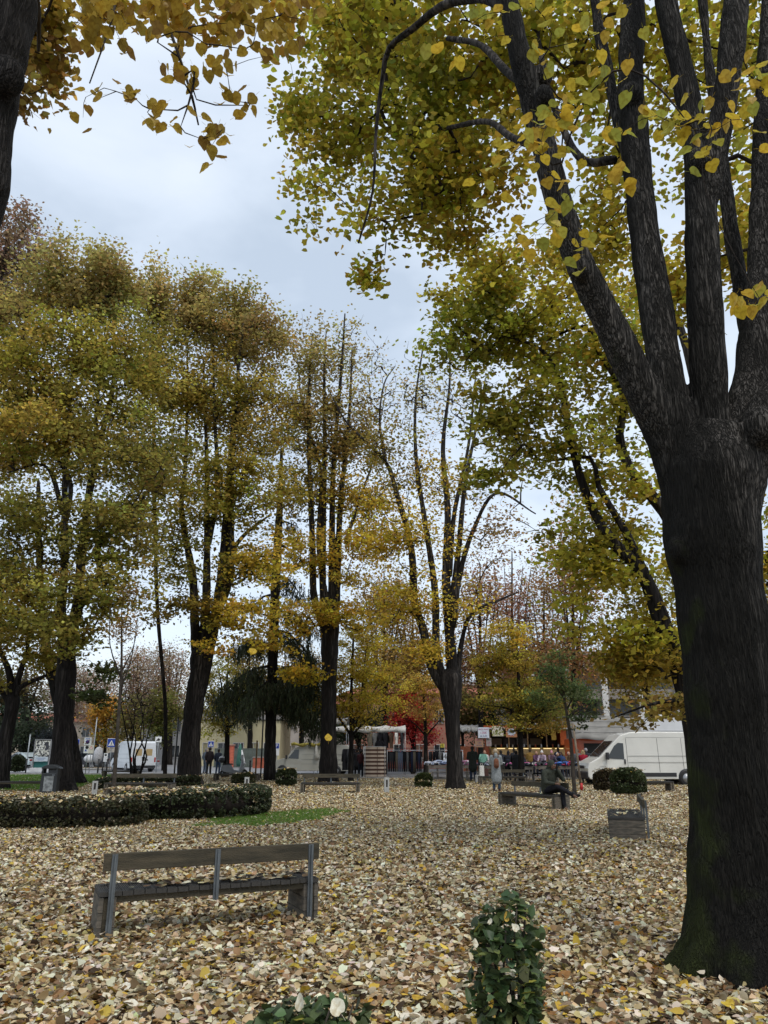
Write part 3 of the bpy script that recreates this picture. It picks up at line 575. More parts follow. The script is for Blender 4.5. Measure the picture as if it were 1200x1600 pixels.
near = sprays(T1R, [(795, 240), (770, 255), (812, 262), (788, 296), (835, 225), (850, 205), (868, 190), (850, 250), (872, 245), (893, 160), (905, 140), (885, 180), (880, 305), (892, 335), (868, 330), (842, 345), (905, 375), (882, 392), (826, 368),
    (935, 125), (955, 115), (952, 205), (968, 200), (1060, 195), (1090, 188), (1120, 190), (1075, 178), (1145, 185), (1178, 112), (1190, 140), (1168, 470), (1190, 455), (1180, 480), (905, 60), (850, 20), (785, 10), (760, 20), (965, 30), (845, 90), (960, 290), (700, 75), (1150, 120), (1190, 210), (1100, 240), (1020, 175)],
    4.4, (4, 8), [spline(limbs1[0], .2), spline(limbs1[2], .2), spline(limbs1[3], .2), spline(limbs1[1], .2)], .1)[:290]
leaf_objects('leaf', T1R, yl, near, rng.uniform(.07, .105, len(near)), hang_rot(len(near)))

# ---------------------------------------------------------------- tree whose limb hangs in at the top left
T0R = empty('lime_tree', (-3.7, 4.6, 0), 0, 'dark leaning limb and hanging yellow leaves of a near tree at the top left', 'tree', 'trees in the park')
l0 = [(-3.75, 4.6, -.1, .42), (-3.7, 4.6, 1.5, .34), (-3.55, 4.6, 3.0, .32)] + img_limb([(-52, 330, 100), (-38, 230, 100), (-30, 120, 118), (-25, 0, 150), (-10, -160, 140), (20, -400, 120)], 4.6)
s0 = spline(l0, .12); mb = MB(); limb_tube(mb, s0, 20, .03, 2)
p = P(-14, 288, 4.45); mb.ball(p, (.10, .10, .14), 12, 8); p = P(10, 120, 4.45); mb.ball(p, (.13, .13, .17), 12, 8)
me = mb.mesh('trunk', M['bark_dark']); tmp = link('trunk', me); rm = tmp.modifiers.new('r', 'REMESH'); rm.mode = 'VOXEL'; rm.voxel_size = .025; rm.use_smooth_shade = True
sm = tmp.modifiers.new('s', 'SMOOTH'); sm.iterations = 4; sm.factor = .5
dg = bpy.context.evaluated_depsgraph_get(); me2 = bpy.data.meshes.new_from_object(tmp.evaluated_get(dg)); bpy.data.objects.remove(tmp); me2.name = 'trunk'; me2.transform(Matrix.Translation(-T0R.location))
link('trunk', me2, T0R)
b0 = [spline(img_limb(l, 4.6), .12) for l in [
    [(20, -250, 36), (80, -200, 24), (150, -120, 14), (215, -50, 8), (245, 0, 6), (270, 60, 5), (298, 145, 3.5), (310, 195, 2.5)],
    [(80, -200, 20), (120, -120, 10), (170, -40, 6), (180, 5, 4), (165, 60, 3), (140, 130, 2.4)],
    [(215, -60, 8), (300, -90, 8), (380, -80, 8), (440, -40, 6), (470, 10, 4)],
    [(20, -150, 20), (45, -80, 12), (60, 20, 8, .5), (60, 80, 5, .8)]]]
for s in b0: trunkobj(T0R, 'limb', [s], M['bark_thin'], 6)
ol = [heart_mesh('leaf', c, 40+i) for i, c in enumerate([(.40, .27, .04), (.46, .30, .04), (.34, .24, .04), (.50, .35, .05), (.30, .18, .04)])]
near = sprays(T0R, [(140, 148), (128, 182), (150, 152), (203, 135), (210, 150), (236, 165), (243, 185), (247, 205), (262, 106), (283, 190), (285, 118), (298, 105), (305, 120), (318, 215), (326, 238), (330, 205), (350, 202), (365, 152), (388, 158), (345, 88), (368, 102), (358, 118), (250, 58), (232, 50), (228, 65), (140, 40), (190, 62), (150, 25), (182, 30), (275, 50), (325, 65), (400, 45), (425, 30), (450, 50), (465, 75), (385, 70), (350, 40), (300, 20), (240, 15), (415, 80), (475, 20), (200, 15)],
    4.2, (2, 6), b0[:3], .1, spread=.055)
topl = sprays(T0R, [(x, y) for x, y in zip(rng.uniform(110, 485, 34), rng.uniform(-30, 45, 34))], 4.3, (3, 7), b0[:3], .1, spread=.10)
near = np.vstack([near, topl])[:296]
leaf_objects('leaf', T0R, ol, near, rng.uniform(.065, .10, len(near)), hang_rot(len(near), .5, .75))
grow(T0R, b0 + [s0], [blob(60, 60, 50, 70, 7.5, .6, 60, 16, (.30, .20, .04), .13, .8, .085), blob(50, 140, 50, 28, 7.5, .5, 30, 16, (.26, .16, .04), .13, .8, .085), blob(90, 20, 60, 30, 7.3, .5, 28, 14, (.36, .25, .04), .13, .8, .085),
    blob(250, -70, 260, 60, 5.2, .8, 40, 16, (.34, .25, .04), .16, .8, .10), blob(360, 12, 125, 28, 4.9, .35, 24, 12, (.42, .29, .045), .09, .8, .085), blob(160, 10, 60, 22, 4.9, .3, 14, 9, (.42, .29, .045), .09, .8, .085)], 'heart6', tips=.0025, maxr=.02, tilt=1.1, step=.2, up=0)

# ---------------------------------------------------------------- lime behind the great trunk
tree('lime_tree', 'green and yellow lime tree whose arching limbs emerge behind the great trunk', 'tree', 13.5,
    [[(1112, 1335, 37.0), (1085, 1150, 32.6), (1062, 1050, 28.1), (1030, 960, 25.2), (1003, 893, 20.7), (960, 850, 17.8), (928, 800, 14.8), (905, 740, 12.6), (890, 680, 11.1), (875, 600, 8.9), (858, 560, 6.7), (830, 537, 5.2), (770, 520, 3.7)],
     [(1003, 893, 19.2), (985, 835, 13.3), (940, 762, 9.6), (905, 722, 7.4), (870, 700, 5.2), (815, 708, 3.0)],
     [(1095, 1000, 26.6, .6), (1062, 830, 22.2, .8), (1000, 735, 17.8, .8), (972, 680, 14.8, .8), (957, 625, 11.8, .8), (928, 570, 8.9, .8), (880, 540, 6.7, .8), (825, 524, 4.4, .8)],
     [(1100, 950, 26.6, 1), (1120, 700, 20.7, 1.6), (1080, 500, 14.8, 2), (1000, 380, 10.4, 2)],
     [(1085, 1130, 11.8, -.3), (1065, 1100, 8.9, -.8), (1020, 1100, 5.9, -1.2), (980, 1120, 3.0, -1.4)]],
    [blob(690, 540, 50, 35, 13.2, .8, 50, 22, Y3, .22, .5, .10), blob(760, 500, 70, 50, 13.5, 1.2, 90, 26, Y3, .25, .6, .11), blob(760, 440, 50, 30, 13.5, 1, 40, 24, Y1, .25, .6, .11), blob(850, 450, 80, 60, 14, 1.4, 100, 26, Y1, .26, .6, .11),
     blob(870, 560, 90, 70, 14, 1.4, 110, 26, Y2, .26, .55, .11), blob(960, 600, 80, 110, 14.5, 1.4, 110, 26, Y3, .26, .55, .11), blob(980, 470, 50, 60, 14.5, 1.4, 60, 26, Y1, .26, .55, .11), blob(790, 640, 70, 40, 13.2, 1, 60, 22, (.31, .28, .04), .24, .45, .11), blob(870, 700, 110, 40, 13.6, 1.2, 80, 24, (.33, .29, .04), .26, .4, .11),
     blob(760, 745, 50, 22, 13, .8, 24, 22, (.31, .28, .04), .22, .4, .11), blob(960, 800, 80, 70, 14, 1.2, 90, 24, Y2, .26, .45, .11), blob(900, 860, 60, 50, 14, 1.2, 56, 22, Y2, .26, .45, .11),
     blob(970, 950, 80, 70, 14, 1.3, 100, 26, Y2, .26, .45, .11), blob(1000, 1040, 60, 45, 14, 1, 70, 26, (.30, .22, .03), .26, .45, .11), blob(690, 460, 22, 45, 13.2, .4, 12, 18, Y2, .18, .6, .10),
     blob(1020, 1110, 55, 30, 12.3, .6, 44, 20, (.28, .20, .05), .2, .25, .10), blob(1060, 900, 30, 90, 15, 1, 40, 24, Y2, .26, .5, .11), blob(1205, 880, 25, 100, 15, 1, 50, 24, Y1, .26, .5, .11), blob(1205, 1010, 20, 60, 15, 1, 26, 24, Y1, .26, .5, .11)],
    leafkind='quad', tips=.004, maxr=.04, tilt=.95, step=.35, dens=1.35, lf=.95)

# ---------------------------------------------------------------- row of old limes on the left and in the middle
GR = (.33, .28, .055); GD = (.27, .235, .05); BR = (.38, .305, .10); OL = (.38, .305, .06); YE = (.54, .385, .05); OR = (.40, .305, .06)  # crown tops (BR) paler as if sky-lit, lower leaves (GD) darker: light in the colour
S = .185
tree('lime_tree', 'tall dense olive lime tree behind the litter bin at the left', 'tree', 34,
    [[(97, 1236, 36), (98, 1150, 31), (101, 1090, 30), (104, 1040, 30), (103, 1000, 26)],
     [(104, 1010, 20), (97, 960, 17), (96, 880, 14), (98, 760, 11), (105, 650, 8), (112, 540, 5)], [(104, 1010, 22), (122, 950, 18), (130, 880, 16), (143, 760, 13), (160, 660, 10), (172, 600, 8), (178, 480, 5)],
     [(122, 950, 14), (150, 900, 12), (165, 860, 10), (195, 820, 8), (240, 775, 5)], [(98, 800, 9), (80, 740, 7), (60, 720, 5), (20, 745, 3)], [(143, 760, 9), (150, 700, 8), (158, 560, 5), (150, 460, 3)], [(96, 850, 8), (110, 760, 8), (88, 700, 6), (60, 600, 5), (30, 520, 3)]],
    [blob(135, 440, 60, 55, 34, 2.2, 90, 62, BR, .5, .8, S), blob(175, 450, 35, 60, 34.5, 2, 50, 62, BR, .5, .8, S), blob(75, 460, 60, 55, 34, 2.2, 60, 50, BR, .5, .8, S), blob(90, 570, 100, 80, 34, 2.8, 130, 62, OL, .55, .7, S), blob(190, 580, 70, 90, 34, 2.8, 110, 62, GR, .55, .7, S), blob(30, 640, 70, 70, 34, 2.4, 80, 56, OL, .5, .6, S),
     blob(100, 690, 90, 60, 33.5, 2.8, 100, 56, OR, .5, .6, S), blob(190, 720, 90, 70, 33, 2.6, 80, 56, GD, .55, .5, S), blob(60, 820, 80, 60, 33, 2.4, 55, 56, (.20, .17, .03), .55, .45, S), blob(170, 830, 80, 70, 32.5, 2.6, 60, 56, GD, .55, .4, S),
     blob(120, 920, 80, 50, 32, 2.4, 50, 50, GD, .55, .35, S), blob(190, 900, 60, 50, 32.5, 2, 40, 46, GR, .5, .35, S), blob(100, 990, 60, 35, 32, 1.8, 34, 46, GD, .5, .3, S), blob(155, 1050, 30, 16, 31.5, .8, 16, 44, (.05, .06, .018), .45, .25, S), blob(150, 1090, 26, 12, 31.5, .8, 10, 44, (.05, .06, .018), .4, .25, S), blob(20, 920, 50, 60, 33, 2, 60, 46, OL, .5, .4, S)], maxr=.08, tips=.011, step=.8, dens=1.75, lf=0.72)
tree('lime_tree', 'lime tree with pale brown dome between the two tall left trees', 'tree', 41,
    [[(262, 1212, 6), (258, 1100, 6), (246, 950, 6), (242, 800, 6), (240, 650, 5), (238, 500, 3)]],
    [blob(240, 470, 30, 62, 41, 1.6, 70, 60, BR, .5, .8, .19), blob(235, 590, 42, 70, 41, 2, 80, 60, GR, .55, .7, .19), blob(240, 710, 50, 60, 41, 2, 60, 50, GD, .55, .6, .19), blob(215, 800, 50, 40, 41, 2, 36, 40, OL, .55, .5, .19)], maxr=.08, tips=.011, step=.9, group='trees in the park', dens=1.75, lf=0.72)
tree('lime_tree', 'tall lime tree forking low into several straight stems, left of the conifer', 'tree', 40,
    [[(296, 1216, 36), (298, 1150, 31), (305, 1090, 30), (313, 1050, 34), (315, 1020, 34)],
     [(310, 1045, 20), (303, 980, 16), (298, 900, 14), (288, 800, 10), (288, 700, 7), (296, 560, 4)], [(315, 1030, 18), (322, 950, 15), (326, 850, 12), (320, 700, 8), (316, 560, 4)], [(320, 1035, 22), (338, 960, 18), (347, 880, 15), (352, 780, 11), (362, 650, 8), (385, 520, 4)],
     [(338, 960, 14), (352, 900, 13), (362, 800, 11), (366, 700, 9), (370, 600, 6), (350, 480, 3)], [(326, 850, 9), (340, 760, 9), (342, 650, 6), (335, 500, 3)], [(352, 880, 8), (380, 840, 7), (420, 800, 4)]],
    [blob(300, 480, 34, 56, 40, 2, 56, 56, BR, .5, .8, S+.01), blob(350, 500, 60, 60, 40, 2.4, 90, 56, BR, .5, .8, S+.01), blob(415, 530, 38, 65, 40, 2, 66, 46, (.37, .28, .09), .5, .8, S), blob(310, 620, 60, 80, 40, 2.6, 90, 54, OL, .55, .7, S+.01), blob(400, 650, 60, 80, 40, 2.6, 100, 50, (.36, .28, .06), .55, .7, S),
     blob(310, 760, 70, 70, 39, 2.4, 80, 46, GR, .55, .55, S), blob(400, 770, 60, 60, 39, 2.2, 70, 42, (.36, .30, .05), .5, .5, S), blob(260, 860, 50, 50, 38.5, 2, 50, 40, OL, .5, .4, S), blob(330, 880, 80, 40, 38, 2, 50, 36, (.20, .17, .03), .5, .35, S), blob(410, 880, 60, 40, 38, 2, 44, 36, YE, .5, .35, S),
     blob(290, 955, 60, 26, 37.5, 1.8, 34, 34, (.22, .17, .03), .45, .3, S), blob(375, 960, 60, 26, 37.5, 1.8, 40, 34, YE, .45, .3, S), blob(340, 1010, 50, 16, 37.5, 1.2, 18, 28, YE, .4, .3, S)], maxr=.08, tips=.010, step=.8, dens=2.1, lf=0.72)
tree('lime_tree', 'sparse lime tree with a bundle of straight vertical stems behind the middle bench', 'tree', 43,
    [[(513, 1232, 27), (514, 1100, 23), (515, 1020, 26), (515, 960, 30)],
     [(503, 975, 12), (492, 930, 12), (490, 850, 11), (490, 700, 8), (488, 580, 5), (490, 510, 2)], [(509, 970, 12), (506, 900, 12), (506, 700, 8), (510, 580, 5), (505, 520, 2)], [(517, 970, 14), (520, 900, 13), (524, 740, 9), (535, 600, 6), (545, 500, 3)], [(523, 975, 14), (535, 920, 13), (539, 780, 10), (543, 660, 7), (552, 540, 3)], [(513, 960, 10), (500, 850, 8), (498, 740, 7), (470, 640, 4), (462, 560, 2)],
     [(539, 850, 6), (560, 780, 5), (580, 720, 3), (600, 620, 2)]],
    [blob(490, 560, 36, 50, 43, 2, 80, 13, BR, .5, .8, S), blob(545, 560, 28, 60, 43, 1.6, 90, 4, BR, .5, .8, S), blob(470, 650, 45, 60, 43, 2, 70, 24, BR, .5, .7, S), blob(540, 680, 55, 60, 43, 2.4, 90, 26, (.26, .19, .05), .5, .7, S), blob(490, 760, 60, 60, 43, 2.2, 70, 22, (.30, .22, .04), .5, .5, S), blob(570, 790, 50, 60, 43, 2, 60, 22, YE, .5, .45, S),
     blob(470, 860, 60, 50, 42, 2, 50, 20, YE, .5, .35, S), blob(560, 880, 50, 50, 42, 2, 46, 22, YE, .5, .35, S), blob(480, 960, 70, 30, 41.5, 1.6, 34, 22, YE, .45, .3, S), blob(430, 1000, 50, 18, 41, 1.2, 14, 22, YE, .4, .3, S), blob(470, 1050, 40, 22, 41, 1.2, 16, 20, (.42, .30, .03), .4, .3, S), blob(560, 960, 50, 22, 41.5, 1.2, 20, 20, YE, .4, .3, S)], maxr=.07, tips=.009, step=.7, dens=2.9, lf=0.85)
tree('lime_tree', 'nearly bare lime tree with a curved left limb and knobbly fork, centre right', 'tree', 36,
    [[(712, 1236, 25), (709, 1170, 22), (706, 1110, 26), (704, 1075, 36), (704, 1055, 34)],
     [(694, 1075, 18), (680, 1040, 16), (662, 990, 14), (652, 940, 14), (641, 890, 13), (633, 840, 12), (620, 770, 10), (602, 720, 8), (572, 685, 6), (535, 650, 4), (515, 600, 2)], [(696, 1070, 16), (682, 1020, 14), (676, 920, 12), (660, 820, 10), (650, 720, 8), (652, 620, 5), (660, 540, 3)], [(708, 1070, 20), (702, 980, 17), (700, 900, 15), (696, 800, 12), (693, 700, 9), (697, 600, 5), (700, 540, 3)],
     [(704, 960, 12), (715, 860, 10), (728, 760, 8), (745, 660, 5), (760, 600, 3)], [(706, 980, 13), (722, 900, 10), (742, 830, 8), (775, 780, 6), (830, 800, 3)], [(702, 900, 9), (712, 800, 8), (722, 700, 6), (742, 580, 3)], [(714, 1060, 11), (722, 1000, 8), (738, 960, 7), (775, 935, 5), (815, 922, 3)], [(602, 720, 6), (590, 660, 4), (600, 600, 3), (625, 560, 2)]],
    [blob(590, 600, 50, 60, 36, 2, 80, 3, BR, .5, .8, .15), blob(660, 620, 50, 70, 36, 2, 120, 3, BR, .5, .8, .15), blob(720, 620, 60, 60, 36, 2, 110, 1, BR, .5, .8, .15), blob(790, 690, 50, 70, 36, 2, 60, 3, BR, .5, .8, .15), blob(610, 720, 50, 60, 36, 2, 60, 16, (.28, .21, .04), .45, .6, .15), blob(690, 760, 60, 60, 36, 2, 66, 10, YE, .45, .5, .15), blob(600, 820, 50, 50, 35.5, 1.8, 56, 22, YE, .45, .4, .15),
     blob(670, 860, 60, 50, 35.5, 1.8, 50, 18, YE, .45, .4, .15), blob(640, 950, 60, 50, 35.5, 1.6, 50, 20, YE, .42, .35, .15), blob(720, 950, 40, 50, 35.5, 1.4, 26, 18, YE, .42, .35, .15), blob(770, 830, 50, 60, 36, 2, 50, 12, (.30, .19, .06), .45, .5, .15), blob(670, 1020, 40, 20, 35, 1.2, 16, 18, YE, .4, .3, .15)], maxr=.06, tips=.0075, step=.6, dens=2.9, lf=0.8)
tree('lime_tree', 'tall brownish thinning tree at the far left edge above the others', 'tree', 37,
    [[(-60, 1225, 34), (-50, 1000, 28), (-35, 800, 22), (-15, 600, 14), (0, 450, 8), (15, 360, 4)], [(-35, 800, 16), (10, 650, 10), (35, 500, 6), (45, 400, 3)]],
    [blob(25, 385, 48, 55, 37, 2, 110, 22, (.28, .19, .12), .5, .8, S), blob(-30, 450, 60, 80, 37, 2, 60, 30, (.27, .19, .10), .5, .8, S), blob(20, 480, 60, 50, 37, 2, 60, 36, (.24, .18, .06), .5, .8, S), blob(10, 560, 60, 50, 37, 2, 50, 40, OL, .5, .7, S), blob(0, 700, 50, 80, 37, 2, 50, 40, OL, .5, .6, S)], maxr=.08, tips=.010, step=.8, dens=2.4, lf=0.9)
tree('small_tree', 'dark small tree at the left edge with three spreading limbs', 'tree', 36,
    [[(-2, 1232, 26), (8, 1160, 22), (18, 1110, 20), (20, 1090, 20)], [(20, 1095, 14), (14, 1050, 11), (2, 1000, 8), (5, 930, 5)], [(20, 1095, 14), (32, 1050, 10), (42, 1000, 7), (40, 900, 4)], [(20, 1100, 12), (40, 1075, 9), (75, 1055, 6), (100, 1040, 4)], [(18, 1105, 10), (-10, 1070, 8), (-40, 1030, 5)]],
    [blob(20, 980, 70, 45, 36, 2.2, 80, 36, OL, .5, .4, .16), blob(0, 900, 50, 50, 36, 2, 60, 36, (.20, .18, .04), .5, .5, .16), blob(70, 1030, 40, 20, 36, 1.2, 24, 24, OL, .45, .35, .16), blob(-10, 1060, 30, 25, 36, 1.2, 20, 24, OL, .45, .35, .16)], maxr=.06, tips=.008, step=.6, dens=1.6, lf=1.0)
# leaning trunk right behind the olive lime
tree('lime_tree', 'slanting trunk standing just behind the olive lime at the left', 'tree', 42,
    [[(118, 1217, 30), (108, 1150, 24), (88, 1080, 18), (72, 1010, 15), (62, 900, 10), (60, 760, 6)]], [blob(60, 900, 60, 60, 42, 2, 40, 30, OL, .6, .5, .19), blob(60, 780, 60, 60, 42, 2, 40, 30, OL, .6, .5, .19)], flare=1.35, maxr=.06, tips=.01, step=.9)
# cedar
CD = 46
ced = empty('cedar', (P(421, 1218, CD).x, CD, 0), 0, 'dark cedar with drooping curtains of needles between the left and middle limes', 'tree', 'trees in the park')
cs = spline(img_limb([(421, 1219, 19), (424, 1100, 17), (429, 950, 15), (434, 850, 13), (438, 770, 9), (440, 700, 4)], CD), .3); cs[0, 2] = -.1; trunkobj(ced, 'trunk', [cs], M['bark'], 12)
arms = []; npos = []; nrot = []
def arm(pts, dy, hang):
    a = [P(x, y, CD+dy*i/(len(pts)-1)) for i, (x, y) in enumerate(pts)]; s = spline([(p.x, p.y, p.z, .10*(1-.8*i/(len(a)-1))) for i, p in enumerate(a)], .3); arms.append(s)
    trunkobj(ced, 'limb', [s], M['bark'], 6)
    for q in s[2:]:
        for _ in range(int(hang*12)):
            o = q[:3]+rng.normal(0, 1, 3)*np.array([.35, .6, .08]); Ls = rng.uniform(.35, 1)*hang*.75
            npos.append((o, Ls))
for pts, dy, hg in [([(429, 1040), (400, 1045), (370, 1062), (345, 1090)], -1.5, 1.9), ([(428, 985), (450, 990), (480, 1020), (497, 1060)], -1.2, 1.9), ([(428, 1010), (395, 1000), (368, 1010)], 1.5, 1.6), ([(424, 1070), (450, 1065), (480, 1075), (505, 1100)], -1.5, 2.2), ([(425, 1080), (400, 1085), (372, 1105)], 1, 1.8), ([(425, 1070), (440, 1080), (470, 1100)], 2.2, 2.0), ([(426, 1060), (405, 1075), (385, 1100)], -2.6, 1.8),
                    ([(432, 900), (450, 905), (470, 930)], -1, 1.2), ([(431, 930), (412, 932), (395, 950)], .8, 1.0), ([(435, 850), (455, 860), (470, 875)], .5, .8), ([(436, 820), (445, 815), (462, 822)], -.8, .7), ([(434, 860), (420, 868), (405, 885)], -.5, .8), ([(438, 780), (450, 785), (458, 795)], 0, .5), ([(424, 1050), (455, 1042), (490, 1058)], 1.8, 1.8), ([(423, 1095), (445, 1090), (475, 1110), (500, 1135)], -.4, 1.6), ([(432, 955), (460, 960), (485, 985)], 1.4, 1.5)]: arm(pts, dy, hg)
V = []; 
for o, Ls in npos:
    k = int(5+Ls*11); t = rng.uniform(0, 1, k)
    for tt in t: V.append(o + np.array([rng.normal(0, .05), rng.normal(0, .05), -tt*Ls]))
V = np.array(V) - np.array(ced.location); n = len(V)
a = rng.uniform(0, 2*np.pi, n); l = rng.uniform(.14, .32, n); w_ = .06; q = np.zeros((n, 3, 3)); dx = np.cos(a)*w_/2; dy_ = np.sin(a)*w_/2
q[:, 0] = V + np.stack([dx, dy_, 0*l], 1); q[:, 1] = V - np.stack([dx, dy_, 0*l], 1); q[:, 2] = V + np.stack([rng.normal(0, .07, n), rng.normal(0, .07, n), -l], 1)
o = link('foliage', np_mesh('foliage', q.reshape(-1, 3), [np.arange(3*n).reshape(-1, 3)], M['needle'], np.repeat(jitter((.042, .052, .024), n, .3, .08), 3, 0)), ced); o['kind'] = 'stuff'

# ---------------------------------------------------------------- street trees and background trees
def small(label, d, trunk, blobs, name='street_tree', group='small trees by the market and road', **kw):
    return tree(name, label, 'tree', d, trunk, blobs, group, flare=1.15, mat='bark' if d > 32 else 'bark_thin', n=8, **dict(dict(maxr=.045, tips=.008, step=.5, up=.3, dens=1.0 if d < 32 else 1.9), **kw))
HB = (.52, .39, .05); HG = (.36, .30, .05)
small('golden cone-shaped hornbeam behind the right end of the middle bench', 45, [[(548, 1212, 8), (549, 1150, 7), (549, 1080, 5), (552, 1000, 3)], [(549, 1150, 4), (530, 1110, 3), (505, 1080, 2)], [(549, 1145, 4), (570, 1100, 3), (600, 1060, 2)], [(549, 1140, 4), (560, 1080, 3), (575, 1020, 2)], [(549, 1150, 4), (580, 1120, 3), (620, 1100, 2)]],
      [blob(565, 1060, 62, 40, 45, 2, 120, 34, HB, .3, .5, .12), blob(570, 1110, 66, 26, 45, 2, 90, 26, HB, .3, .5, .12), blob(565, 1005, 42, 36, 45, 1.6, 70, 30, HB, .3, .5, .12), blob(515, 1100, 34, 30, 45, 1.4, 40, 14, HB, .3, .5, .12)])
small('small orange and olive hornbeam beside the clothes rails', 50, [[(665, 1214, 7), (665, 1150, 6), (663, 1100, 4), (660, 1060, 2)], [(665, 1150, 3), (645, 1130, 2), (625, 1120, 1.5)], [(665, 1150, 3), (685, 1125, 2), (700, 1110, 1.5)]],
      [blob(668, 1105, 36, 34, 50, 1.8, 62, 20, (.46, .29, .07), .3, .5, .13), blob(655, 1075, 28, 22, 50, 1.4, 40, 20, (.50, .34, .06), .3, .5, .13)])
small('yellow-green hornbeam with layered branches over the food stall customers', 42, [[(815, 1216, 9), (813, 1150, 8), (811, 1080, 6), (808, 1010, 3)], [(813, 1140, 4), (790, 1110, 3), (760, 1100, 2)], [(813, 1145, 4), (845, 1115, 3), (880, 1105, 2)], [(812, 1100, 4), (780, 1060, 3), (752, 1040, 2)], [(812, 1100, 4), (840, 1060, 3), (865, 1040, 2)]],
      [blob(785, 1040, 48, 36, 42, 2, 110, 30, (.32, .24, .035), .32, .35, .12), blob(800, 1090, 60, 30, 42, 2, 110, 26, HG, .32, .3, .12), blob(850, 1105, 46, 34, 42, 1.8, 90, 26, (.20, .19, .04), .32, .3, .12), blob(800, 1130, 40, 14, 41.5, 1.6, 30, 20, HG, .3, .3, .12), blob(855, 1135, 36, 14, 41.5, 1.6, 30, 22, (.30, .20, .035), .3, .3, .12), blob(795, 990, 34, 26, 42, 1.5, 40, 26, HB, .3, .4, .12)])
small('yellow-green hornbeam left of the cedar behind the standing pedestrians', 52, [[(353, 1212, 9), (355, 1160, 8), (355, 1130, 7), (355, 1060, 4)], [(355, 1140, 5), (335, 1100, 3), (325, 1060, 2)], [(355, 1140, 5), (380, 1110, 3), (390, 1080, 2)], [(355, 1140, 4), (345, 1090, 3), (340, 1040, 2)]],
      [blob(345, 1080, 42, 50, 52, 2.2, 130, 26, (.38, .31, .05), .35, .5, .14), blob(385, 1090, 26, 36, 52, 1.6, 50, 16, (.22, .20, .04), .35, .5, .14), blob(335, 1130, 30, 20, 52, 1.4, 36, 16, HG, .35, .5, .14)])
small('slender young tree rising from behind the long hedge', 27, [[(178, 1244, 6), (183, 1150, 5.5), (188, 1080, 5), (190, 1040, 4), (190, 960, 2)], [(190, 1075, 3), (196, 1020, 2), (202, 960, 1.5)], [(189, 1060, 3), (182, 1010, 2), (180, 950, 1.5)], [(190, 1050, 2.5), (205, 1010, 1.8), (215, 975, 1.2)], [(190, 1085, 2), (200, 1050, 1.8), (212, 1030, 1.2)]],
      [blob(193, 975, 26, 30, 27, .8, 70, 14, (.28, .17, .045), .18, .6, .08), blob(197, 1030, 22, 30, 27, .7, 60, 2, (.25, .15, .05), .18, .6, .08), blob(205, 930, 26, 26, 27, .8, 36, 16, (.26, .17, .045), .18, .6, .08)], tips=.0035, maxr=.014, step=.3)
small('young staked tree with green leaves beside the seated man', 29, [[(897, 1222, 6), (892, 1160, 5.5), (885, 1110, 4.5), (880, 1080, 4), (874, 1020, 2)], [(885, 1110, 3), (893, 1080, 2), (905, 1050, 1.5)], [(883, 1095, 3), (868, 1070, 2), (850, 1060, 1.5)], [(887, 1120, 3), (910, 1108, 2), (930, 1115, 1.2)]],
      [blob(878, 1060, 34, 34, 29, 1, 90, 24, (.10, .135, .045), .2, .45, .09), blob(905, 1085, 34, 26, 29, 1, 60, 22, (.095, .13, .045), .2, .4, .09), blob(910, 1122, 24, 7, 28.6, .4, 14, 22, (.06, .085, .03), .16, .3, .09), blob(850, 1090, 26, 22, 29, .8, 30, 20, (.12, .15, .045), .2, .4, .09), blob(872, 1015, 20, 20, 29, .7, 22, 18, (.13, .15, .04), .2, .4, .09), blob(903, 1137, 10, 6, 28.8, .3, 5, 18, (.06, .085, .03), .1, .3, .09)], tips=.004, maxr=.018, step=.3)
def multistem(label, d, cx, by, stems, blobs, **kw):
    tr = [[(cx+s[0], by, 3.2), (cx+s[0]*1.4, by-30, 3), (cx+s[1]*.6, by-60, 2.4), (cx+s[1], by-110, 1.4)] for s in stems]
    small(label, d, tr, blobs, 'multi_stem_shrub', **kw)
multistem('bare many-stemmed shrub in front of the white van at the left', 46, 213, 1212, [(-7, -24), (-4, -10), (0, 4), (3, 16), (6, 30), (-2, -16)], [blob(205, 1105, 40, 42, 46, 1.6, 260, 1.2, (.12, .07, .07), .4, .7, .10), blob(225, 1080, 36, 40, 46, 1.4, 200, 1, (.12, .07, .07), .4, .7, .10)], tips=.006, dens=1.0)
def bgtree(label, d, px, crown, trunkw=8, top=None, **kw):
    base = 1174+1.6*1358/d
    t = [[(px, base, trunkw), (px, base-60*40/d, trunkw*.8), (px, (base+crown[0]['_py'])/2 if '_py' in crown[0] else 1100, trunkw*.55), (px, top or 1060, trunkw*.25)]]
    small(label, d, t, crown, **kw)
bgt = dict(group='trees behind the market and road')
def bt(label, d, px, top, tw, crown, side=(), name='background_tree'):
    base = 1174+1.6*1358/d; h = base-top
    limbs = [[(px, base, tw), (px+1, base-.3*h, tw*.8), (px, base-.65*h, tw*.5), (px, top+.05*h, tw*.2)]] + [[(px, base-.35*h, tw*.5), (px+s*.5, base-.6*h, tw*.35), (px+s, base-.9*h, tw*.15)] for s in side]
    tree(name, label, 'tree', d, limbs, crown, 'trees behind the market and road', flare=1.15, n=7, maxr=.08, tips=.012, step=1.0, up=.2)
bt('orange autumn tree beyond the pedestrian crossing sign', 84, 163, 1085, 6, [blob(168, 1125, 22, 38, 84, 3, 90, 34, (.42, .22, .03), .6, .7, .26), blob(190, 1140, 26, 26, 84, 3, 60, 30, (.22, .19, .04), .6, .7, .26)], (-10, 12))
bt('round olive street tree left of the white van', 74, 205, 1085, 5, [blob(205, 1120, 24, 34, 74, 2.4, 80, 22, (.17, .14, .04), .5, .7, .24)], (-12, 12))
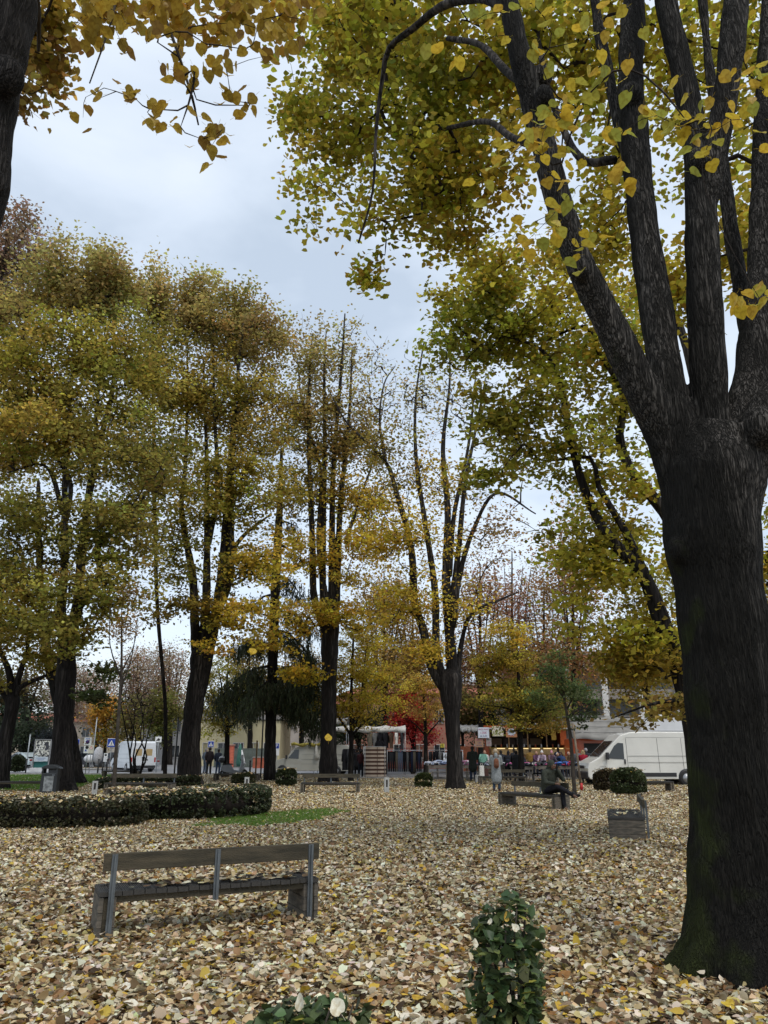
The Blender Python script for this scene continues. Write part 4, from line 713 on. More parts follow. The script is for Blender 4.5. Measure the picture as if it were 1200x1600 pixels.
bt('round olive-green street tree behind the rear of the white van', 70, 255, 1080, 5, [blob(252, 1122, 30, 40, 70, 2.6, 130, 40, (.15, .14, .035), .5, .7, .24)], (-14, 14))
bt('dark evergreen mass at the far left above the parked cars', 90, 40, 1040, 14, [blob(20, 1130, 60, 42, 90, 5, 160, 60, (.045, .055, .03), .9, .7, .36), blob(62, 1150, 40, 30, 86, 4, 70, 60, (.04, .05, .028), .8, .7, .34), blob(30, 1080, 50, 30, 92, 4, 70, 40, (.14, .10, .045), .9, .7, .36)], (-20, 20))
bt('rounded dark blue-green evergreen behind the advertising board', 80, 78, 1140, 6, [blob(78, 1153, 20, 12, 80, 2, 60, 60, (.022, .028, .028), .5, .7, .22)])
for i, (px, top, rx, d, col, lab) in enumerate([(110, 1040, 40, 110, (.36, .26, .18), 'pinkish bare tree at the far left behind the dark car'), (150, 1050, 34, 118, (.36, .26, .18), 'far bare tree with faint brown leaves beyond the pale building'), (215, 1015, 34, 105, (.36, .25, .16), 'bare brown tree high behind the white van'), (265, 1010, 36, 100, (.34, .24, .15), 'tall bare brown tree left of the forked lime trunk'),
                          (470, 1010, 40, 96, (.30, .20, .05), 'yellowing background tree behind the cedar'), (390, 1000, 40, 92, (.28, .20, .05), 'yellow background tree left of the cedar trunk')]):
    bt(lab, d, px, top, 9, [blob(px, (top+1130)/2, rx, (1150-top)*.42, d, 4, 560, 24, col, .8, .8, .22)], (-rx*.6, rx*.6, -rx*.25, rx*.3))
for (px, top, rx, d, col, lab, lv) in [(600, 880, 52, 60, (.36, .24, .07), 'golden thinning tree behind the striped stall cloth', 22), (645, 930, 44, 64, (.38, .23, .06), 'orange-yellow tree behind the curved lime limb', 20), (750, 870, 52, 58, (.33, .19, .09), 'sparse pink-brown tree behind the food stall', 14), (800, 850, 50, 66, (.33, .17, .10), 'tall sparse rusty tree behind the hornbeam', 14),
                                  (895, 780, 60, 55, (.36, .20, .08), 'tall orange-brown thinning tree above the orange truck', 22), (850, 900, 50, 62, (.34, .20, .07), 'rusty yellow tree left of the grey building', 20), (1010, 900, 60, 60, (.30, .23, .04), 'yellow tree in front of the grey building', 22)]:
    bt(lab, d, px, top, 9, [blob(px, top+(1100-top)*.35, rx*.8, (1100-top)*.38, d, 3, 230, lv, col, .8, .7, .21), blob(px, top+(1100-top)*.72, rx, (1100-top)*.3, d, 3, 230, lv, col, .8, .6, .21)], (-rx*.6, rx*.6, -rx*.3, rx*.35))
bt('red maple behind the clothes rails', 60, 645, 1085, 6, [blob(640, 1122, 30, 38, 60, 2, 240, 38, (.50, .05, .045), .45, .6, .17), blob(668, 1150, 14, 16, 66, 1.2, 36, 30, (.42, .04, .04), .4, .6, .17)], (-14, 14), 'maple')
bt('dark green conifer behind the stall signs', 72, 752, 1080, 7, [blob(752, 1110, 22, 28, 72, 2, 120, 60, (.035, .055, .03), .5, .7, .22), blob(752, 1140, 24, 20, 72, 2, 60, 50, (.045, .065, .03), .5, .7, .22)], (-8, 8))
bt('dark olive tree filling the gap behind the price signs', 70, 722, 1060, 6, [blob(722, 1110, 26, 36, 70, 2.4, 160, 50, (.20, .16, .05), .5, .7, .22)], (-8, 8))
bt('olive and orange bushy tree behind the food stall roof', 69, 830, 1050, 7, [blob(815, 1100, 34, 34, 69, 2.4, 160, 46, (.17, .16, .045), .5, .7, .22), blob(868, 1090, 30, 36, 69, 2.4, 120, 44, (.34, .21, .05), .5, .7, .22)], (-14, 20))
bt('dark wide evergreen behind the canopy at the centre', 86, 560, 1100, 8, [blob(560, 1130, 60, 30, 86, 3, 120, 50, (.05, .06, .03), .8, .7, .3)], (-20, 20))
bt('mixed green tree right of the great trunk at the frame edge', 40, 1230, 900, 14, [blob(1215, 980, 40, 90, 40, 2.4, 110, 30, (.20, .17, .04), .6, .6, .2), blob(1215, 1110, 34, 40, 40, 2, 50, 30, (.12, .13, .04), .6, .6, .2)], (-20, 20))
# ---------------------------------------------------------------- buildings behind the park
def facade(root, name, x0, x1, z0, z1, y, cols, rows, ww, wh, sill, mat_frame, mat_glass, shutter=None):
    """windows set into the wall's front face (front looks towards -y), each window > pane"""
    dx = (x1-x0)/cols; dz = (z1-z0)/rows
    for i in range(cols):
        for j in range(rows):
            cx = x0+dx*(i+.5); cz = z0+dz*j+sill+wh/2
            f = MB().box((cx, y-.03, cz+wh/2+.03), (ww+.16, .12, .08)).box((cx, y-.03, cz-wh/2-.04), (ww+.16, .16, .08)).box((cx-ww/2-.04, y-.03, cz), (.08, .12, wh)).box((cx+ww/2+.04, y-.03, cz), (.08, .12, wh)).box((cx, y-.03, cz), (.05, .10, wh)).build('window', mat_frame, root)
            MB().box((cx, y+.01, cz), (ww-.002, .05, wh-.002)).build('pane', shutter if (shutter and (i*7+j*3) % 3 == 0) else mat_glass, f)
glass = glassmat('window_glass'); fr = flat('window_frame', (.45, .43, .40)); dark = flat('dark_metal', (.02, .02, .022), .5)
def building(label, px, d, wx, dep, h, col, cols, rows, roof=None, rcol=(.30, .10, .06), cat='building', base=0, ww=1.1, wh=1.4, var=.1, rz=0, pitch=1.6):
    c = GX(px, d); r = empty('building', (c.x, d, 0), rz, label, cat, 'buildings around the square')
    m = pmat('plaster', col, .85, .2, 0, var, .6, bump=.2, bscale=30)
    MB().box((0, dep/2, h/2-.2), (wx, dep, h+.4)).build('wall', m, r)
    facade(r, 'w', -wx/2+.4, wx/2-.4, base, h-.3, 0, cols, rows, ww, wh, .9, fr, glass, flat('shutter', (col[0]*.5, col[1]*.5, col[2]*.45)))
    if roof == 'gable':
        MB().prism([(-wx/2-.5, h), (0, h+pitch), (wx/2+.5, h), (wx/2+.5, h-.18), (-wx/2-.5, h-.18)], -.6, dep+.6).build('roof', pmat('tiles', rcol, .85, .2, 0, .25, 5, bump=.6), r)
    elif roof == 'hip':
        a, b = wx/2+.6, dep+.6
        MB().add([(-a, -.6, h+.0), (a, -.6, h), (a, b, h), (-a, b, h), (-a+3, dep/2, h+pitch), (a-3, dep/2, h+pitch)], [(0, 1, 5, 4), (1, 2, 5), (2, 3, 4, 5), (3, 0, 4), (0, 3, 2, 1)]).build('roof', pmat('tiles', rcol, .85, .2, 0, .25, 5, bump=.6), r)
    else: MB().box((0, dep/2, h+.28), (wx+.5, dep+.5, .35)).build('roof', flat('parapet', (.35, .33, .31)), r)
    return r
building('red-orange plastered house with tiled roof behind the clothes stall', 655, 92, 17, 12, 8.0, (.36, .17, .12), 7, 2, 'hip', pitch=1.4)
building('terracotta house gable seen past the curved lime trunk', 612, 104, 10, 10, 9.3, (.38, .15, .10), 3, 3, 'gable', pitch=1.8)
r = building('tan apartment house with flat pale roof behind the centre right trees', 770, 100, 26, 12, 9.5, (.30, .22, .15), 9, 3)
building('pale yellow low house across the road at the left', 372, 92, 9.5, 10, 5.0, (.50, .44, .27), 5, 1, 'flat', wh=1.6)
building('grey and white house between the forked lime and the yellow house', 290, 105, 12, 10, 6.6, (.42, .41, .40), 4, 2, 'flat')
building('grey apartment block far behind the cedar', 470, 112, 22, 12, 8.0, (.40, .36, .32), 8, 2, 'hip')
building('long ochre house far left behind the evergreens', 20, 125, 26, 12, 6.0, (.42, .36, .28), 8, 2, 'hip')
# pale modern building with long window bands
b = GX(125, 132); r = empty('building', (b.x, 132, 0), 0, 'pale modern building with long horizontal window bands beyond the dark car', 'building', 'buildings around the square')
MB().box((0, 5, 3.1), (13, 10, 6.6)).build('wall', pmat('concrete', (.52, .50, .46), .8, .2, 0, .08, 1), r)
for k, z in enumerate((4.3, 5.4)):
    MB().box((0, -.06, z), (12.4, .14, .62)).build('window', flat('band_frame', (.14, .17, .16)), r)
    for i in range(9): MB().box((-5.5+i*1.37, -.15, z), (1.25, .05, .5)).build('pane', glassmat('green_glass', (.05, .09, .08)), r)
MB().box((0, -.5, 6.6), (14, 1.6, .35)).build('roof', flat('roof_edge', (.13, .12, .12)), r)
facade(r, 'w', -5.5, 5.5, .2, 3.4, 0, 6, 1, 1.3, 1.6, .7, fr, glass)
# grey concrete building on the right with columns and deep loggias
b = GX(1010, 74); r = empty('building', (b.x, 74, 0), 0, 'grey concrete building with white columns and dark loggias behind the white van', 'building', 'buildings around the square')
cw = pmat('concrete', (.26, .235, .21), .85, .2, 0, .18, 1.2, bump=.2); mb = MB()
MB().box((0, 6.6, 5.1), (23, 11, 10.4)).build('wall', cw, r)
for k in range(4):
    z = 1.2+2.75*k
    MB().box((0, .5, z), (23.2, 1.6, .9)).build('balcony_wall', cw, r)
for i in range(7):
    x_ = -10.6+i*3.4; MB().box((x_+.3, -.42, 5.1), (.55, .35, 10.4)).build('column', flat('white_column', (.62, .61, .58)), r)
for i in range(6):
    for k in range(3):
        x_ = -8.6+i*3.4; z = 2.65+2.75*k; f = MB().box((x_, 1.05, z), (2.5, .1, 1.75)).build('window', flat('shutter_grey', (.16, .17, .17) if (i+k) % 2 else (.035, .035, .04)), r)
        for q in range(6): MB().box((x_, .975, z-.75+q*.29), (2.4, .03, .05)).build('shutter_slat', flat('slat', (.20, .21, .21) if (i+k) % 2 else (.05, .05, .055)), f)
MB().box((0, 6, 10.5), (24, 13, .35)).build('roof', flat('roof_grey', (.3, .29, .28)), r)
building('beige apartment house at the right edge beside the great trunk', 1240, 84, 16, 10, 9.5, (.40, .36, .30), 5, 3)
ch = GX(731, 135); r = empty('chimney', (ch.x, 135, 0), 0, 'tall slim pale chimney with dark rings far behind the centre right tree', 'chimney', None)
MB().tube([(0, 0, 0), (0, 0, 18.2)], [.85, .6], 12).build('shaft', flat('chimney_grey', (.42, .43, .45)), r)
for z in (14, 15.5, 17): MB().cyl((0, 0, z), .72, .5, n=12).build('ring', flat('chimney_ring', (.20, .20, .22)), r)
# garden walls and fences
def wall_(label, a, bb, h, col, cat='wall', thick=.2, d0=None):
    v = bb-a; L_ = v.length; rz = math.atan2(v.y, v.x); r = empty('wall', a, rz, label, cat); n = max(1, int(L_/1.6))
    MB().box((L_/2, 0, h/2-.05), (L_, thick, h+.1)).build('wall_body', pmat('brickish', col, .85, .2, 0, .2, 3, bump=.4), r)
    MB().box((L_/2, 0, h+.05), (L_+.05, thick+.12, .07)).build('coping', flat('coping', (.35, .32, .29)), r); return r
wall_('low red brick wall right of the cedar trunk foot', GX(396, 80), GX(418, 80), 1.0, (.34, .10, .06))
wall_('red brick fence wall behind the clothes rails', GX(585, 78), GX(716, 78), .7, (.42, .12, .08))
pl = GX(361, 80); r = empty('gate_pillar', pl, 0, 'red-pink gate pillar behind the parked scooter', 'pillar'); MB().box((0, 0, 1.05), (.55, .55, 2.2)).build('shaft', pmat('pink_brick', (.48, .13, .08), .85, .2, 0, .2, 6, bump=.3), r, .02); MB().box((0, 0, 2.2), (.7, .7, .12)).build('cap', flat('cap', (.35, .2, .15)), r, .02)
def board_fence(label, a, bb, h, col, board=.16, gap=.012):
    v = bb-a; L_ = v.length; rz = math.atan2(v.y, v.x); r = empty('fence', a, rz, label, 'fence'); m = pmat('fence_board', col, .8, .2, 0, .25, 1.5); n = int(L_/board)
    me = MB().box((0, 0, h/2), (board-gap, .03, h)).mesh('board', m)
    for i in range(min(n, 280)):
        o = link('board', me, r); o.location = (board*(i+.5), rng.normal(0, .004), rng.normal(0, .008))
    MB().box((L_/2, .04, h*.8), (L_, .05, .08)).box((L_/2, .04, h*.25), (L_, .05, .08)).build('rail', m, r)
board_fence('reddish wooden board fence beside the food stall', GX(714, 68), GX(764, 68), 2.0, (.42, .15, .08))
board_fence('dark green panel fence behind the scooter', GX(335, 84), GX(420, 84), 1.9, (.10, .115, .10), .5)
def rail_fence(label, a, bb, h, col, sp=.14):
    v = bb-a; L_ = v.length; rz = math.atan2(v.y, v.x); r = empty('railing', a, rz, label, 'railing'); m = flat('rail_paint', col, .5); n = int(L_/sp)
    me = MB().box((0, 0, h/2), (.022, .022, h)).mesh('bar', m)
    for i in range(min(n, 280)): o = link('bar', me, r); o.location = (sp*i, 0, 0)
    MB().box((L_/2, 0, h), (L_, .04, .04)).box((L_/2, 0, .15), (L_, .04, .04)).build('rail', m, r)
rail_fence('dark iron railing in front of the red house', GX(600, 76), GX(716, 76), 1.9, (.035, .035, .035))
# ---------------------------------------------------------------- benches
m_wood = pmat('weathered_wood', (.092, .076, .050), .8, .25, 0, .3, 3, bump=.5, bscale=30, col2=(.045, .040, .028), stretch=(1, 6, 6), detail=6)
m_slat = pmat('seat_board', (.060, .056, .050), .75, .3, 0, .3, 4, bump=.3, bscale=40, col2=(.045, .042, .038), stretch=(8, 1, 4))
m_conc = pmat('old_planks', (.17, .145, .115), .85, .2, 0, .3, 4, bump=.4, bscale=40, col2=(.085, .078, .065), stretch=(2, 2, 8))
m_steel = pmat('galvanised', (.13, .145, .155), .5, .5, .4, .2, 8)
def bench(label, loc, rz, L_=2.35, back=True, D=.60, H=.41, dark=False, leaves=0, tone=1.0, group='park benches'):
    r = empty('bench', loc, rz, label, 'bench', group); n = int(L_/.097); w_ = L_/n
    gm = MB().box((0, D/2, H-.018), (w_-.007, D, .036))
    for k in range(5): gm.box((-(w_-.007)/2+.012+k*.017, D/2, H+.0025), (.008, D-.004, .005))      # raised ribs of the decking
    sme = gm.mesh('seat_board', m_slat)
    for i in range(n):
        o = link('seat_board', sme, r); o.location = (-L_/2+w_*(i+.5), rng.normal(0, .003), rng.normal(0, .0015))
    MB().box((0, .05, H-.064), (L_-.22, .045, .055)).build('seat_rail', m_wood, r, .004); MB().box((0, D-.05, H-.064), (L_-.22, .045, .055)).build('seat_rail', m_wood, r, .004)
    ph = (H-.045)/3
    pm = MB().box((0, D/2, 0), (.04, D-.01, ph-.006)).mesh('leg_plank', m_conc)
    for s in (-1, 1):
        for xo in (.022, .13):
            for k in range(3):
                o = link('leg_plank', pm, r); o.location = (s*(L_/2-xo), rng.normal(0, .003), ph*(k+.5)+.002)
        for yo in (.04, D-.04): MB().box((s*(L_/2-.076), yo, (H-.05)/2), (.06, .05, H-.05)).build('leg_post', m_wood, r)
    if back:
        MB().box((0, .0, H+.245), (L_-.02, .045, .145)).build('backrest', m_wood, r, .006)
        for i, x_ in enumerate((-L_/2+.10, 0, L_/2-.10)):
            z0 = .0 if i != 1 else H-.12
            MB().box((x_, -.032, (z0+H+.31)/2), (.05, .012, H+.31-z0)).box((x_, -.05, (z0+H+.31)/2), (.012, .03, H+.31-z0)).build('backrest_post', m_steel, r)
    if leaves:
        x_ = rng.uniform(-L_/2, L_/2, leaves); yy = rng.uniform(.03, D-.02, leaves); k = np.sin(x_*3.1+1)*np.sin(yy*9) > -.35; x_, yy = x_[k], yy[k]
        p_ = np.stack([x_, yy, np.full(len(x_), H+.018)+rng.uniform(0, .012, len(x_))], 1)
        o = cloud('fallen_leaves', 'curl', p_, rng.uniform(.05, .085, len(x_)), .25, litter_cols(len(x_)), M['litter']); o.location = loc; o.rotation_euler = (0, 0, rz); o['label'] = 'fallen leaves lying on the seat of the ' + label
    return r
a, b = G(158, 1478), G(486, 1443); v = b-a; rz = math.atan2(v.y, v.x)
bench('foreground slatted bench seen from behind with leaves on its seat', (a+b)/2, rz-R(3), v.length+.10, D=.50, leaves=300)
bench('middle distance bench facing the camera in front of the bundled lime trunk', GX(518, 32.9), math.pi, 2.35, leaves=80)
bench('bench the seated man in the hooded coat sits on', Vector(((G(815, 1260).x+G(890, 1265).x)/2-.12, 24.4, 0)), R(125), 2.35, leaves=20)
bench('bench at the right seen end-on, planked end towards the camera', G(953, 1314)-Vector((-math.sin(R(75)), math.cos(R(75)), 0))*.66+Vector((math.cos(R(75)), math.sin(R(75)), 0))*1.175, R(75), 2.35, D=.66, leaves=50)
bench('bench between the woman in the grey coat and the clothes tables', GX(785, 40.2)+Vector((0, .6, 0)), math.pi, 2.4, leaves=30)
bench('backless bench end behind the green shrub near the white van', GX(1012, 33.6)+Vector((0, .6, 0)), math.pi+.05, 1.9, back=False, leaves=30)
bench('long bench with high backrest behind the hedge at the left', GX(222, 31.0)+Vector((0, .5, 0)), math.pi-.04, 2.6, leaves=50, H=.45)
bench('dark backless bench under the scooter, left of the cedar', GX(372, 45)+Vector((0, .5, 0)), math.pi-.1, 2.5, back=False)
bench('dark low bench beside the litter bin at the left edge', GX(30, 33.6)+Vector((0, .5, 0)), math.pi+.10, 2.4, back=False)
bench('dark bench on the footpath in front of the white van at the left', GX(196, 53), math.pi, 2.4, back=False)
# ---------------------------------------------------------------- light posts, litter bin
def lpost(label, loc, h=.52, w_=.20):
    r = empty('light_post', loc, .2, label, 'light post', 'low concrete light posts'); m = pmat('post_concrete', (.38, .38, .36), .8, .3, 0, .1, 8, bump=.2)
    MB().box((-w_*.35, 0, h/2), (w_*.3, .12, h)).box((w_*.35, 0, h/2), (w_*.3, .12, h)).box((0, 0, h*.93), (w_*.4, .118, h*.14)).box((0, 0, h*.2), (w_*.4, .118, h*.4)).build('frame', m, r, .006)
    MB().box((0, 0, h*.63), (w_*.38, .05, h*.44)).build('lamp_glass', glassmat('lamp_glass', (.05, .05, .05)), r)
lpost('pale light post with slot left of the slender young tree', G(147, 1243)); lpost('pale light post beside the box shrub left of the cedar', G(385, 1234)); lpost('grey light post standing alone right of the middle bench', G(604, 1240), .60, .19)
c = G(76, 1240); r = empty('litter_bin', c, .15, 'dark litter bin with rounded hood and grey scratched front panel', 'litter bin')
bm_ = pmat('bin_plastic', (.022, .025, .027), .45, .4, 0, .2, 6); prof = [(-.32, 0), (.32, 0), (.30, .78), (-.30, .78)]
MB().prism(prof, -.24, .24).build('body', bm_, r, .03)
MB().prism([(-.31, .78), (-.31, .86), (-.22, .80)], -.24, .24).box((-.27, 0, .86), (.06, .48, .2)).box((.27, 0, .86), (.06, .48, .2)).box((.1, 0, .83), (.3, .40, .12)).build('opening_frame', bm_, r)
MB().prism([(-.33, .94), (-.30, 1.02), (-.12, 1.09), (.12, 1.09), (.33, 1.00), (.40, .93)], -.27, .27).build('hood', bm_, r, .02)
MB().box((0, -.25, .38), (.36, .012, .56)).build('front_panel', pmat('scratched_panel', (.30, .32, .32), .6, .4, .2, .3, 9, col2=(.12, .13, .13)), r); MB().box((.16, -.262, .70), (.10, .02, .05)).build('lock', m_steel, r)
# ---------------------------------------------------------------- signs and poles
m_pole = pmat('pole_paint', (.30, .32, .33), .5, .5, .3, .1, 4); m_blk = flat('black_post', (.018, .018, .018), .5)
def pole(label, loc, h, r_=.035, mat=None, name='pole', cat='post', group='posts and poles', cap=True):
    r = empty(name, loc, 0, label, cat, group); MB().cyl((0, 0, h/2), r_, h, n=10).build('shaft', mat or m_pole, r); MB().cyl((0, 0, h+.02), r_*1.25, .04, n=10).build('cap', mat or m_pole, r); return r
white = flat('sign_white', (.75, .75, .74), .5); blue = flat('sign_blue', (.015, .05, .32), .4); sblk = flat('sign_black', (.015, .015, .015)); sred = flat('sign_red', (.5, .03, .03))
def crossing(label, loc, h, s=.62, rz=0):
    r = empty('crossing_sign', loc, rz, label, 'road sign', 'pedestrian crossing signs'); MB().cyl((0, .05, h/2), .03, h, n=8).build('pole', m_pole, r)
    MB().box((0, 0, h-s/2), (s, .03, s)).build('plate', white, r, .02); MB().box((0, -.019, h-s/2), (s*.92, .01, s*.92)).build('blue_field', blue, r)
    t = s*.36; cz = h-s*.52; MB().prism([(-t, cz-t*.85), (t, cz-t*.85), (0, cz+t*.95)], -.032, -.026).build('white_triangle', white, r)
    mb = MB(); mb.ball((0, -.035, cz+t*.32), (t*.11, .004, t*.11), 8, 5); mb.tube([(0, -.035, cz+t*.2), (0, -.035, cz-t*.2)], [t*.10, t*.09], 6); mb.tube([(0, -.035, cz-t*.18), (-t*.22, -.035, cz-t*.62)], t*.06, 5); mb.tube([(0, -.035, cz-t*.18), (t*.25, -.035, cz-t*.6)], t*.06, 5); mb.tube([(0, -.035, cz+.1*t), (t*.25, -.035, cz-t*.08)], t*.05, 5); mb.build('walking_figure', sblk, r)
    for k in range(4): MB().box((-.6*t+k*.4*t, -.034, cz-t*.74), (t*.2, .004, t*.10)).build('stripe', sblk, r)
crossing('blue pedestrian crossing sign at the left in front of the orange tree', GX(173, 62), 2.55, .66)
crossing('blue pedestrian crossing sign above the two standing men', GX(329, 62), 2.35, .46)
crossing('small far blue crossing sign behind the dark car', GX(119, 96), 3.0, .6)
def text(body, parent, loc, size, mat, name='lettering', rz=0.0, ext=.002):
    cu = bpy.data.curves.new(name, 'FONT'); cu.body = body; cu.size = size; cu.align_x = 'CENTER'; cu.align_y = 'CENTER'; cu.extrude = ext; cu.materials.append(mat)
    t_ = bpy.data.objects.new(name, cu); me = bpy.data.meshes.new_from_object(t_); bpy.data.objects.remove(t_)
    o = bpy.data.objects.new(name, me); COL.objects.link(o); o.parent = parent; o.location = loc; o.rotation_euler = (math.pi/2, 0, rz); return o
r = empty('road_sign', GX(135.5, 58), 0, 'white no-stopping sign with tow symbol above a smaller plate, left of the blue sign', 'road sign', 'square road signs')
MB().cyl((.05, .05, 1.25), .03, 2.5, n=8).build('pole', m_pole, r); MB().box((0, 0, 2.28), (.52, .03, .52)).build('plate', white, r, .01)
MB().cyl((0, -.02, 2.25), .14, .02, 'Y', 18).build('round_field', flat('night_blue', (.02, .02, .14)), r); MB().box((0, -.04, 2.25), (.42, .012, .035), rot=Euler((0, R(-40), 0))).build('bar', flat('maroon', (.15, .02, .05)), r)
MB().box((0, -.02, 2.46), (.34, .01, .05)).build('print', blue, r)
MB().box((-.06, 0, 1.72), (.34, .03, .5)).build('lower_plate', white, r, .01); MB().cyl((0, -.02, 1.88), .12, .02, 'Y', 16).build('dark_disc', sblk, r); MB().prism([(-.16, 1.6), (0.02, 1.6), (-.07, 1.78)], -.022, -.018).build('blue_print', blue, r)
r = empty('road_sign', GX(142, 61), 0, 'pale square sign with a red triangle behind the no-stopping sign', 'road sign', 'square road signs')
MB().cyl((0, .05, 1), .03, 2, n=8).build('pole', m_pole, r); MB().box((0, 0, 1.75), (.42, .03, .62)).build('plate', flat('cream_plate', (.55, .52, .42)), r, .01); MB().prism([(-.13, 1.76), (.13, 1.76), (0, 1.98)], -.022, -.017).build('red_triangle', sred, r); MB().prism([(-.08, 1.785), (.08, 1.785), (0, 1.92)], -.028, -.023).build('inner_triangle', white, r)
r = empty('road_sign', GX(166, 62), 0, 'low white notice with a dark round symbol beside the white car', 'road sign', 'square road signs')
MB().cyl((0, .05, .7), .03, 1.4, n=8).build('pole', m_pole, r); MB().box((0, 0, 1.15), (.30, .03, .62)).build('plate', white, r, .01); MB().ball((0, -.02, 1.33), (.09, .01, .09), 12, 6).build('dark_symbol', sblk, r)
for k in range(3): MB().box((0, -.02, 1.14-k*.09), (.2, .006, .02)).build('print_line', flat('grey_print', (.4, .4, .45)), r)
r = empty('road_sign', GX(246, 64), 0, 'white sign plate just above the roof of the white van at the left', 'road sign', 'square road signs')
MB().cyl((0, .05, 1.4), .03, 2.8, n=8).build('pole', m_pole, r); MB().box((0, 0, 2.5), (.5, .03, .42)).build('plate', white, r, .01); MB().prism([(-.17, 2.4), (.1, 2.4), (.14, 2.5), (0, 2.62), (-.1, 2.5)], -.02, -.016).build('dark_symbol', sblk, r)
r = empty('parking_sign', GX(432.5, 60), 0, 'blue and white parking sign between the cedar and the beige van', 'road sign', 'square road signs')
MB().cyl((0, .05, 1.1), .03, 2.2, n=8).build('pole', m_pole, r); MB().box((0, 0, 1.75), (.36, .03, .9)).build('plate', white, r, .01); MB().box((0, -.02, 1.98), (.30, .01, .36)).build('blue_field', blue, r); text('P', r, (0, -.03, 1.98), .34, white)
for i, (px, d, h, lab) in enumerate([(156, 60, 1.0, 'first black bollard by the road, left of the notice'), (163, 60, .8, 'second black bollard by the road, under the low notice'), (169.5, 60, 1.0, 'third black bollard by the road, in front of the white car'), (44, 62, 1.0, 'black bollard right of the pale blue car'), (392, 52, 1.0, 'black bollard left of the cedar trunk')]): pole(lab, GX(px, d), h, .06, m_blk, 'bollard', 'bollard', 'black bollards')
pole('brown post with pale top beside the cedar', GX(401, 50), 2.2, .05, pmat('brown_post', (.14, .09, .04), .7), 'post'); pole('tall dark thin pole beside the cedar trunk', GX(409, 49), 5.5, .045, m_blk, 'post'); pole('thin grey pole in front of the evergreens at the left', GX(44, 70), 3.0, .05, m_pole, 'post')
pole('thin pole behind the dark car, left of the statue-like heap', GX(146, 72), 4.5, .05, m_pole, 'post'); pole('dark thin post right of the forked lime trunk', GX(275, 50), 3.6, .05, m_blk, 'post')
# two supports of the staked young tree
for i, (px, py, px2, py2, lab) in enumerate([(909, 1236, 895, 1130, 'straight timber stake right of the young green tree')]):
    a = G(px, py); t = P(px2, py2, a.y); r = empty('tree_stake', a, 0, lab, 'stake'); MB().tube([(0, 0, -.05), (t.x-a.x, 0, t.z)], [.05, .045], 8).build('post', pmat('stake_wood', (.17, .13, .09), .8), r); MB().box(((t.x-a.x)*.9-.1, 0, t.z*.9), (.3, .06, .05)).build('strap', sblk, r); MB().tube([(0, 0, .02), (0, 0, .32)], [.075, .06], 8).build('red_band', sred, r)
# street lamp with white globe
a = GX(229, 80); r = empty('street_lamp', a, 0, 'slim street lamp with white head above the multi-stemmed shrub', 'street lamp'); MB().tube([(0, 0, 0), (0, 0, 4.4)], [.07, .045], 8).build('post', m_pole, r); MB().ball((0, 0, 4.6), (.28, .28, .16), 12, 6).build('lamp_head', flat('lamp_white', (.75, .75, .75), .3), r)
# advertising board
a = GX(66, 66); r = empty('advertising_board', a, -.05, 'advertising board with black and cream picture above a pale text plate', 'billboard')
MB().box((-.66, 0, 1.25), (.08, .12, 2.5)).box((.66, 0, 1.25), (.08, .12, 2.5)).box((0, 0, 2.52), (1.4, .12, .06)).build('frame', pmat('board_grey', (.22, .22, .22), .6), r)
def picmat(name, cols, scale, pos, dist=1.5):
    m = bpy.data.materials.new(name); m.use_nodes = True; t = m.node_tree; b = t.nodes['Principled BSDF']; tcn = t.nodes.new('ShaderNodeTexCoord'); n = t.nodes.new('ShaderNodeTexNoise'); n.inputs['Scale'].default_value = scale; n.inputs['Distortion'].default_value = dist; n.inputs['Detail'].default_value = 2
    t.links.new(tcn.outputs['Object'], n.inputs[0]); c = t.nodes.new('ShaderNodeValToRGB'); c.color_ramp.interpolation = 'CONSTANT'; r_ = c.color_ramp
    r_.elements[0].position = 0; r_.elements[0].color = (*cols[0], 1); r_.elements[1].position = pos[0]; r_.elements[1].color = (*cols[1], 1)
    for k in range(2, len(cols)): e_ = r_.elements.new(pos[k-1]); e_.color = (*cols[k], 1)
    t.links.new(n.outputs[0], c.inputs[0]); t.links.new(c.outputs[0], b.inputs['Base Color']); b.inputs['Roughness'].default_value = .5; return m
MB().box((0, -.02, 1.86), (1.2, .03, 1.16)).build('picture', picmat('picture', [(.02, .02, .025), (.04, .04, .05), (.55, .54, .46), (.62, .62, .60)], 1.8, (.40, .50, .60), 3), r)
MB().box((0, -.04, 1.0), (1.15, .03, .36)).build('text_plate', flat('text_plate', (.45, .50, .53)), r)
for k, w_ in enumerate((.75, .55)): MB().box((0, -.058, 1.06-k*.12), (w_, .006, .035)).build('print_line', flat('blue_print', (.15, .2, .35)), r)
MB().box((0, .1, .55), (1.3, .06, .5)).build('lower_panel', glassmat('teal_panel', (.03, .12, .11), .3), r); MB().box((0, -.1, .16), (1.5, .3, .32)).build('base', flat('white_base', (.62, .62, .62)), r, .02)
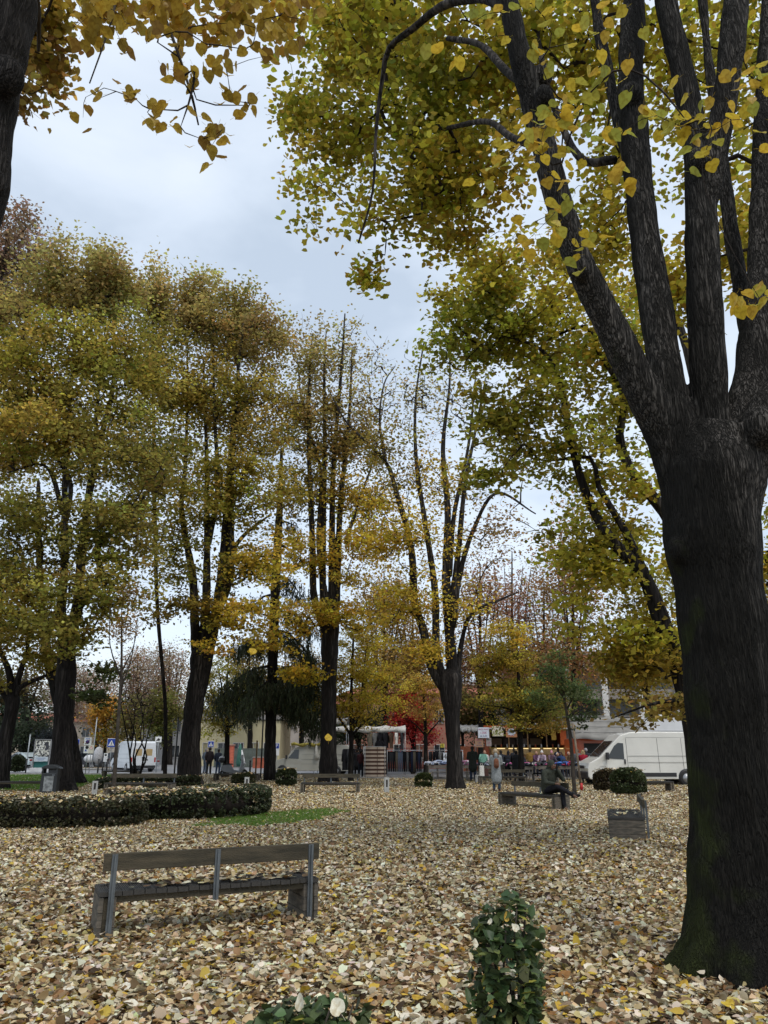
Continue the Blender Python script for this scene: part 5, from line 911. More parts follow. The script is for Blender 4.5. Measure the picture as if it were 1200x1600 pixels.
# closed parasol and scooter
a = GX(375, 62); r = empty('parasol', a, 0, 'closed green and white parasol standing behind the scooter', 'parasol'); MB().cyl((0, 0, 1.1), .03, 2.2, n=8).build('pole', m_pole, r)
MB().tube([(0, 0, 2.15), (0, 0, 1.7), (0, 0, .8), (0, 0, .5)], [.05, .16, .26, .20], 10).build('canopy', pmat('parasol_cloth', (.05, .14, .11), .8), r); MB().tube([(.15, -.1, 1.7), (.3, -.12, .9), (.32, -.12, .55)], [.05, .14, .12], 8).build('white_panel', pmat('white_cloth', (.6, .6, .6), .8), r)
def disc(mb, c, r_, w_, axis='Y', n=18): return mb.cyl(c, r_, w_, axis, n)
a = G(368, 1211); r = empty('scooter', GX(367, 52), .1, 'grey scooter with a black round-topped case on its rear rack', 'scooter'); tyre = flat('tyre', (.02, .02, .02), .8); sgrey = flat('scooter_grey', (.22, .23, .25), .3, .3, coat=.5)
for x_ in (-.62, .62):
    wl = disc(MB(), (x_, 0, .26), .26, .12).build('wheel', tyre, r, .02); disc(MB(), (x_, 0, .26), .13, .13, n=12).build('rim', m_steel, wl)
MB().prism([(-.85, .45), (-.8, .75), (-.2, .80), (0, .48), (.35, .42), (.45, .95), (.58, 1.0), (.68, .50), (.50, .28), (-.1, .25), (-.5, .3)], -.16, .16).build('body', sgrey, r, .04)
MB().prism([(-.75, .76), (-.7, .86), (-.1, .86), (-.05, .78)], -.14, .14).build('seat', sblk, r, .03); MB().prism([(.42, .95), (.38, 1.35), (.55, 1.4), (.60, .98)], -.12, .12).build('windscreen', glassmat('screen', (.3, .32, .35), .1), r)
MB().tube([(.4, -.32, 1.08), (.45, 0, 1.05), (.4, .32, 1.08)], .025, 8).build('handlebar', sblk, r); MB().ball((-.78, 0, 1.08), (.24, .22, .20), 14, 8).build('top_case', flat('case_black', (.03, .03, .035), .3), r); MB().ball((-.78, 0, 1.20), (.20, .18, .12), 14, 8).build('case_lid', flat('case_lid', (.45, .45, .47), .25), r); MB().ball((.66, 0, .85), (.07, .10, .09), 10, 6).build('headlight', white, r)
# statue-like white covered heap on the traffic island
a = GX(156, 78); r = empty('traffic_island', GX(157, 74), 0, 'low traffic island with earth and pale kerb beside the dark car', 'traffic island'); MB().cyl((0, 0, .09), 2.2, .18, n=28).build('kerb_ring', m_kerb, r); MB().cyl((0, 0, .12), 1.95, .20, n=28).build('earth', m_soil, r)
r = empty('covered_scooter', GX(154, 74), 0, 'scooter under a grey-white cover parked by the traffic island', 'scooter'); MB().ball((0, 0, 1.25), (.45, .4, .75), 12, 10).build('cover', pmat('cover', (.42, .42, .43), .7, bump=.6), r); MB().ball((-.75, 0, .95), (.55, .3, .35), 12, 8).build('cover_front', pmat('cover_white', (.6, .6, .6), .7, bump=.6), r); wl = disc(MB(), (-.9, 0, .35), .28, .14).build('wheel', tyre, r); disc(MB(), (.45, 0, .35), .28, .14).build('wheel', tyre, r)

# ---------------------------------------------------------------- vehicles (front towards local -x, near side -y)
paintw = lambda n, c, **k: pmat(n, c, .32, .5, 0, .05, 1.2, coat=.35, **k)
vglass = glassmat('vehicle_glass', (.015, .018, .02), .05); blackp = flat('black_plastic', (.022, .022, .024), .5); redl = flat('tail_red', (.35, .015, .01), .25); ambl = flat('lamp_clear', (.65, .66, .66), .15); hub = flat('hub_grey', (.33, .34, .35), .4, .5)
def shell(prof, W, taper=.07, z0=1.2, rear_taper=0):
    n = len(prof); ys = [-W/2, -W/2+.04, W/2-.04, W/2]; V = []
    for k, y in enumerate(ys):
        for x, z in prof:
            t = 1-taper*max(0, z-z0); yy = y*t
            ins = .03 if k in (0, 3) else 0
            cx, cz = x, z
            if ins: cx = x + (ins if x < 1 else (-ins if x > prof_max(prof)-1 else 0)); cz = z-(ins if z > z0 else -ins*.3)
            V.append((cx, yy, cz))
    F = [tuple(range(n)), tuple(range(4*n-1, 3*n-1, -1))]
    for k in range(3): F += [(k*n+i, (k+1)*n+i, (k+1)*n+(i+1) % n, k*n+(i+1) % n) for i in range(n)]
    return MB().add(V, F)
def prof_max(p): return max(q[0] for q in p)
def wheels(r, xs, W, rad=.34, w_=.22):
    for x in xs:
        for s in (-1, 1):
            arch = MB().cyl((x, s*(W/2-.10), rad+.02), rad*1.18, .22, 'Y', 24).build('wheel_arch', blackp, r)
            wl = MB().cyl((x, s*(W/2-.085), rad), rad, w_, 'Y', 24).build('wheel', tyre, r, .02); MB().cyl((x, s*(W/2-.085), rad), rad*.62, w_+.02, 'Y', 20).build('rim', hub, wl)
            for k in range(5): MB().box((x+rad*.36*math.cos(k*1.257), s*(W/2+.028), rad+rad*.36*math.sin(k*1.257)), (.05, .012, rad*.4), rot=Euler((0, -k*1.257+math.pi/2, 0))).build('spoke', blackp, wl)
def sidepoly(r, name, pts, W, mat, out=.006, taper=.07, z0=1.2, side=-1, th=.012):
    f = lambda x, y, z: (x, side*(W/2*(1-taper*max(0, z-z0))+y), z)
    return MB().prism(pts, out-th, out, f).build(name, mat, r)
def big_van(label, loc, rz, L_=6.0, W=2.05, H=2.5, col=(.60, .59, .54), group='vans parked by the square'):
    r = empty('van', loc, rz, label, 'van', group); k = H/2.5
    pr = [(.10, .30), (0, .42), (0, .80), (.10, 1.05), (.42, 1.22), (.62, 1.32), (1.50*1.0, 2.12*k), (1.78, 2.36*k), (2.25, 2.49*k), (3.2, 2.52*k), (L_-.35, 2.50*k), (L_-.08, 2.40*k), (L_, 2.0*k), (L_, .45), (L_-.05, .30)]
    shell(pr, W, .06).build('body', paintw('van_paint', col), r, .035, seg=3)
    MB().add([(.66, -W/2+.2, 1.36), (.66, W/2-.2, 1.36), (1.44, W/2-.27, 2.07*k), (1.44, -W/2+.27, 2.07*k)], [(0, 1, 2, 3)]).build('windscreen', vglass, r).location = (-.015, 0, .012)
    for s in (-1, 1):
        d = sidepoly(r, 'front_door', [(.95, .45), (1.95, .45), (1.95, 1.2), (1.93, 2.10), (1.62, 2.10), (.95, 1.42)], W, paintw('door_paint', col), .008, .06, side=s)
        sidepoly(d, 'door_window', [(1.0, 1.28), (1.84, 1.22), (1.86, 1.98), (1.60, 2.0), (1.40, 1.86)], W, vglass, .016, .06, side=s)
        MB().box((1.86, s*(W/2+.02), 1.12), (.07, .04, .22)).build('door_handle', blackp, d)
        sidepoly(r, 'wheel_trim', [(.30, .55), (.38, .85), (.62, 1.0), (.92, 1.0), (1.12, .85), (1.2, .55), (1.08, .55), (1.02, .78), (.88, .9), (.64, .9), (.50, .8), (.42, .55)], W, paintw('trim_paint', col), .02, .06, side=s)
        sidepoly(r, 'sill_moulding', [(1.95, .42), (4.35, .42), (4.35, .60), (1.95, .60)], W, blackp, .022, .06, side=s)
        for z in (1.08, 1.38): sidepoly(r, 'side_crease', [(2.05, z), (L_-.25, z), (L_-.25, z+.02), (2.05, z+.02)], W, paintw('crease', tuple(c*.62 for c in col)), .005, .06, side=s)
        for x in (2.0, 3.55, 4.75): sidepoly(r, 'panel_gap', [(x, .62), (x+.014, .62), (x+.014, 2.2*k), (x, 2.2*k)], W, blackp, .004, .06, side=s)
        sidepoly(r, 'roof_gutter', [(2.0, 2.24*k), (L_-.3, 2.24*k), (L_-.3, 2.255*k), (2.0, 2.255*k)], W, paintw('gutter', tuple(c*.7 for c in col)), .006, .06, side=s)
        MB().box((.98, s*(W/2+.13), 1.38), (.14, .20, .34)).build('mirror', blackp, r, .03)
        MB().prism([(.03, .80), (.10, 1.02), (.40, 1.18), (.36, .98), (.12, .78)], -.02, .30, lambda x, y, z, s=s: (x-.012, s*(W/2-.03-y*.9), z)).build('headlight', ambl, r)
    MB().box((.02, 0, .48), (.14, W-.06, .34)).build('bumper', blackp, r, .05); MB().box((-.012, 0, .86), (.03, .8, .14)).build('grille', blackp, r)
    wheels(r, (.78, L_-1.15), W, .35); return r
v1 = G(926, 1229); big_van('large white high-roof van facing left behind the shrubs at the right', Vector((v1.x, 40.6, 0)), R(1.5), 6.0, 2.05, 2.52, (.60, .585, .53))
def rear_van(label, loc, rz, L_, W, H, col, cov=False):
    r = empty('van', loc, rz, label, 'van', 'vans parked by the square')
    pr = [(.1, .30), (0, .5), (.02, .85), (.25, 1.02), (.95, 1.15), (1.6, H-.22), (2.0, H-.04), (2.6, H), (L_-.2, H-.02), (L_-.03, H-.15), (L_, 1.0), (L_, .45), (L_-.05, .3)]
    shell(pr, W, .08).build('body', paintw('van2_paint', col), r, .05, seg=3)
    MB().add([(1.0, -W/2+.22, 1.2), (1.0, W/2-.22, 1.2), (1.56, W/2-.27, H-.26), (1.56, -W/2+.27, H-.26)], [(0, 1, 2, 3)]).build('windscreen', vglass, r).location = (-.02, 0, .015)
    for s in (-1, 1):
        d = sidepoly(r, 'front_door', [(1.0, .5), (2.0, .5), (2.0, H-.2), (1.62, H-.26), (1.0, 1.2)], W, paintw('door2', col), .008, .08, side=s); sidepoly(d, 'door_window', [(1.15, 1.15), (1.9, 1.1), (1.9, H-.32), (1.62, H-.34)], W, vglass, .016, .08, side=s)
        for z in (.75, 1.05, 1.38): sidepoly(r, 'side_crease', [(2.1, z), (L_-.15, z), (L_-.15, z+.02), (2.1, z+.02)], W, paintw('crease2', tuple(c*.6 for c in col)), .005, .08, side=s)
        sidepoly(r, 'panel_gap', [(3.3, .5), (3.315, .5), (3.315, H-.2), (3.3, H-.2)], W, blackp, .004, .08, side=s)
        MB().box((1.05, s*(W/2+.12), 1.22), (.1, .18, .26)).build('mirror', blackp, r, .02); MB().box((L_-.0, s*(W/2-.10), .95), (.05, .12, .36)).build('tail_light', redl, r, .01); MB().box((.12, s*(W/2-.25), .80), (.1, .3, .16)).build('headlight', ambl, r, .02)
        dr = MB().box((L_+.012, s*.43, 1.22), (.03, .82, 1.44)).build('rear_door', paintw('rear_door', col), r, .01)
        MB().box((L_+.028, s*.42, 1.52), (.02, .52, .52)).build('rear_window', flat('window_tan', (.40, .29, .14), .3) if not cov else vglass, dr, .01); MB().box((L_+.04, s*.1, 1.1), (.04, .05, .16)).build('door_handle', blackp, dr)
    MB().box((L_+.03, 0, .42), (.12, W-.1, .2)).build('bumper', blackp, r, .03); MB().box((L_+.035, .12, .95), (.02, .5, .12)).build('number_plate', flat('plate', (.16, .16, .15)), r); wheels(r, (.75, L_-.95), W, .31); return r
a = GX(172, 68.5); rear_van('white panel van seen from its rear corner at the left, tan rear windows', Vector((a.x+.9, 69.5, 0)), R(-56), 5.4, 2.1, 2.4, (.62, .64, .66))
a = GX(430, 57); rv = rear_van('beige-white old panel van behind the cedar with a yellow rolled awning', Vector((a.x, 57.5, 0)), R(-8), 5.5, 1.9, 2.05, (.40, .395, .35), True)
mb = MB(); mb.tube([(1.35+.2*i, -1.0+.03*math.sin(i*2), 2.05+.05*math.sin(i*1.3)) for i in range(17)], [.10+.03*math.sin(i*1.9) for i in range(17)], 8); mb.build('awning_roll', pmat('yellow_canvas', (.30, .25, .06), .85, .1, 0, .3, 4, bump=.5), rv)
MB().tube([(3.15, -1.02, 2.0), (3.17, -1.03, 1.6), (3.2, -1.04, 1.25), (3.2, -1.03, 1.05)], [.07, .10, .20, .12], 8).build('tied_bag', pmat('bag_cloth', (.42, .41, .37), .8, bump=.4), rv)
def car(label, loc, rz, L_, W, H, col, suv=False, group='cars parked along the road'):
    r = empty('car', loc, rz, label, 'car', group); b = .92 if not suv else 1.02
    lo = [(.05, .28), (0, .5), (.05, .68), (.35, .80), (1.1, b), (L_-.7, b+.02), (L_-.08, b-.08), (L_, .6), (L_-.03, .3)]
    shell(lo, W, 0, 9).build('body', paintw('car_paint', col), r, .05, seg=3)
    gh = [(1.0, b-.03), (1.75, H-.10), (2.2, H), (L_-1.35, H-.02), (L_-.65, H-.25 if suv else H-.4), (L_-.35, b-.03)]
    shell(gh, W*.96, .28, b).build('roof', paintw('roof_paint', col), r, .04)
    for s in (-1, 1):
        for (x0, x1, x2, x3) in ((1.22, 1.80, 2.35, 2.35), (2.43, 2.43, L_-1.45, L_-.95)):
            sidepoly(r, 'side_window', [(x0, b+.02), (x1, H-.12), (x2, H-.10), (x3, b+.02)], W*.96, vglass, .008, .28, b, side=s)
        MB().box((.12, s*(W/2-.28), .66), (.16, .34, .12)).build('headlight', ambl, r, .02); MB().box((L_-.03, s*(W/2-.22), .76), (.1, .3, .14)).build('tail_light', redl, r, .02); MB().box((1.35, s*(W/2+.07), b+.04), (.14, .16, .12)).build('mirror', blackp, r, .02)
        sidepoly(r, 'door_gap', [(2.38, .4), (2.395, .4), (2.395, b), (2.38, b)], W, blackp, .003, 0, 9, side=s)
    MB().add([(1.02, -W/2+.2, b+.02), (1.02, W/2-.2, b+.02), (1.72, W/2-.28, H-.13), (1.72, -W/2+.28, H-.13)], [(0, 1, 2, 3)]).build('windscreen', vglass, r).location = (-.02, 0, .02)
    MB().add([(L_-.37, -W/2+.22, b+.02), (L_-.37, W/2-.22, b+.02), (L_-.66, W/2-.3, (H-.28 if suv else H-.43)), (L_-.66, -W/2+.3, (H-.28 if suv else H-.43))], [(0, 3, 2, 1)]).build('rear_window', vglass, r).location = (.02, 0, .015)
    wheels(r, (.82, L_-.85), W, .32, .2); return r
a = GX(106, 84); car('dark grey estate car side-on across the road at the left', Vector((a.x-.2, 84, 0)), R(4), 4.4, 1.8, 1.55, (.025, .025, .035), True)
a = GX(168, 72); car('silver-white car partly hidden by the blue sign pole', Vector((a.x+.2, 74, 0)), R(-22), 4.2, 1.75, 1.5, (.50, .50, .50))
a = GX(14, 82); car('pale blue car at the left edge behind the low shrub', Vector((a.x-1, 84, 0)), R(-25), 4.2, 1.75, 1.5, (.50, .58, .60))
a = GX(36, 84); car('dark blue car between the pale blue car and the advertising board', Vector((a.x, 88, 0)), R(-10), 4.2, 1.75, 1.45, (.02, .022, .035))
a = GX(128, 92); car('black car behind the road signs at the left', Vector((a.x, 96, 0)), R(5), 4.3, 1.8, 1.5, (.015, .015, .018))
# orange truck with a grey tarpaulin and the white lorry behind
a = GX(884, 52); r = empty('truck', Vector((a.x, 53, 0)), R(2), 'orange market truck under a grey tarpaulin behind the shoppers', 'truck', 'trucks at the market'); orp = paintw('orange_paint', (.62, .095, .015))
MB().box((1.9, 0, 1.45), (2.9, 2.2, 1.9)).build('box_body', orp, r, .03); MB().box((1.9, -1.12, 1.55), (1.5, .03, 1.1)).build('dark_side_panel', flat('inside_shade', (.02, .018, .016)), r)  # flat near-black panel on the closed box, painted as the shade of an opening
MB().prism([(3.4, .45), (3.4, 2.75), (4.7, 2.75), (5.15, 1.75), (5.25, .45)], -1.05, 1.05).build('cab', orp, r, .05); MB().prism([(3.65, 1.65), (3.65, 2.5), (4.55, 2.5), (4.92, 1.65)], -1.075, -1.055).build('door_window', vglass, r)
MB().add([(5.17, -.9, 1.78), (5.17, .9, 1.78), (4.76, .9, 2.65), (4.76, -.9, 2.65)], [(0, 1, 2, 3)]).build('windscreen', vglass, r).location = (.02, 0, .01); MB().box((5.24, 0, .62), (.12, 2.0, .25)).build('bumper', white, r, .03); wheels(r, (1.0, 4.4), 2.2, .42, .26)
tarp = pmat('tarpaulin', (.25, .24, .22), .8, .2, 0, .12, 1.5, bump=.5, bscale=4)
V = []; F = []; nx, nz = 14, 6
for i in range(nx+1):
    for j in range(nz+1): V.append((.15+4.55*i/nx, -1.45-.9*(1-j/nz)+.05*math.sin(i*1.3+j)+.04*math.sin(j*2.1+i*.6), 2.32+1.45*j/nz+.05*math.sin(i*.9)-(.25 if i > 11 and j < 2 else 0)))
F = [(i*(nz+1)+j, (i+1)*(nz+1)+j, (i+1)*(nz+1)+j+1, i*(nz+1)+j+1) for i in range(nx) for j in range(nz)]
o = MB().add(V, F, True).build('tarpaulin', tarp, r); so_ = o.modifiers.new('s', 'SOLIDIFY'); so_.thickness = .02
MB().box((2.4, -.2, 3.78), (4.7, 2.6, .06)).build('roof_sheet', tarp, r)
for z in (2.75, 3.1, 3.45): MB().tube([(.15, -1.5-.62*(3.77-z)-.02, z), (4.7, -1.5-.62*(3.77-z)-.02, z)], .012, 5).build('strap', flat('strap_grey', (.10, .10, .10)), r)
a = GX(968, 57); r = empty('truck', Vector((a.x, 59, 0)), R(-2), 'tall white lorry with curved roof fairing behind the white van', 'truck', 'trucks at the market'); lw = paintw('lorry_white', (.66, .67, .67))
MB().prism([(0, 2.9), (-.02, 3.3), (.35, 3.75), (1.2, 4.05), (2.2, 4.15), (9.0, 4.15), (9.0, 1.0), (1.9, 1.0), (1.9, 2.9)], -1.2, 1.2).build('box_body', lw, r, .06); MB().prism([(.1, .5), (.1, 1.5), (.5, 2.6), (1.8, 2.75), (1.8, .5)], -1.05, 1.05).build('cab', lw, r, .06); MB().prism([(.5, 1.6), (.75, 2.35), (1.55, 2.4), (1.55, 1.6)], -1.08, -1.055).build('door_window', vglass, r)
MB().box((5, -1.22, 3.0), (7.8, .02, .05)).build('side_stripe', flat('grey_stripe', (.4, .4, .4)), r); wheels(r, (1.0, 7.2), 2.2, .46, .28)
# ---------------------------------------------------------------- people
m_skin = pmat('skin', (.42, .24, .16), .6, .3, 0, .08, 10); m_skin_d = pmat('skin_dark', (.13, .07, .045), .6, .3, 0, .08, 10)
def caps(mb, a, b, r0, r1, sq=1.0, n=10):
    a = Vector(a); b = Vector(b); d = b-a; L_ = d.length; d = d/L_ if L_ > 1e-6 else Vector((0, 0, 1)); k = 3; pts = []; rad = []
    for i in range(k+1): t = math.pi/2*(1-i/k); pts.append(a-d*r0*math.sin(t)*.98); rad.append(max(.002, r0*math.cos(t)))
    for i in range(k+1): t = math.pi/2*i/k; pts.append(b+d*r1*math.sin(t)*.98); rad.append(max(.002, r1*math.cos(t)))
    mb.tube(pts, rad, n, True, sq)
def skinned(mb, name, mat, parent, vox=.022, smooth=3):
    o = mb.build(name, mat, parent); m = o.modifiers.new('r', 'REMESH'); m.mode = 'VOXEL'; m.voxel_size = vox; m.use_smooth_shade = True
    s = o.modifiers.new('s', 'SMOOTH'); s.iterations = smooth; s.factor = .5; return o
cmat = {}
def cloth(c, rough=.85):
    k = tuple(round(x, 3) for x in c)
    if k not in cmat: cmat[k] = pmat('cloth', k, rough, .15, 0, .18, 14, bump=.5, bscale=30)
    return cmat[k]
def person(label, loc, rz, H=1.7, coat=(.03, .03, .035), legs=(.03, .035, .05), hair=(.04, .03, .02), coat_len=.0, arms='down', lean=0.0, hat=None, hood=None, shoes=(.03, .02, .015), bag=None, skin=None, pose='stand', group='people at the market', head_turn=0.0, hair_long=False, turn_head_down=.0, stride=.0, wide=1.0, collar=None):
    """faces local -y.  Joints in metres for a 1.7 m figure, scaled to H"""
    r = empty('person', loc, rz, label, 'person', group); k = H/1.7; skin = skin or m_skin; S = lambda v: Vector(v)*k
    if pose == 'stand':
        hip = {s: S((s*.09, 0, .90)) for s in (-1, 1)}; knee = {s: S((s*.10, -.02-s*stride*.5, .48)) for s in (-1, 1)}; ank = {s: S((s*.11, .03-s*stride, .09)) for s in (-1, 1)}; pel = S((0, 0, .95))
        ch = S((0, -.26*lean, 1.25-.08*lean)); nk = S((0, -.55*lean, 1.44-.16*lean)); hd = S((0, -.70*lean-.02, 1.57-.22*lean))
    else:   # sitting cross-legged on a bench seat .41 high
        hip = {s: S((s*.09, 0, .52)) for s in (-1, 1)}; knee = {1: S((.10, -.44, .56)), -1: S((-.06, -.45, .64))}; ank = {1: S((.10, -.50, .09)), -1: S((.24, -.72, .42))}; pel = S((0, .02, .56))
        ch = S((0, -.04, .88)); nk = S((0, -.13, 1.06)); hd = S((0, -.20, 1.17))
    sh = {s: nk + S((s*.175*wide, .01, -.06)) for s in (-1, 1)}; up = Vector((0, 0, 1))
    if arms == 'down': el = {s: sh[s]+S((s*.05, .02, -.29)) for s in (-1, 1)}; ha = {s: el[s]+S((s*.01, -.06, -.26)) for s in (-1, 1)}
    elif arms == 'front': el = {s: sh[s]+S((s*.06, -.06, -.28)) for s in (-1, 1)}; ha = {s: el[s]+S((-s*.08, -.24, .03)) for s in (-1, 1)}
    elif arms == 'reach': el = {s: sh[s]+S((s*.05, -.18, -.20)) for s in (-1, 1)}; ha = {s: el[s]+S((-s*.02, -.24, -.10)) for s in (-1, 1)}
    elif arms == 'pockets': el = {s: sh[s]+S((s*.09, .05, -.27)) for s in (-1, 1)}; ha = {s: el[s]+S((-s*.06, -.10, -.20)) for s in (-1, 1)}
    elif arms == 'phone': el = {-1: sh[-1]+S((-.06, -.10, -.27)), 1: sh[1]+S((.07, -.20, -.20))}; ha = {-1: el[-1]+S((.16, -.20, -.02)), 1: hd+S((.12, -.06, -.08))}
    bd = MB(); caps(bd, hd+S((0, .01, .01)), hd+S((0, .015, .06)), .088*k, .085*k); caps(bd, hd+S((0, -.035, -.055)), hd+S((0, -.03, -.02)), .048*k, .06*k); caps(bd, nk, hd+S((0, 0, -.04)), .055*k, .05*k)
    caps(bd, hd+S((0, -.10, .005)), hd+S((0, -.108, -.02)), .010*k, .016*k)           # nose
    for s in (-1, 1): caps(bd, hd+S((s*.088, .01, .01)), hd+S((s*.090, .015, -.025)), .018*k, .014*k)   # ears
    caps(bd, pel, ch, .14*k, .155*k, .75); caps(bd, ch, nk+S((0, 0, -.05)), .15*k, .10*k, .75)
    for s in (-1, 1):
        caps(bd, hip[s], knee[s], .085*k, .058*k); caps(bd, knee[s], ank[s], .056*k, .038*k); caps(bd, ank[s], ank[s]+S((0, -.13, -.045)), .040*k, .032*k)
        caps(bd, sh[s], el[s], .050*k, .040*k); caps(bd, el[s], ha[s], .038*k, .026*k)
        d = (ha[s]-el[s]).normalized(); sd = Vector((0, 1, 0)).cross(d).normalized() if abs(d.y) < .9 else Vector((1, 0, 0)); caps(bd, ha[s], ha[s]+d*.07*k, .030*k, .034*k, .8)
        for f in range(4): o_ = ha[s]+d*.08*k+sd*(f-1.5)*.018*k; caps(bd, o_, o_+d*(.06-.008*abs(f-1.4))*k+S((0, -.01, -.01)), .009*k, .008*k, n=6)
        o_ = ha[s]+d*.03*k+sd*(-s)*.03*k; caps(bd, o_, o_+(d*.045-sd*s*.02)*k, .010*k, .009*k, n=6)
    skinned(bd, 'body', skin, r, .014*k, 2)
    for s in (-1, 1): MB().ball(hd+S((s*.032, -.083, .018)), (.011*k, .008*k, .009*k), 8, 5).build('eye', sblk, r)
    MB().box(hd+S((0, -.092, -.048)), (.045*k, .012*k, .010*k)).build('mouth', flat('lips', (.28, .09, .07)), r)
    # trousers, shoes
    tr = MB(); caps(tr, pel+S((0, 0, -.02)), pel+S((0, 0, .10)), .150*k, .150*k, .8)
    for s in (-1, 1): caps(tr, hip[s], knee[s], .100*k, .075*k); caps(tr, knee[s], ank[s]+(knee[s]-ank[s])*.12, .074*k, .060*k)
    skinned(tr, 'trousers', cloth(legs), r, .022*k)
    for s in (-1, 1):
        b_ = MB(); a_ = ank[s]; fw = S((0, -.17, -.055)) if not (pose == 'sit' and s == -1) else S((.06, -.17, .0)); caps(b_, a_+S((0, .02, -.035)), a_+fw, .05*k, .042*k, .9); caps(b_, a_+S((0, 0, .05)), a_+S((0, .01, -.03)), .05*k, .052*k); skinned(b_, 'shoe', cloth(shoes, .5), r, .016*k, 2)
    # coat
    ct = MB(); hem = pel+S((0, .02, -.02-coat_len)); caps(ct, pel+S((0, .0, .02)), ch, .180*k*wide, .190*k*wide, .78); caps(ct, ch, nk+S((0, .01, -.07)), .19*k*wide, .125*k, .78)
    if coat_len: caps(ct, hem, pel+S((0, 0, .05)), (.19+.06*coat_len)*k*wide, .18*k*wide, .8)
    for s in (-1, 1): caps(ct, sh[s], el[s], .078*k, .062*k); caps(ct, el[s], ha[s]+(el[s]-ha[s])*.10, .060*k, .045*k); caps(ct, nk+S((0, 0, -.07)), sh[s], .09*k, .078*k)
    if hood is not None: caps(ct, nk+S((0, .07, -.03)), nk+S((0, .08, .03)), .10*k, .08*k)
    else: caps(ct, nk+S((0, .01, -.02)), nk+S((0, .0, .025)), .078*k, .070*k)
    skinned(ct, 'coat', cloth(coat), r, .022*k)
    # head cover
    if hood == 'up': hm = MB(); caps(hm, hd+S((0, .035, .02)), hd+S((0, .03, .055)), .112*k, .108*k); caps(hm, nk+S((0, .05, .0)), hd+S((0, .05, -.03)), .10*k, .10*k); skinned(hm, 'hood', cloth(coat), r, .018*k)
    elif hat is not None: hm = MB(); caps(hm, hd+S((0, .02, .055)), hd+S((0, .025, .085)), .098*k, .088*k); hm.ball(hd+S((0, .03, .185)), .035*k, 8, 6); skinned(hm, 'hat', cloth(hat), r, .014*k, 2); hb = MB(); caps(hb, hd+S((0, .045, .0)), hd+S((0, .04, .02)), .082*k, .084*k); skinned(hb, 'hair', cloth(hair), r, .014*k, 2)
    if hood != 'up' and hat is None:
        hm = MB(); caps(hm, hd+S((0, .03, .03)), hd+S((0, .03, .06)), .095*k, .092*k)
        if hair_long:
            for s in (-1, 0, 1): caps(hm, hd+S((s*.055, .055, .0)), hd+S((s*.075, .06, -.17)), .06*k, .04*k)
        skinned(hm, 'hair', cloth(hair), r, .015*k, 2)
    if bag == 'backpack':
        bk = MB(); caps(bk, ch+S((0, .22, -.22)), ch+S((0, .21, -.02)), .115*k, .105*k, .7); b_ = skinned(bk, 'backpack', cloth((.16, .065, .035), .6), r, .02*k); MB().ball(ch+S((0, .30, -.20)), (.085*k, .03*k, .07*k), 10, 6).build('pocket', cloth((.11, .045, .025), .6), b_)
        for s in (-1, 1): MB().tube([ch+S((s*.09, .16, .12)), sh[s]*.6+nk*.4+S((0, .03, .09)), ch+S((s*.11, -.17, .05))], .016*k, 6).build('strap', cloth((.08, .035, .02), .6), b_)
    elif bag: 
        MB().box(ha[1]+S((.02, 0, -.22)), (.14*k, .30*k, .30*k)).build('bag', cloth(bag), r, .02)
    return r
pl_ = lambda px, d: GX(px, d)
p0 = G(772, 1236); person('woman in a long grey coat with a brown backpack seen from behind', Vector((p0.x, 33.6, 0)), R(178), 1.70, (.22, .235, .235), (.03, .05, .08), (.42, .33, .22), .42, 'front', bag='backpack', shoes=(.05, .02, .015), hood='down', wide=1.05)
person('seated man in a dark green hooded coat holding a phone to his ear', Vector((G(878, 1266).x-.30, 23.62, -.02)), R(28), 1.78, (.038, .042, .032), (.012, .012, .016), (.02, .02, .02), 0, 'phone', hood='up', pose='sit', wide=1.22, skin=m_skin_d, shoes=(.015, .015, .015))
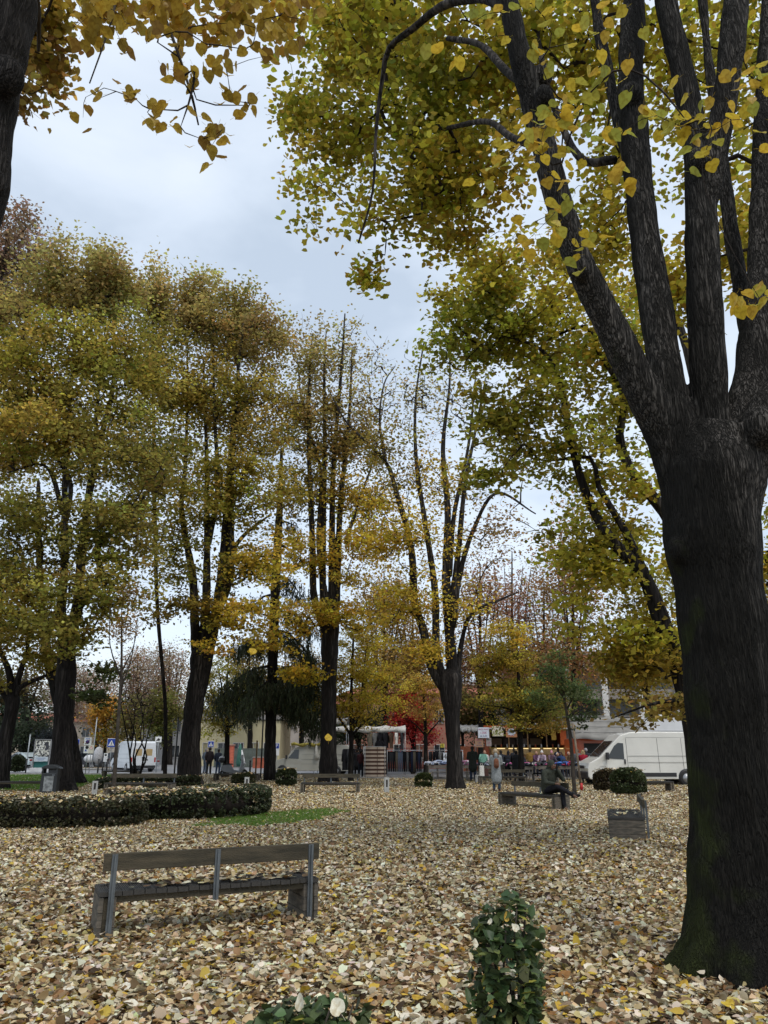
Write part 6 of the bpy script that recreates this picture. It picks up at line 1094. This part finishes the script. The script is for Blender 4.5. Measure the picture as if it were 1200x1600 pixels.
# his phone
o = empty('phone', Vector((G(878, 1266).x-.08, 23.35, 1.16)), R(28), 'dark phone held by the seated man', 'phone'); MB().box((0, 0, 0), (.012, .07, .14)).build('case', blackp, o, .004); MB().box((-.0075, 0, 0), (.003, .062, .13)).build('screen', vglass, o)
P_ = [
 ('man in a dark parka with fur hood facing the stall beside the lime trunk', 738, 44.5, 180, dict(H=1.86, coat=(.020, .024, .020), legs=(.02, .03, .055), coat_len=.25, arms='front', hood='down', hair=(.02, .018, .015), wide=1.1)),
 ('stall holder in a white top behind the clothes table', 757, 49, 0, dict(H=1.65, coat=(.5, .48, .47), legs=(.03, .03, .03), arms='front', hair=(.03, .02, .02))),
 ('person in black leaning over the table left of the hornbeam trunk', 793, 46, 165, dict(H=1.70, coat=(.016, .017, .022), coat_len=.2, arms='reach', lean=.5, hair=(.02, .02, .02), hat=(.015, .015, .02))),
 ('stout person in a black jacket next to the hornbeam trunk', 785, 47.5, 200, dict(H=1.72, coat=(.02, .022, .028), coat_len=.2, arms='reach', lean=.3, hair=(.03, .025, .02), wide=1.15)),
 ('person in a dark padded coat bending right behind the near bench', 806, 43.5, 170, dict(H=1.72, coat=(.018, .018, .02), coat_len=.25, arms='reach', lean=.45, hair=(.015, .013, .012), wide=1.25, legs=(.06, .05, .055))),
 ('woman in black right of the hornbeam trunk picking clothes', 818, 46.5, 205, dict(H=1.62, coat=(.015, .016, .022), coat_len=.2, arms='reach', lean=.5, hair=(.02, .02, .02))),
 ('woman in a white woolly hat and lilac coat at the clothes table', 847, 50, -20, dict(H=1.66, coat=(.34, .26, .32), arms='reach', lean=.2, hat=(.62, .60, .58))),
 ('woman in a pink hat and mauve coat at the clothes table', 860, 50.5, 10, dict(H=1.66, coat=(.13, .08, .10), arms='reach', lean=.25, hat=(.50, .22, .27))),
 ('person with white scarf and dark coat beside the pink hat', 866, 49.6, 30, dict(H=1.60, coat=(.06, .05, .07), arms='reach', lean=.4, hair=(.55, .53, .50))),
 ('person in a navy jacket bending over the clothes', 880, 49, 190, dict(H=1.66, coat=(.025, .045, .11), arms='reach', lean=.7, hair=(.10, .06, .04))),
 ('balding man in dark clothes behind the young tree', 893, 51, 170, dict(H=1.72, coat=(.03, .022, .022), arms='front', hair=(.28, .18, .14), lean=.2)),
 ('blonde woman in a red jacket beside the timber stake', 911, 42.5, 175, dict(H=1.70, coat=(.26, .015, .03), legs=(.015, .015, .02), arms='reach', lean=.2, hair=(.34, .24, .13), hair_long=True)),
 ('grey-haired person in black right of the red jacket', 917, 45, 200, dict(H=1.80, coat=(.025, .025, .03), coat_len=.3, arms='front', hair=(.30, .28, .29), lean=.15, wide=1.1)),
 ('person in black with pale hood near the nose of the white van', 933, 46, 150, dict(H=1.68, coat=(.015, .015, .018), coat_len=.2, arms='reach', hair=(.45, .38, .36), lean=.35)),
 ('woman with grey hair and a brown coat just left of the young tree', 886, 50, 10, dict(H=1.62, coat=(.12, .07, .04), arms='reach', lean=.3, hair=(.4, .38, .36))),
 ('man in a black cap facing the food stall counter', 803, 54, 180, dict(H=1.76, coat=(.03, .03, .035), arms='front', hat=(.015, .015, .015))),
 ('man in a mustard jacket at the food stall counter', 828, 55, 175, dict(H=1.74, coat=(.25, .15, .04), arms='front', hair=(.05, .04, .03))),
 ('woman with an orange scarf left of the white woolly hat', 836, 51, 20, dict(H=1.64, coat=(.10, .05, .09), arms='reach', lean=.2, hair=(.30, .16, .08))),
 ('tall man in a navy coat at the right end of the food stall', 872, 55, 170, dict(H=1.82, coat=(.02, .03, .06), coat_len=.2, arms='pockets', hair=(.05, .04, .03))),
 ('person in a grey anorak between the truck and the red jacket', 902, 50, 185, dict(H=1.72, coat=(.13, .13, .14), arms='front', hair=(.1, .08, .06))),
 ('shopper in black among the hanging clothes left of the striped cloth', 558, 52, 180, dict(H=1.74, coat=(.012, .012, .014), coat_len=.25, arms='front', hair=(.015, .012, .01), legs=(.012, .012, .014))),
 ('shopper in a dark maroon jacket beside the striped cloth', 564, 50.8, 160, dict(H=1.66, coat=(.04, .012, .014), arms='front', hair=(.015, .012, .01), legs=(.012, .015, .022))),
 ('tall man in a grey jacket standing with another by the crossing sign', 322, 60, 140, dict(H=1.80, coat=(.08, .095, .115), legs=(.09, .11, .14), arms='pockets', hair=(.2, .19, .18))),
 ('man in black beside the man in the grey jacket', 328, 57.5, 200, dict(H=1.86, coat=(.022, .016, .018), legs=(.012, .012, .014), arms='pockets', hair=(.02, .015, .012))),
 ('man in a dark jacket and jeans alone left of the small hornbeam', 342, 57, 170, dict(H=1.74, coat=(.018, .022, .035), legs=(.02, .035, .07), arms='pockets', hair=(.02, .015, .012))),
]
for lab, px, d, rz, kw in P_: person(lab, pl_(px, d), R(rz), group='people at the market' if px > 500 else 'people by the road', **kw)
# ---------------------------------------------------------------- market stalls
m_can = pmat('canopy_cloth', (.52, .51, .48), .75, .2, 0, .06, 2, bump=.3, bscale=6); m_al = pmat('stall_frame', (.42, .43, .44), .4, .5, .6, .1, 4)
def canopy(label, x0, x1, y0, y1, z, sag=.12, mat=None, poles=True):
    r = empty('market_canopy', ((x0+x1)/2, y0, 0), 0, label, 'canopy', 'market canopies'); hw = (x1-x0)/2; D = y1-y0; nx, ny = 16, 6; V = []
    for i in range(nx+1):
        for j in range(ny+1): V.append((-hw+2*hw*i/nx, D*j/ny, z+.25*math.sin(math.pi*j/ny)-sag*abs(math.sin(i*math.pi/4))*(.4+.6*math.sin(math.pi*j/ny))))
    F = [(i*(ny+1)+j, (i+1)*(ny+1)+j, (i+1)*(ny+1)+j+1, i*(ny+1)+j+1) for i in range(nx) for j in range(ny)]
    o = MB().add(V, F, True).build('cloth', mat or m_can, r); s = o.modifiers.new('s', 'SOLIDIFY'); s.thickness = .015
    V = []; 
    for i in range(41): x = -hw+2*hw*i/40; V += [(x, -.02+.05*math.sin(i*1.1), z+.02), (x, -.03+.09*math.sin(i*1.1+.4), z-.30-.05*math.sin(i*.7))]
    o = MB().add(V, [(2*i, 2*i+1, 2*i+3, 2*i+2) for i in range(40)], True).build('valance', mat or m_can, r); s = o.modifiers.new('s', 'SOLIDIFY'); s.thickness = .012
    if poles:
        for x in (-hw+.05, hw-.05):
            for y in (.1, D-.1): MB().cyl((x, y, z/2), .025, z, n=8).build('pole', m_al, r)
    for y in (.1, D-.1): MB().box((0, y, z-.06), (2*hw, .04, .04)).build('crossbar', m_al, r)
    return r
X = lambda px, d: GX(px, d).x
canopy('white market canopy with scalloped edge over the hanging clothes', X(508, 56), X(634, 56), 55.5, 59.5, 3.15)
canopy('tall pale canopy behind the bundled lime trunk', X(490, 60.5), X(542, 60.5), 60.5, 64, 3.9)
canopy('grey canopy edge left of the price signs', X(714, 58), X(752, 58), 58, 61, 3.25, .05)
m_hook = m_al
def garment(kind, label, loc, rz, w_, h, col, group):
    r = empty(kind, loc, rz, label, 'clothes', group); m = cloth(col); V = []; nx, nz = 8, 7
    if kind == 'trousers':
        for s in (-1, 1):
            q = MB(); 
            q.tube([(s*w_*.22, 0, 0), (s*w_*.24, .01, -h*.5), (s*w_*.26, 0, -h)], [w_*.27, w_*.23, w_*.20], 8, squash=.45); q.build('leg', m, r)
        MB().box((0, 0, -.03), (w_, .05, .07)).build('waistband', m, r, .01)
    else:
        q = MB(); rows = []
        for j in range(nz+1):
            t = j/nz; hw = w_/2*(.75+.35*t)*(1+.05*math.sin(j*1.7)); rows.append([(hw*math.cos(2*math.pi*i/12), .06*math.sin(2*math.pi*i/12)*(1+.5*math.sin(i*2.1+j)), -h*t) for i in range(12)])
        q.add([v for rw in rows for v in rw], [(j*12+i, j*12+(i+1) % 12, (j+1)*12+(i+1) % 12, (j+1)*12+i) for j in range(nz) for i in range(12)], True); q.build('torso', m, r)
        for s in (-1, 1): MB().tube([(s*w_*.34, 0, -.03), (s*w_*.5, 0, -h*.3), (s*w_*.52, .01, -h*.6)], [.06, .055, .05], 7).build('sleeve', m, r)
    MB().tube([(0, 0, .0), (0, 0, .07), (.02, 0, .09), (.03, 0, .07)], .005, 5).build('hanger_hook', m_hook, r); return r
def rail(label, xa, xb, d, z):
    r = empty('clothes_rail', ((xa+xb)/2, d, 0), 0, label, 'clothes rail', 'clothes rails'); L_ = xb-xa
    MB().cyl((0, 0, z), .02, L_, 'X', 10).build('bar', pmat('chrome', (.6, .6, .62), .25, .6, .8), r)
    for s in (-1, 1):
        MB().cyl((s*L_*.48, 0, z/2), .018, z, n=8).build('upright', m_al, r); MB().box((s*L_*.48, 0, .06), (.05, .7, .04)).build('foot', m_al, r)
        for y in (-.32, .32): MB().cyl((s*L_*.48, y, .03), .03, .03, 'X', 8).build('castor', sblk, r)
    MB().cyl((0, 0, .12), .012, L_, 'X', 8).build('lower_bar', m_al, r); return r
cn = {'black': (.012, .012, .015), 'charcoal': (.03, .032, .036), 'grey-blue': (.13, .16, .22), 'khaki': (.14, .12, .09), 'navy': (.02, .028, .06), 'grey': (.16, .16, .16), 'brown': (.07, .045, .03), 'white': (.62, .60, .56), 'cream': (.45, .40, .32), 'maroon': (.08, .02, .02)}
ordn = ['leftmost', 'second', 'third', 'fourth', 'fifth', 'sixth', 'seventh', 'eighth', 'ninth', 'tenth', 'eleventh', 'twelfth', 'thirteenth', 'fourteenth', 'fifteenth', 'sixteenth']
xa, xb = X(604, 52.5), X(660, 52.5); rail('long clothes rail of trousers right of the striped cloth', xa, xb, 52.5, 1.66)
seq = ['black', 'charcoal', 'charcoal', 'black', 'khaki', 'grey-blue', 'grey-blue', 'black', 'black', 'grey', 'black', 'navy', 'khaki', 'black', 'navy', 'black']
for i, c_ in enumerate(seq): garment('trousers', f'{c_} trousers, {ordn[i]} from the left on the long clothes rail' if i else f'{c_} trousers leftmost on the long clothes rail', (xa+.10+(xb-xa-.2)*i/(len(seq)-1), 52.5, 1.58), rng.normal(0, .25), .19, 1.24, cn[c_], 'trousers on the long clothes rail')
xa, xb = X(669, 51.5), X(724, 51.5); rail('second clothes rail with black garments behind the folded clothes table', xa, xb, 51.5, 1.66)
seq = ['charcoal', 'black', 'black', 'grey', 'black', 'navy', 'black', 'maroon', 'black', 'charcoal']
for i, c_ in enumerate(seq): garment('jacket', f'{c_} jacket, {ordn[i]} from the left on the second rail' if i else f'{c_} jacket leftmost on the second rail', (xa+.15+(xb-xa-.3)*i/(len(seq)-1), 51.5, 1.58), 1.2+rng.normal(0, .3), .42, .80, cn[c_], 'jackets on the second clothes rail')
seq = ['khaki', 'grey', 'black', 'black', 'brown', 'white', 'charcoal']; xs = np.linspace(X(578, 55.6), X(628, 55.6), 7)
for i, c_ in enumerate(seq): garment('shirt', f'{c_} garment, {ordn[i]} from the left hanging under the canopy' if i else f'{c_} garment hanging leftmost under the canopy', (xs[i], 55.5, 2.84), .2*i, .32 if c_ != 'black' else .42, 1.0 if c_ != 'white' else .75, cn[c_], 'garments hanging under the canopy')
garment('skirt', 'long black garment hanging lower above the striped cloth', (X(593, 55.6), 55.3, 2.30), 0, .5, .6, cn['black'], 'garments hanging under the canopy')
xs = np.linspace(X(540, 54), X(562, 54), 4)
for i, c_ in enumerate(['black', 'charcoal', 'black', 'black']): garment('coat', f'{c_} long coat hanging behind the shopper in black, {ordn[i]} from the left' if i else 'black long coat hanging leftmost behind the shopper in black', (xs[i], 54, 1.75), .4, .45, 1.35, cn[c_], 'long coats hanging left of the striped cloth')
# striped cloth wrapped round its frame
m = bpy.data.materials.new('striped_cloth'); m.use_nodes = True; t = m.node_tree; b = t.nodes['Principled BSDF']; tcn = t.nodes.new('ShaderNodeTexCoord'); sx = t.nodes.new('ShaderNodeSeparateXYZ'); t.links.new(tcn.outputs['Object'], sx.inputs[0])
mu = t.nodes.new('ShaderNodeMath'); mu.operation = 'MULTIPLY'; mu.inputs[1].default_value = 8/1.85; t.links.new(sx.outputs[2], mu.inputs[0]); frc = t.nodes.new('ShaderNodeMath'); frc.operation = 'FRACT'; t.links.new(mu.outputs[0], frc.inputs[0])
c_ = t.nodes.new('ShaderNodeValToRGB'); c_.color_ramp.elements[0].color = (.055, .025, .016, 1); c_.color_ramp.elements[1].position = .52; c_.color_ramp.elements[1].color = (.42, .35, .28, 1); e_ = c_.color_ramp.elements.new(.46); e_.color = (.055, .025, .016, 1); e_ = c_.color_ramp.elements.new(.92); e_.color = (.36, .29, .23, 1); t.links.new(frc.outputs[0], c_.inputs[0]); t.links.new(c_.outputs[0], b.inputs['Base Color']); b.inputs['Roughness'].default_value = .9
xa, xb = X(568.5, 50), X(603, 50); hw = (xb-xa)/2; r = empty('striped_cloth', ((xa+xb)/2, 50.6, 0), 0, 'brown and beige striped cloth hung as a changing booth', 'changing booth'); V = []; n = 40
ring = []
for i in range(n): a_ = 2*math.pi*i/n; ring.append((hw*math.copysign(abs(math.cos(a_))**.6, math.cos(a_))*(1+.02*math.sin(i*2.3)), .6*math.copysign(abs(math.sin(a_))**.6, math.sin(a_))+.02*math.sin(i*1.7)))
V = [(x, y, z) for z in np.linspace(.04, 1.85, 8) for x, y in ring]; MB().add(V, [(j*n+i, j*n+(i+1) % n, (j+1)*n+(i+1) % n, (j+1)*n+i) for j in range(7) for i in range(n)], True).build('curtain', m, r)
MB().tube([(x, y, 1.87) for x, y in ring]+[(ring[0][0], ring[0][1], 1.87)], .015, 6, False).build('top_ring', m_al, r); MB().box((hw*.22, -.605, .95), (.03, .02, 1.8)).build('seam', flat('seam', (.06, .03, .02)), r)
for x, y in ((-hw*.9, -.5), (hw*.9, -.5), (-hw*.9, .5), (hw*.9, .5)): MB().cyl((x, y, .95), .015, 1.9, n=6).build('pole', m_al, r)
# tables with heaps of clothes
m_tbl = pmat('table_wood', (.17, .155, .135), .8, .2, 0, .2, 3)
def table(label, x0, x1, y, D, z, mat=None):
    r = empty('market_table', ((x0+x1)/2, y, 0), 0, label, 'table', 'market tables'); w_ = x1-x0; MB().box((0, D/2, z-.02), (w_, D, .04)).build('tabletop', mat or m_tbl, r, .005); MB().box((0, .02, z-.11), (w_-.1, .03, .12)).build('apron', mat or m_tbl, r)
    for x in (-w_/2+.06, w_/2-.06, 0):
        for yy in (.05, D-.05): MB().box((x, yy, (z-.05)/2), (.05, .05, z-.05)).build('leg', mat or m_tbl, r)
def heap(label, x0, x1, y, D, z, n, cols, h=.22):
    r = empty('clothes_heap', ((x0+x1)/2, y+D/2, z), 0, label, 'clothes heap', 'heaps of clothes on the tables'); w_ = (x1-x0)/2
    for i in range(n):
        u = rng.uniform(-1, 1)*w_*.9; v = rng.uniform(-.45, .45)*D; q = MB(); a_ = rng.uniform(.12, .24); hh = rng.uniform(.03, .07)
        q.ball((u, v, .04+rng.uniform(0, h)*(1-abs(u)/w_*.5)), (a_, a_*.8, hh), 9, 5)
        for k in range(2): an = rng.uniform(0, 6.28); q.tube([(u, v, .06), (u+.2*math.cos(an), v+.15*math.sin(an), .08+h*.4), (u+.3*math.cos(an), v+.22*math.sin(an), .03)], [.06, .05, .03], 6, squash=.5)
        o = q.build('garment', cloth(cols[int(rng.integers(len(cols)))]), r)
        for vv in o.data.vertices: vv.co += Vector((rng.normal(0, .015), rng.normal(0, .015), rng.normal(0, .012)))
mix1 = [(.35, .40, .52), (.45, .48, .58), (.03, .04, .08), (.5, .5, .52), (.12, .15, .25)]; mix2 = [(.45, .08, .15), (.5, .5, .52), (.05, .05, .07), (.30, .14, .22), (.1, .12, .2)]; mix3 = [(.02, .02, .025), (.04, .045, .06), (.50, .12, .28), (.10, .10, .12), (.45, .42, .40), (.05, .06, .06)]; mix4 = [(.03, .03, .035), (.5, .5, .5), (.06, .16, .45), (.4, .05, .10), (.04, .05, .04)]
for (lab, p0_, p1_, d, z, mix, n) in [('blue folded clothes left of the lime trunk', 668, 700, 47.5, .82, mix1, 26), ('pink and white clothes right of the lime trunk', 718, 744, 47.5, .82, mix2, 20), ('mixed clothes behind the grey-coated woman', 748, 790, 46.5, .80, mix1+mix3, 22), ('dark clothes in front of the bending shoppers', 796, 832, 45.6, .78, mix3, 24), ('dark and pink clothes in front of the woolly hats', 834, 872, 46.6, .80, mix3, 34), ('blue and white clothes behind the seated man', 872, 906, 46.0, .80, mix4, 28), ('dark clothes by the nose of the white van', 908, 934, 47, .85, mix4, 16)]:
    x0, x1 = X(p0_, d), X(p1_, d); table('grey wooden market table under the '+lab, x0, x1, d, 1.0, z); heap('heap of '+lab, x0, x1, d, 1.0, z, n, mix)
# carrier bags and mint garment
for lab, px, d, z, dm, c_ in [('white carrier bag hanging at the left end of the near bench', 745.5, 42.6, 0, (.30, .2, .42), (.42, .41, .38)), ('tall white carrier bag beside the grey coat', 751.5, 40.4, .42, (.24, .16, .50), (.60, .58, .54)), ('dark brown bag on the bench beside the white bag', 757.5, 40.5, .42, (.26, .2, .36), (.07, .035, .03))]:
    r = empty('carrier_bag', (X(px, d), d, z), .2, lab, 'bag', 'shopping bags'); MB().prism([(-dm[0]/2, 0), (dm[0]/2, 0), (dm[0]*.44, dm[2]), (-dm[0]*.44, dm[2])], -dm[1]/2, dm[1]/2).build('bag_body', cloth(c_), r, .02); MB().tube([(-dm[0]*.25, 0, dm[2]), (-dm[0]*.15, 0, dm[2]+.1), (dm[0]*.15, 0, dm[2]+.1), (dm[0]*.25, 0, dm[2])], .012, 6).build('handle', cloth(c_), r)
garment('dress', 'mint green garment hanging beside the stall holder', (X(754, 48.2), 48.0, 1.45), 0, .42, .75, (.22, .45, .36), 'hanging garments by the stall holder')
# food stall
x0, x1 = X(765, 60), X(885, 60); r = empty('food_stall', ((x0+x1)/2, 60, 0), 0, 'orange food stall with lit counter and hanging price posters', 'food stall'); hw = (x1-x0)/2; orr = pmat('stall_orange', (.62, .13, .03), .6, .3, 0, .1, 2)
MB().box((0, 2.6, 1.7), (2*hw, .1, 3.2)).build('back_wall', flat('stall_back', (.05, .035, .02)), r); MB().box((-hw+.05, 1.3, 1.7), (.1, 2.6, 3.2)).build('side_wall', orr, r); MB().box((hw-.05, 1.3, 1.7), (.1, 2.6, 3.2)).build('side_wall', orr, r)
MB().prism([(-hw-1.0, 3.18), (hw+.2, 3.18), (hw+.2, 3.42), (-hw-1.0, 3.42)], -.9, 2.8).build('roof', orr, r, .03); MB().box((-.4, -.92, 3.22), (2*hw+1.2, .04, .10)).build('roof_trim', flat('trim_white', (.75, .74, .7)), r)
MB().box((0, .05, 1.05), (2*hw, .12, 1.5)).build('counter_front', pmat('counter_panel', (.45, .28, .16), .5), r); MB().box((0, -.05, 1.83), (2*hw+.1, .6, .06)).build('counter_top', flat('counter_yellow', (.45, .30, .06)), r)
m_em = bpy.data.materials.new('warm_lamp'); m_em.use_nodes = True; b = m_em.node_tree.nodes['Principled BSDF']; b.inputs['Base Color'].default_value = (.9, .8, .5, 1); b.inputs['Emission Color'].default_value = (1, .72, .32, 1); b.inputs['Emission Strength'].default_value = 1.0
for i in range(6): MB().box((-hw+.8+i*(2*hw-1.4)/5, -.37, 1.79), (.6, .05, .05)).build('counter_lamp', m_em, r)
for i in range(5): MB().ball((-hw+1.0+i*1.15, -.2, 1.45), .07, 8, 6).build('warm_bulb', m_em, r)
for i in range(12): MB().cyl((-hw+.5+i*(2*hw-1)/11, .3, 1.97), .06, .22+.05*(i % 3), n=8).build('jar', flat('jar', [(.5, .45, .35), (.4, .1, .04), (.6, .6, .58)][i % 3]), r)
for i in range(5): MB().box((-hw+.8+i*(2*hw-1.6)/4, 2.3, 2.3), (.9, .4, .5)).build('shelf_unit', flat('shelf', [(.25, .18, .10), (.08, .06, .05), (.3, .28, .25)][i % 3]), r)
MB().box((hw-.3, -.6, 2.6), (.45, .05, 1.1)).build('orange_banner', orr, r); MB().box((hw-1.0, -.6, 2.75), (.35, .05, .7)).build('yellow_banner', flat('stall_yellow', (.5, .3, .04)), r); MB().box((0, -.35, 1.55), (2*hw-.2, .04, .35)).build('counter_sign', flat('counter_sign', (.5, .33, .14)), r)
for i in range(5): MB().box((-hw+.02+i*(2*hw-.1)/4, -.3, 2.5), (.07, .07, 1.35)).build('post', flat('stall_post', (.35, .2, .08)), r)
# hanging posters
def poster(label, px0, px1, py0, py1, d, mat, lines=(), lmat=None):
    a = P(px0, py0, d); b_ = P(px1, py1, d); w_ = b_.x-a.x; h = a.z-b_.z; r = empty('poster', ((a.x+b_.x)/2, d, b_.z), 0, label, 'poster', 'posters at the food stall'); MB().box((0, 0, h/2), (w_, .02, h)).build('board', mat, r, .004)
    for s, zf, sz, mt in lines: text(s, r, (0, -.015, h*zf), sz, mt)
    for s in (-1, 1): MB().tube([(s*w_*.4, 0, h), (s*w_*.4, 0, h+.12)], .006, 5).build('cord', sblk, r)
    return r, w_, h
pw = flat('poster_white', (.62, .66, .72)); pk = flat('poster_pink', (.45, .10, .20)); orn = flat('poster_orange', (.50, .22, .10)); brn = flat('board_brown', (.34, .20, .12)); nav = flat('ink_navy', (.08, .08, .2))
poster('white hanging price board with pink capital letters', 746.5, 764.5, 1136.5, 1153, 56.5, pw, [('PESCE MARE', .80, .13, pk), ('1,00€', .48, .20, pk), ('da 5,00', .18, .17, nav)])
r, w_, h = poster('cream poster with food pictures beside the white price board', 768.5, 787, 1134.5, 1150.5, 57, flat('poster_cream', (.60, .55, .38)))
MB().box((0, -.014, h*.5), (w_*.94, .006, h*.94)).build('picture', picmat('food_picture', [(.20, .22, .06), (.55, .50, .32), (.70, .66, .56), (.35, .16, .08)], 4, (.42, .5, .62), 1), r)
r, w_, h = poster('orange poster with a white starburst and blue picture', 790, 808, 1135.5, 1152, 57, orn)
V = []; n = 18
for i in range(n): a_ = 2*math.pi*i/n; rr = (1 if i % 2 else .78); V.append((w_*.42*rr*math.cos(a_), h*.5+h*.40*rr*math.sin(a_)))
MB().prism(V, -.018, -.012).build('starburst', pw, r); MB().box((0, -.022, h*.55), (w_*.45, .005, h*.3)).build('blue_picture', picmat('blue_picture', [(.08, .12, .2), (.2, .3, .4), (.45, .5, .55), (.1, .14, .16)], 5, (.45, .5, .58), 1), r); text('5,00', r, (0, -.022, h*.16), .13, sred)
poster('brown cardboard price board under the white one', 742, 755.5, 1153.5, 1167.5, 56.6, brn, [('FRITTO', .80, .15, pk), ('1,00', .50, .16, nav), ('da 5,00', .20, .13, nav)])
poster('narrow grey and pink notice under the white price board', 759.5, 768, 1153, 1166, 56.6, flat('notice_grey', (.30, .26, .24)), [('MISTO', .78, .10, sblk), ('5,00', .40, .12, pk)])
poster('small yellow notice left of the lime trunk', 688, 694.5, 1162, 1168, 51, flat('notice_yellow', (.55, .45, .05)), [('€', .5, .20, sblk)])
poster('white notice with the figure 4 on the clothes rail', 692.5, 698.5, 1176, 1189, 49.5, pw, [('4', .5, .42, sblk)])
# low grey bars and crates behind the benches
for i, (px, d, w_, lab) in enumerate([(828, 43, 1.6, 'grey trestle in front of the dark clothes'), (850, 43, 1.4, 'grey trestle left of the seated man'), (690, 46, 1.2, 'low grey crate table left of the lime trunk foot'), (742, 45.6, 1.1, 'low grey crate right of the lime trunk foot')]):
    r = empty('trestle', (X(px, d), d, 0), 0, lab, 'trestle', 'trestles by the market'); MB().box((0, 0, .48), (w_, .5, .05)).build('top', m_tbl, r); 
    for s in (-1, 1): MB().box((s*w_*.45, 0, .23), (.06, .46, .46)).build('leg', m_tbl, r)
    MB().box((0, 0, .12), (w_*.9, .3, .06)).build('lower_board', m_tbl, r)
# ---------------------------------------------------------------- front shrubs
def leafy_shrub(label, cx, cy, rx, ry, h, n, size, base=0.0):
    r = empty('evergreen_shrub', (cx, cy, 0), 0, label, 'shrub', 'variegated evergreen shrubs in front'); stems = []
    for i in range(9): a_ = i*2.4; stems.append(spline([(cx+.02*math.cos(a_), cy+.02*math.sin(a_), 0, .010), (cx+rx*.35*math.cos(a_), cy+ry*.35*math.sin(a_), h*.4, .008), (cx+rx*.6*math.cos(a_+.4), cy+ry*.6*math.sin(a_+.4), h*(.7+.25*(i % 3)/2), .004)], .08))
    trunkobj(r, 'stem', stems, M['bark_thin'], 6)
    b_ = [dict(c=np.array((cx, cy, h*.52+base)), r=np.array((rx, ry, h*.48-base)), n=70, leaves=0, col=(0, 0, 0), spread=0, flat=1, size=.05)]; grow(r, stems, b_, tips=.0018, maxr=.006, step=.12, branches='twigs', up=.2, clump=0)
    cols = [(.070, .105, .036), (.095, .135, .045), (.055, .080, .030), (.15, .18, .055), (.080, .110, .042)]; ms = [heart_mesh('leaf', c, 70+i, True) for i, c in enumerate(cols)]; ms += ms; ms.append(heart_mesh('leaf', (.34, .32, .06), 90, True)); ms.append(heart_mesh('leaf', (.22, .25, .06), 91, True))
    v = rng.normal(0, 1, (n, 3)); v /= np.linalg.norm(v, axis=1)[:, None]; v *= rng.uniform(.55, 1.02, (n, 1))**.7; lump = 1+.10*np.sin(v[:, 0]*5+v[:, 2]*6+cx)[:, None]+.08*np.sin(v[:, 2]*9+v[:, 0]*3)[:, None]
    pos = np.array((cx, cy, h*.52+base))+v*np.array((rx, ry, h*.48-base))*lump; pos[:, 2] = np.maximum(.03, pos[:, 2]); leaf_objects('leaf', r, ms, pos[:298], size*rng.uniform(.7, 1.25, 298), .85)
    cloud('foliage', 'heart6', pos[298:]-np.array((cx, cy, 0)), size*rng.uniform(.6, 1.1, len(pos)-298), .95, jitter((.060, .090, .034), len(pos)-298, .35, .1), M['evergreen'], r); return r
c = P(790, 1500, 4.75); leafy_shrub('upright variegated evergreen shrub with fallen leaves caught in it, bottom right centre', c.x, 4.75, .205, .20, .82, 950, .066)
c = P(485, 1580, 4.15); leafy_shrub('low evergreen shrub cut by the bottom edge of the picture', c.x, 4.15, .34, .20, .49, 760, .068)
pal = [heart_mesh('leaf', c_, 120+i) for i, c_ in enumerate([(.74, .70, .55), (.66, .58, .40), (.60, .40, .08)])]
for me in pal: me.materials[0] = M['litter']
for i, (px, py, d, s, lab) in enumerate([(528, 1574, 3.9, .075, 'large cream leaf caught upright on the low front shrub'), (470, 1566, 3.92, .07, 'small cream leaf on the low front shrub'), (742, 1474, 4.62, .042, 'cream leaf hanging at the left side of the upright shrub'), (766, 1440, 4.65, .035, 'pale fallen leaf near the top of the upright shrub'), (790, 1432, 4.65, .05, 'orange fallen leaf at the top of the upright shrub'), (806, 1450, 4.62, .04, 'cream and yellow leaf across the upright shrub'), (795, 1560, 4.55, .035, 'narrow pale leaf low in the upright shrub'), (801, 1520, 4.55, .035, 'narrow cream leaf in the middle of the upright shrub'),
                                       (513, 1153, 9, .085, 'single bright yellow leaf hanging in the air before the middle lime trunk'), (395, 1018, 7, .07, 'single pale yellow leaf floating before the cedar')]):
    me = pal[2 if 'orange' in lab else (0 if 'cream' in lab or 'pale f' in lab else 1)]
    if 'yellow leaf' in lab and 'cream' not in lab: me = yl[3]
    o = link('fallen_leaf', me); o.location = P(px, py, d); o.scale = (s, s, s); o.rotation_euler = (R(rng.uniform(35, 80)), R(rng.uniform(-60, 60)), R(rng.uniform(-60, 60))); tag(o, lab, 'leaf', 'loose leaves')
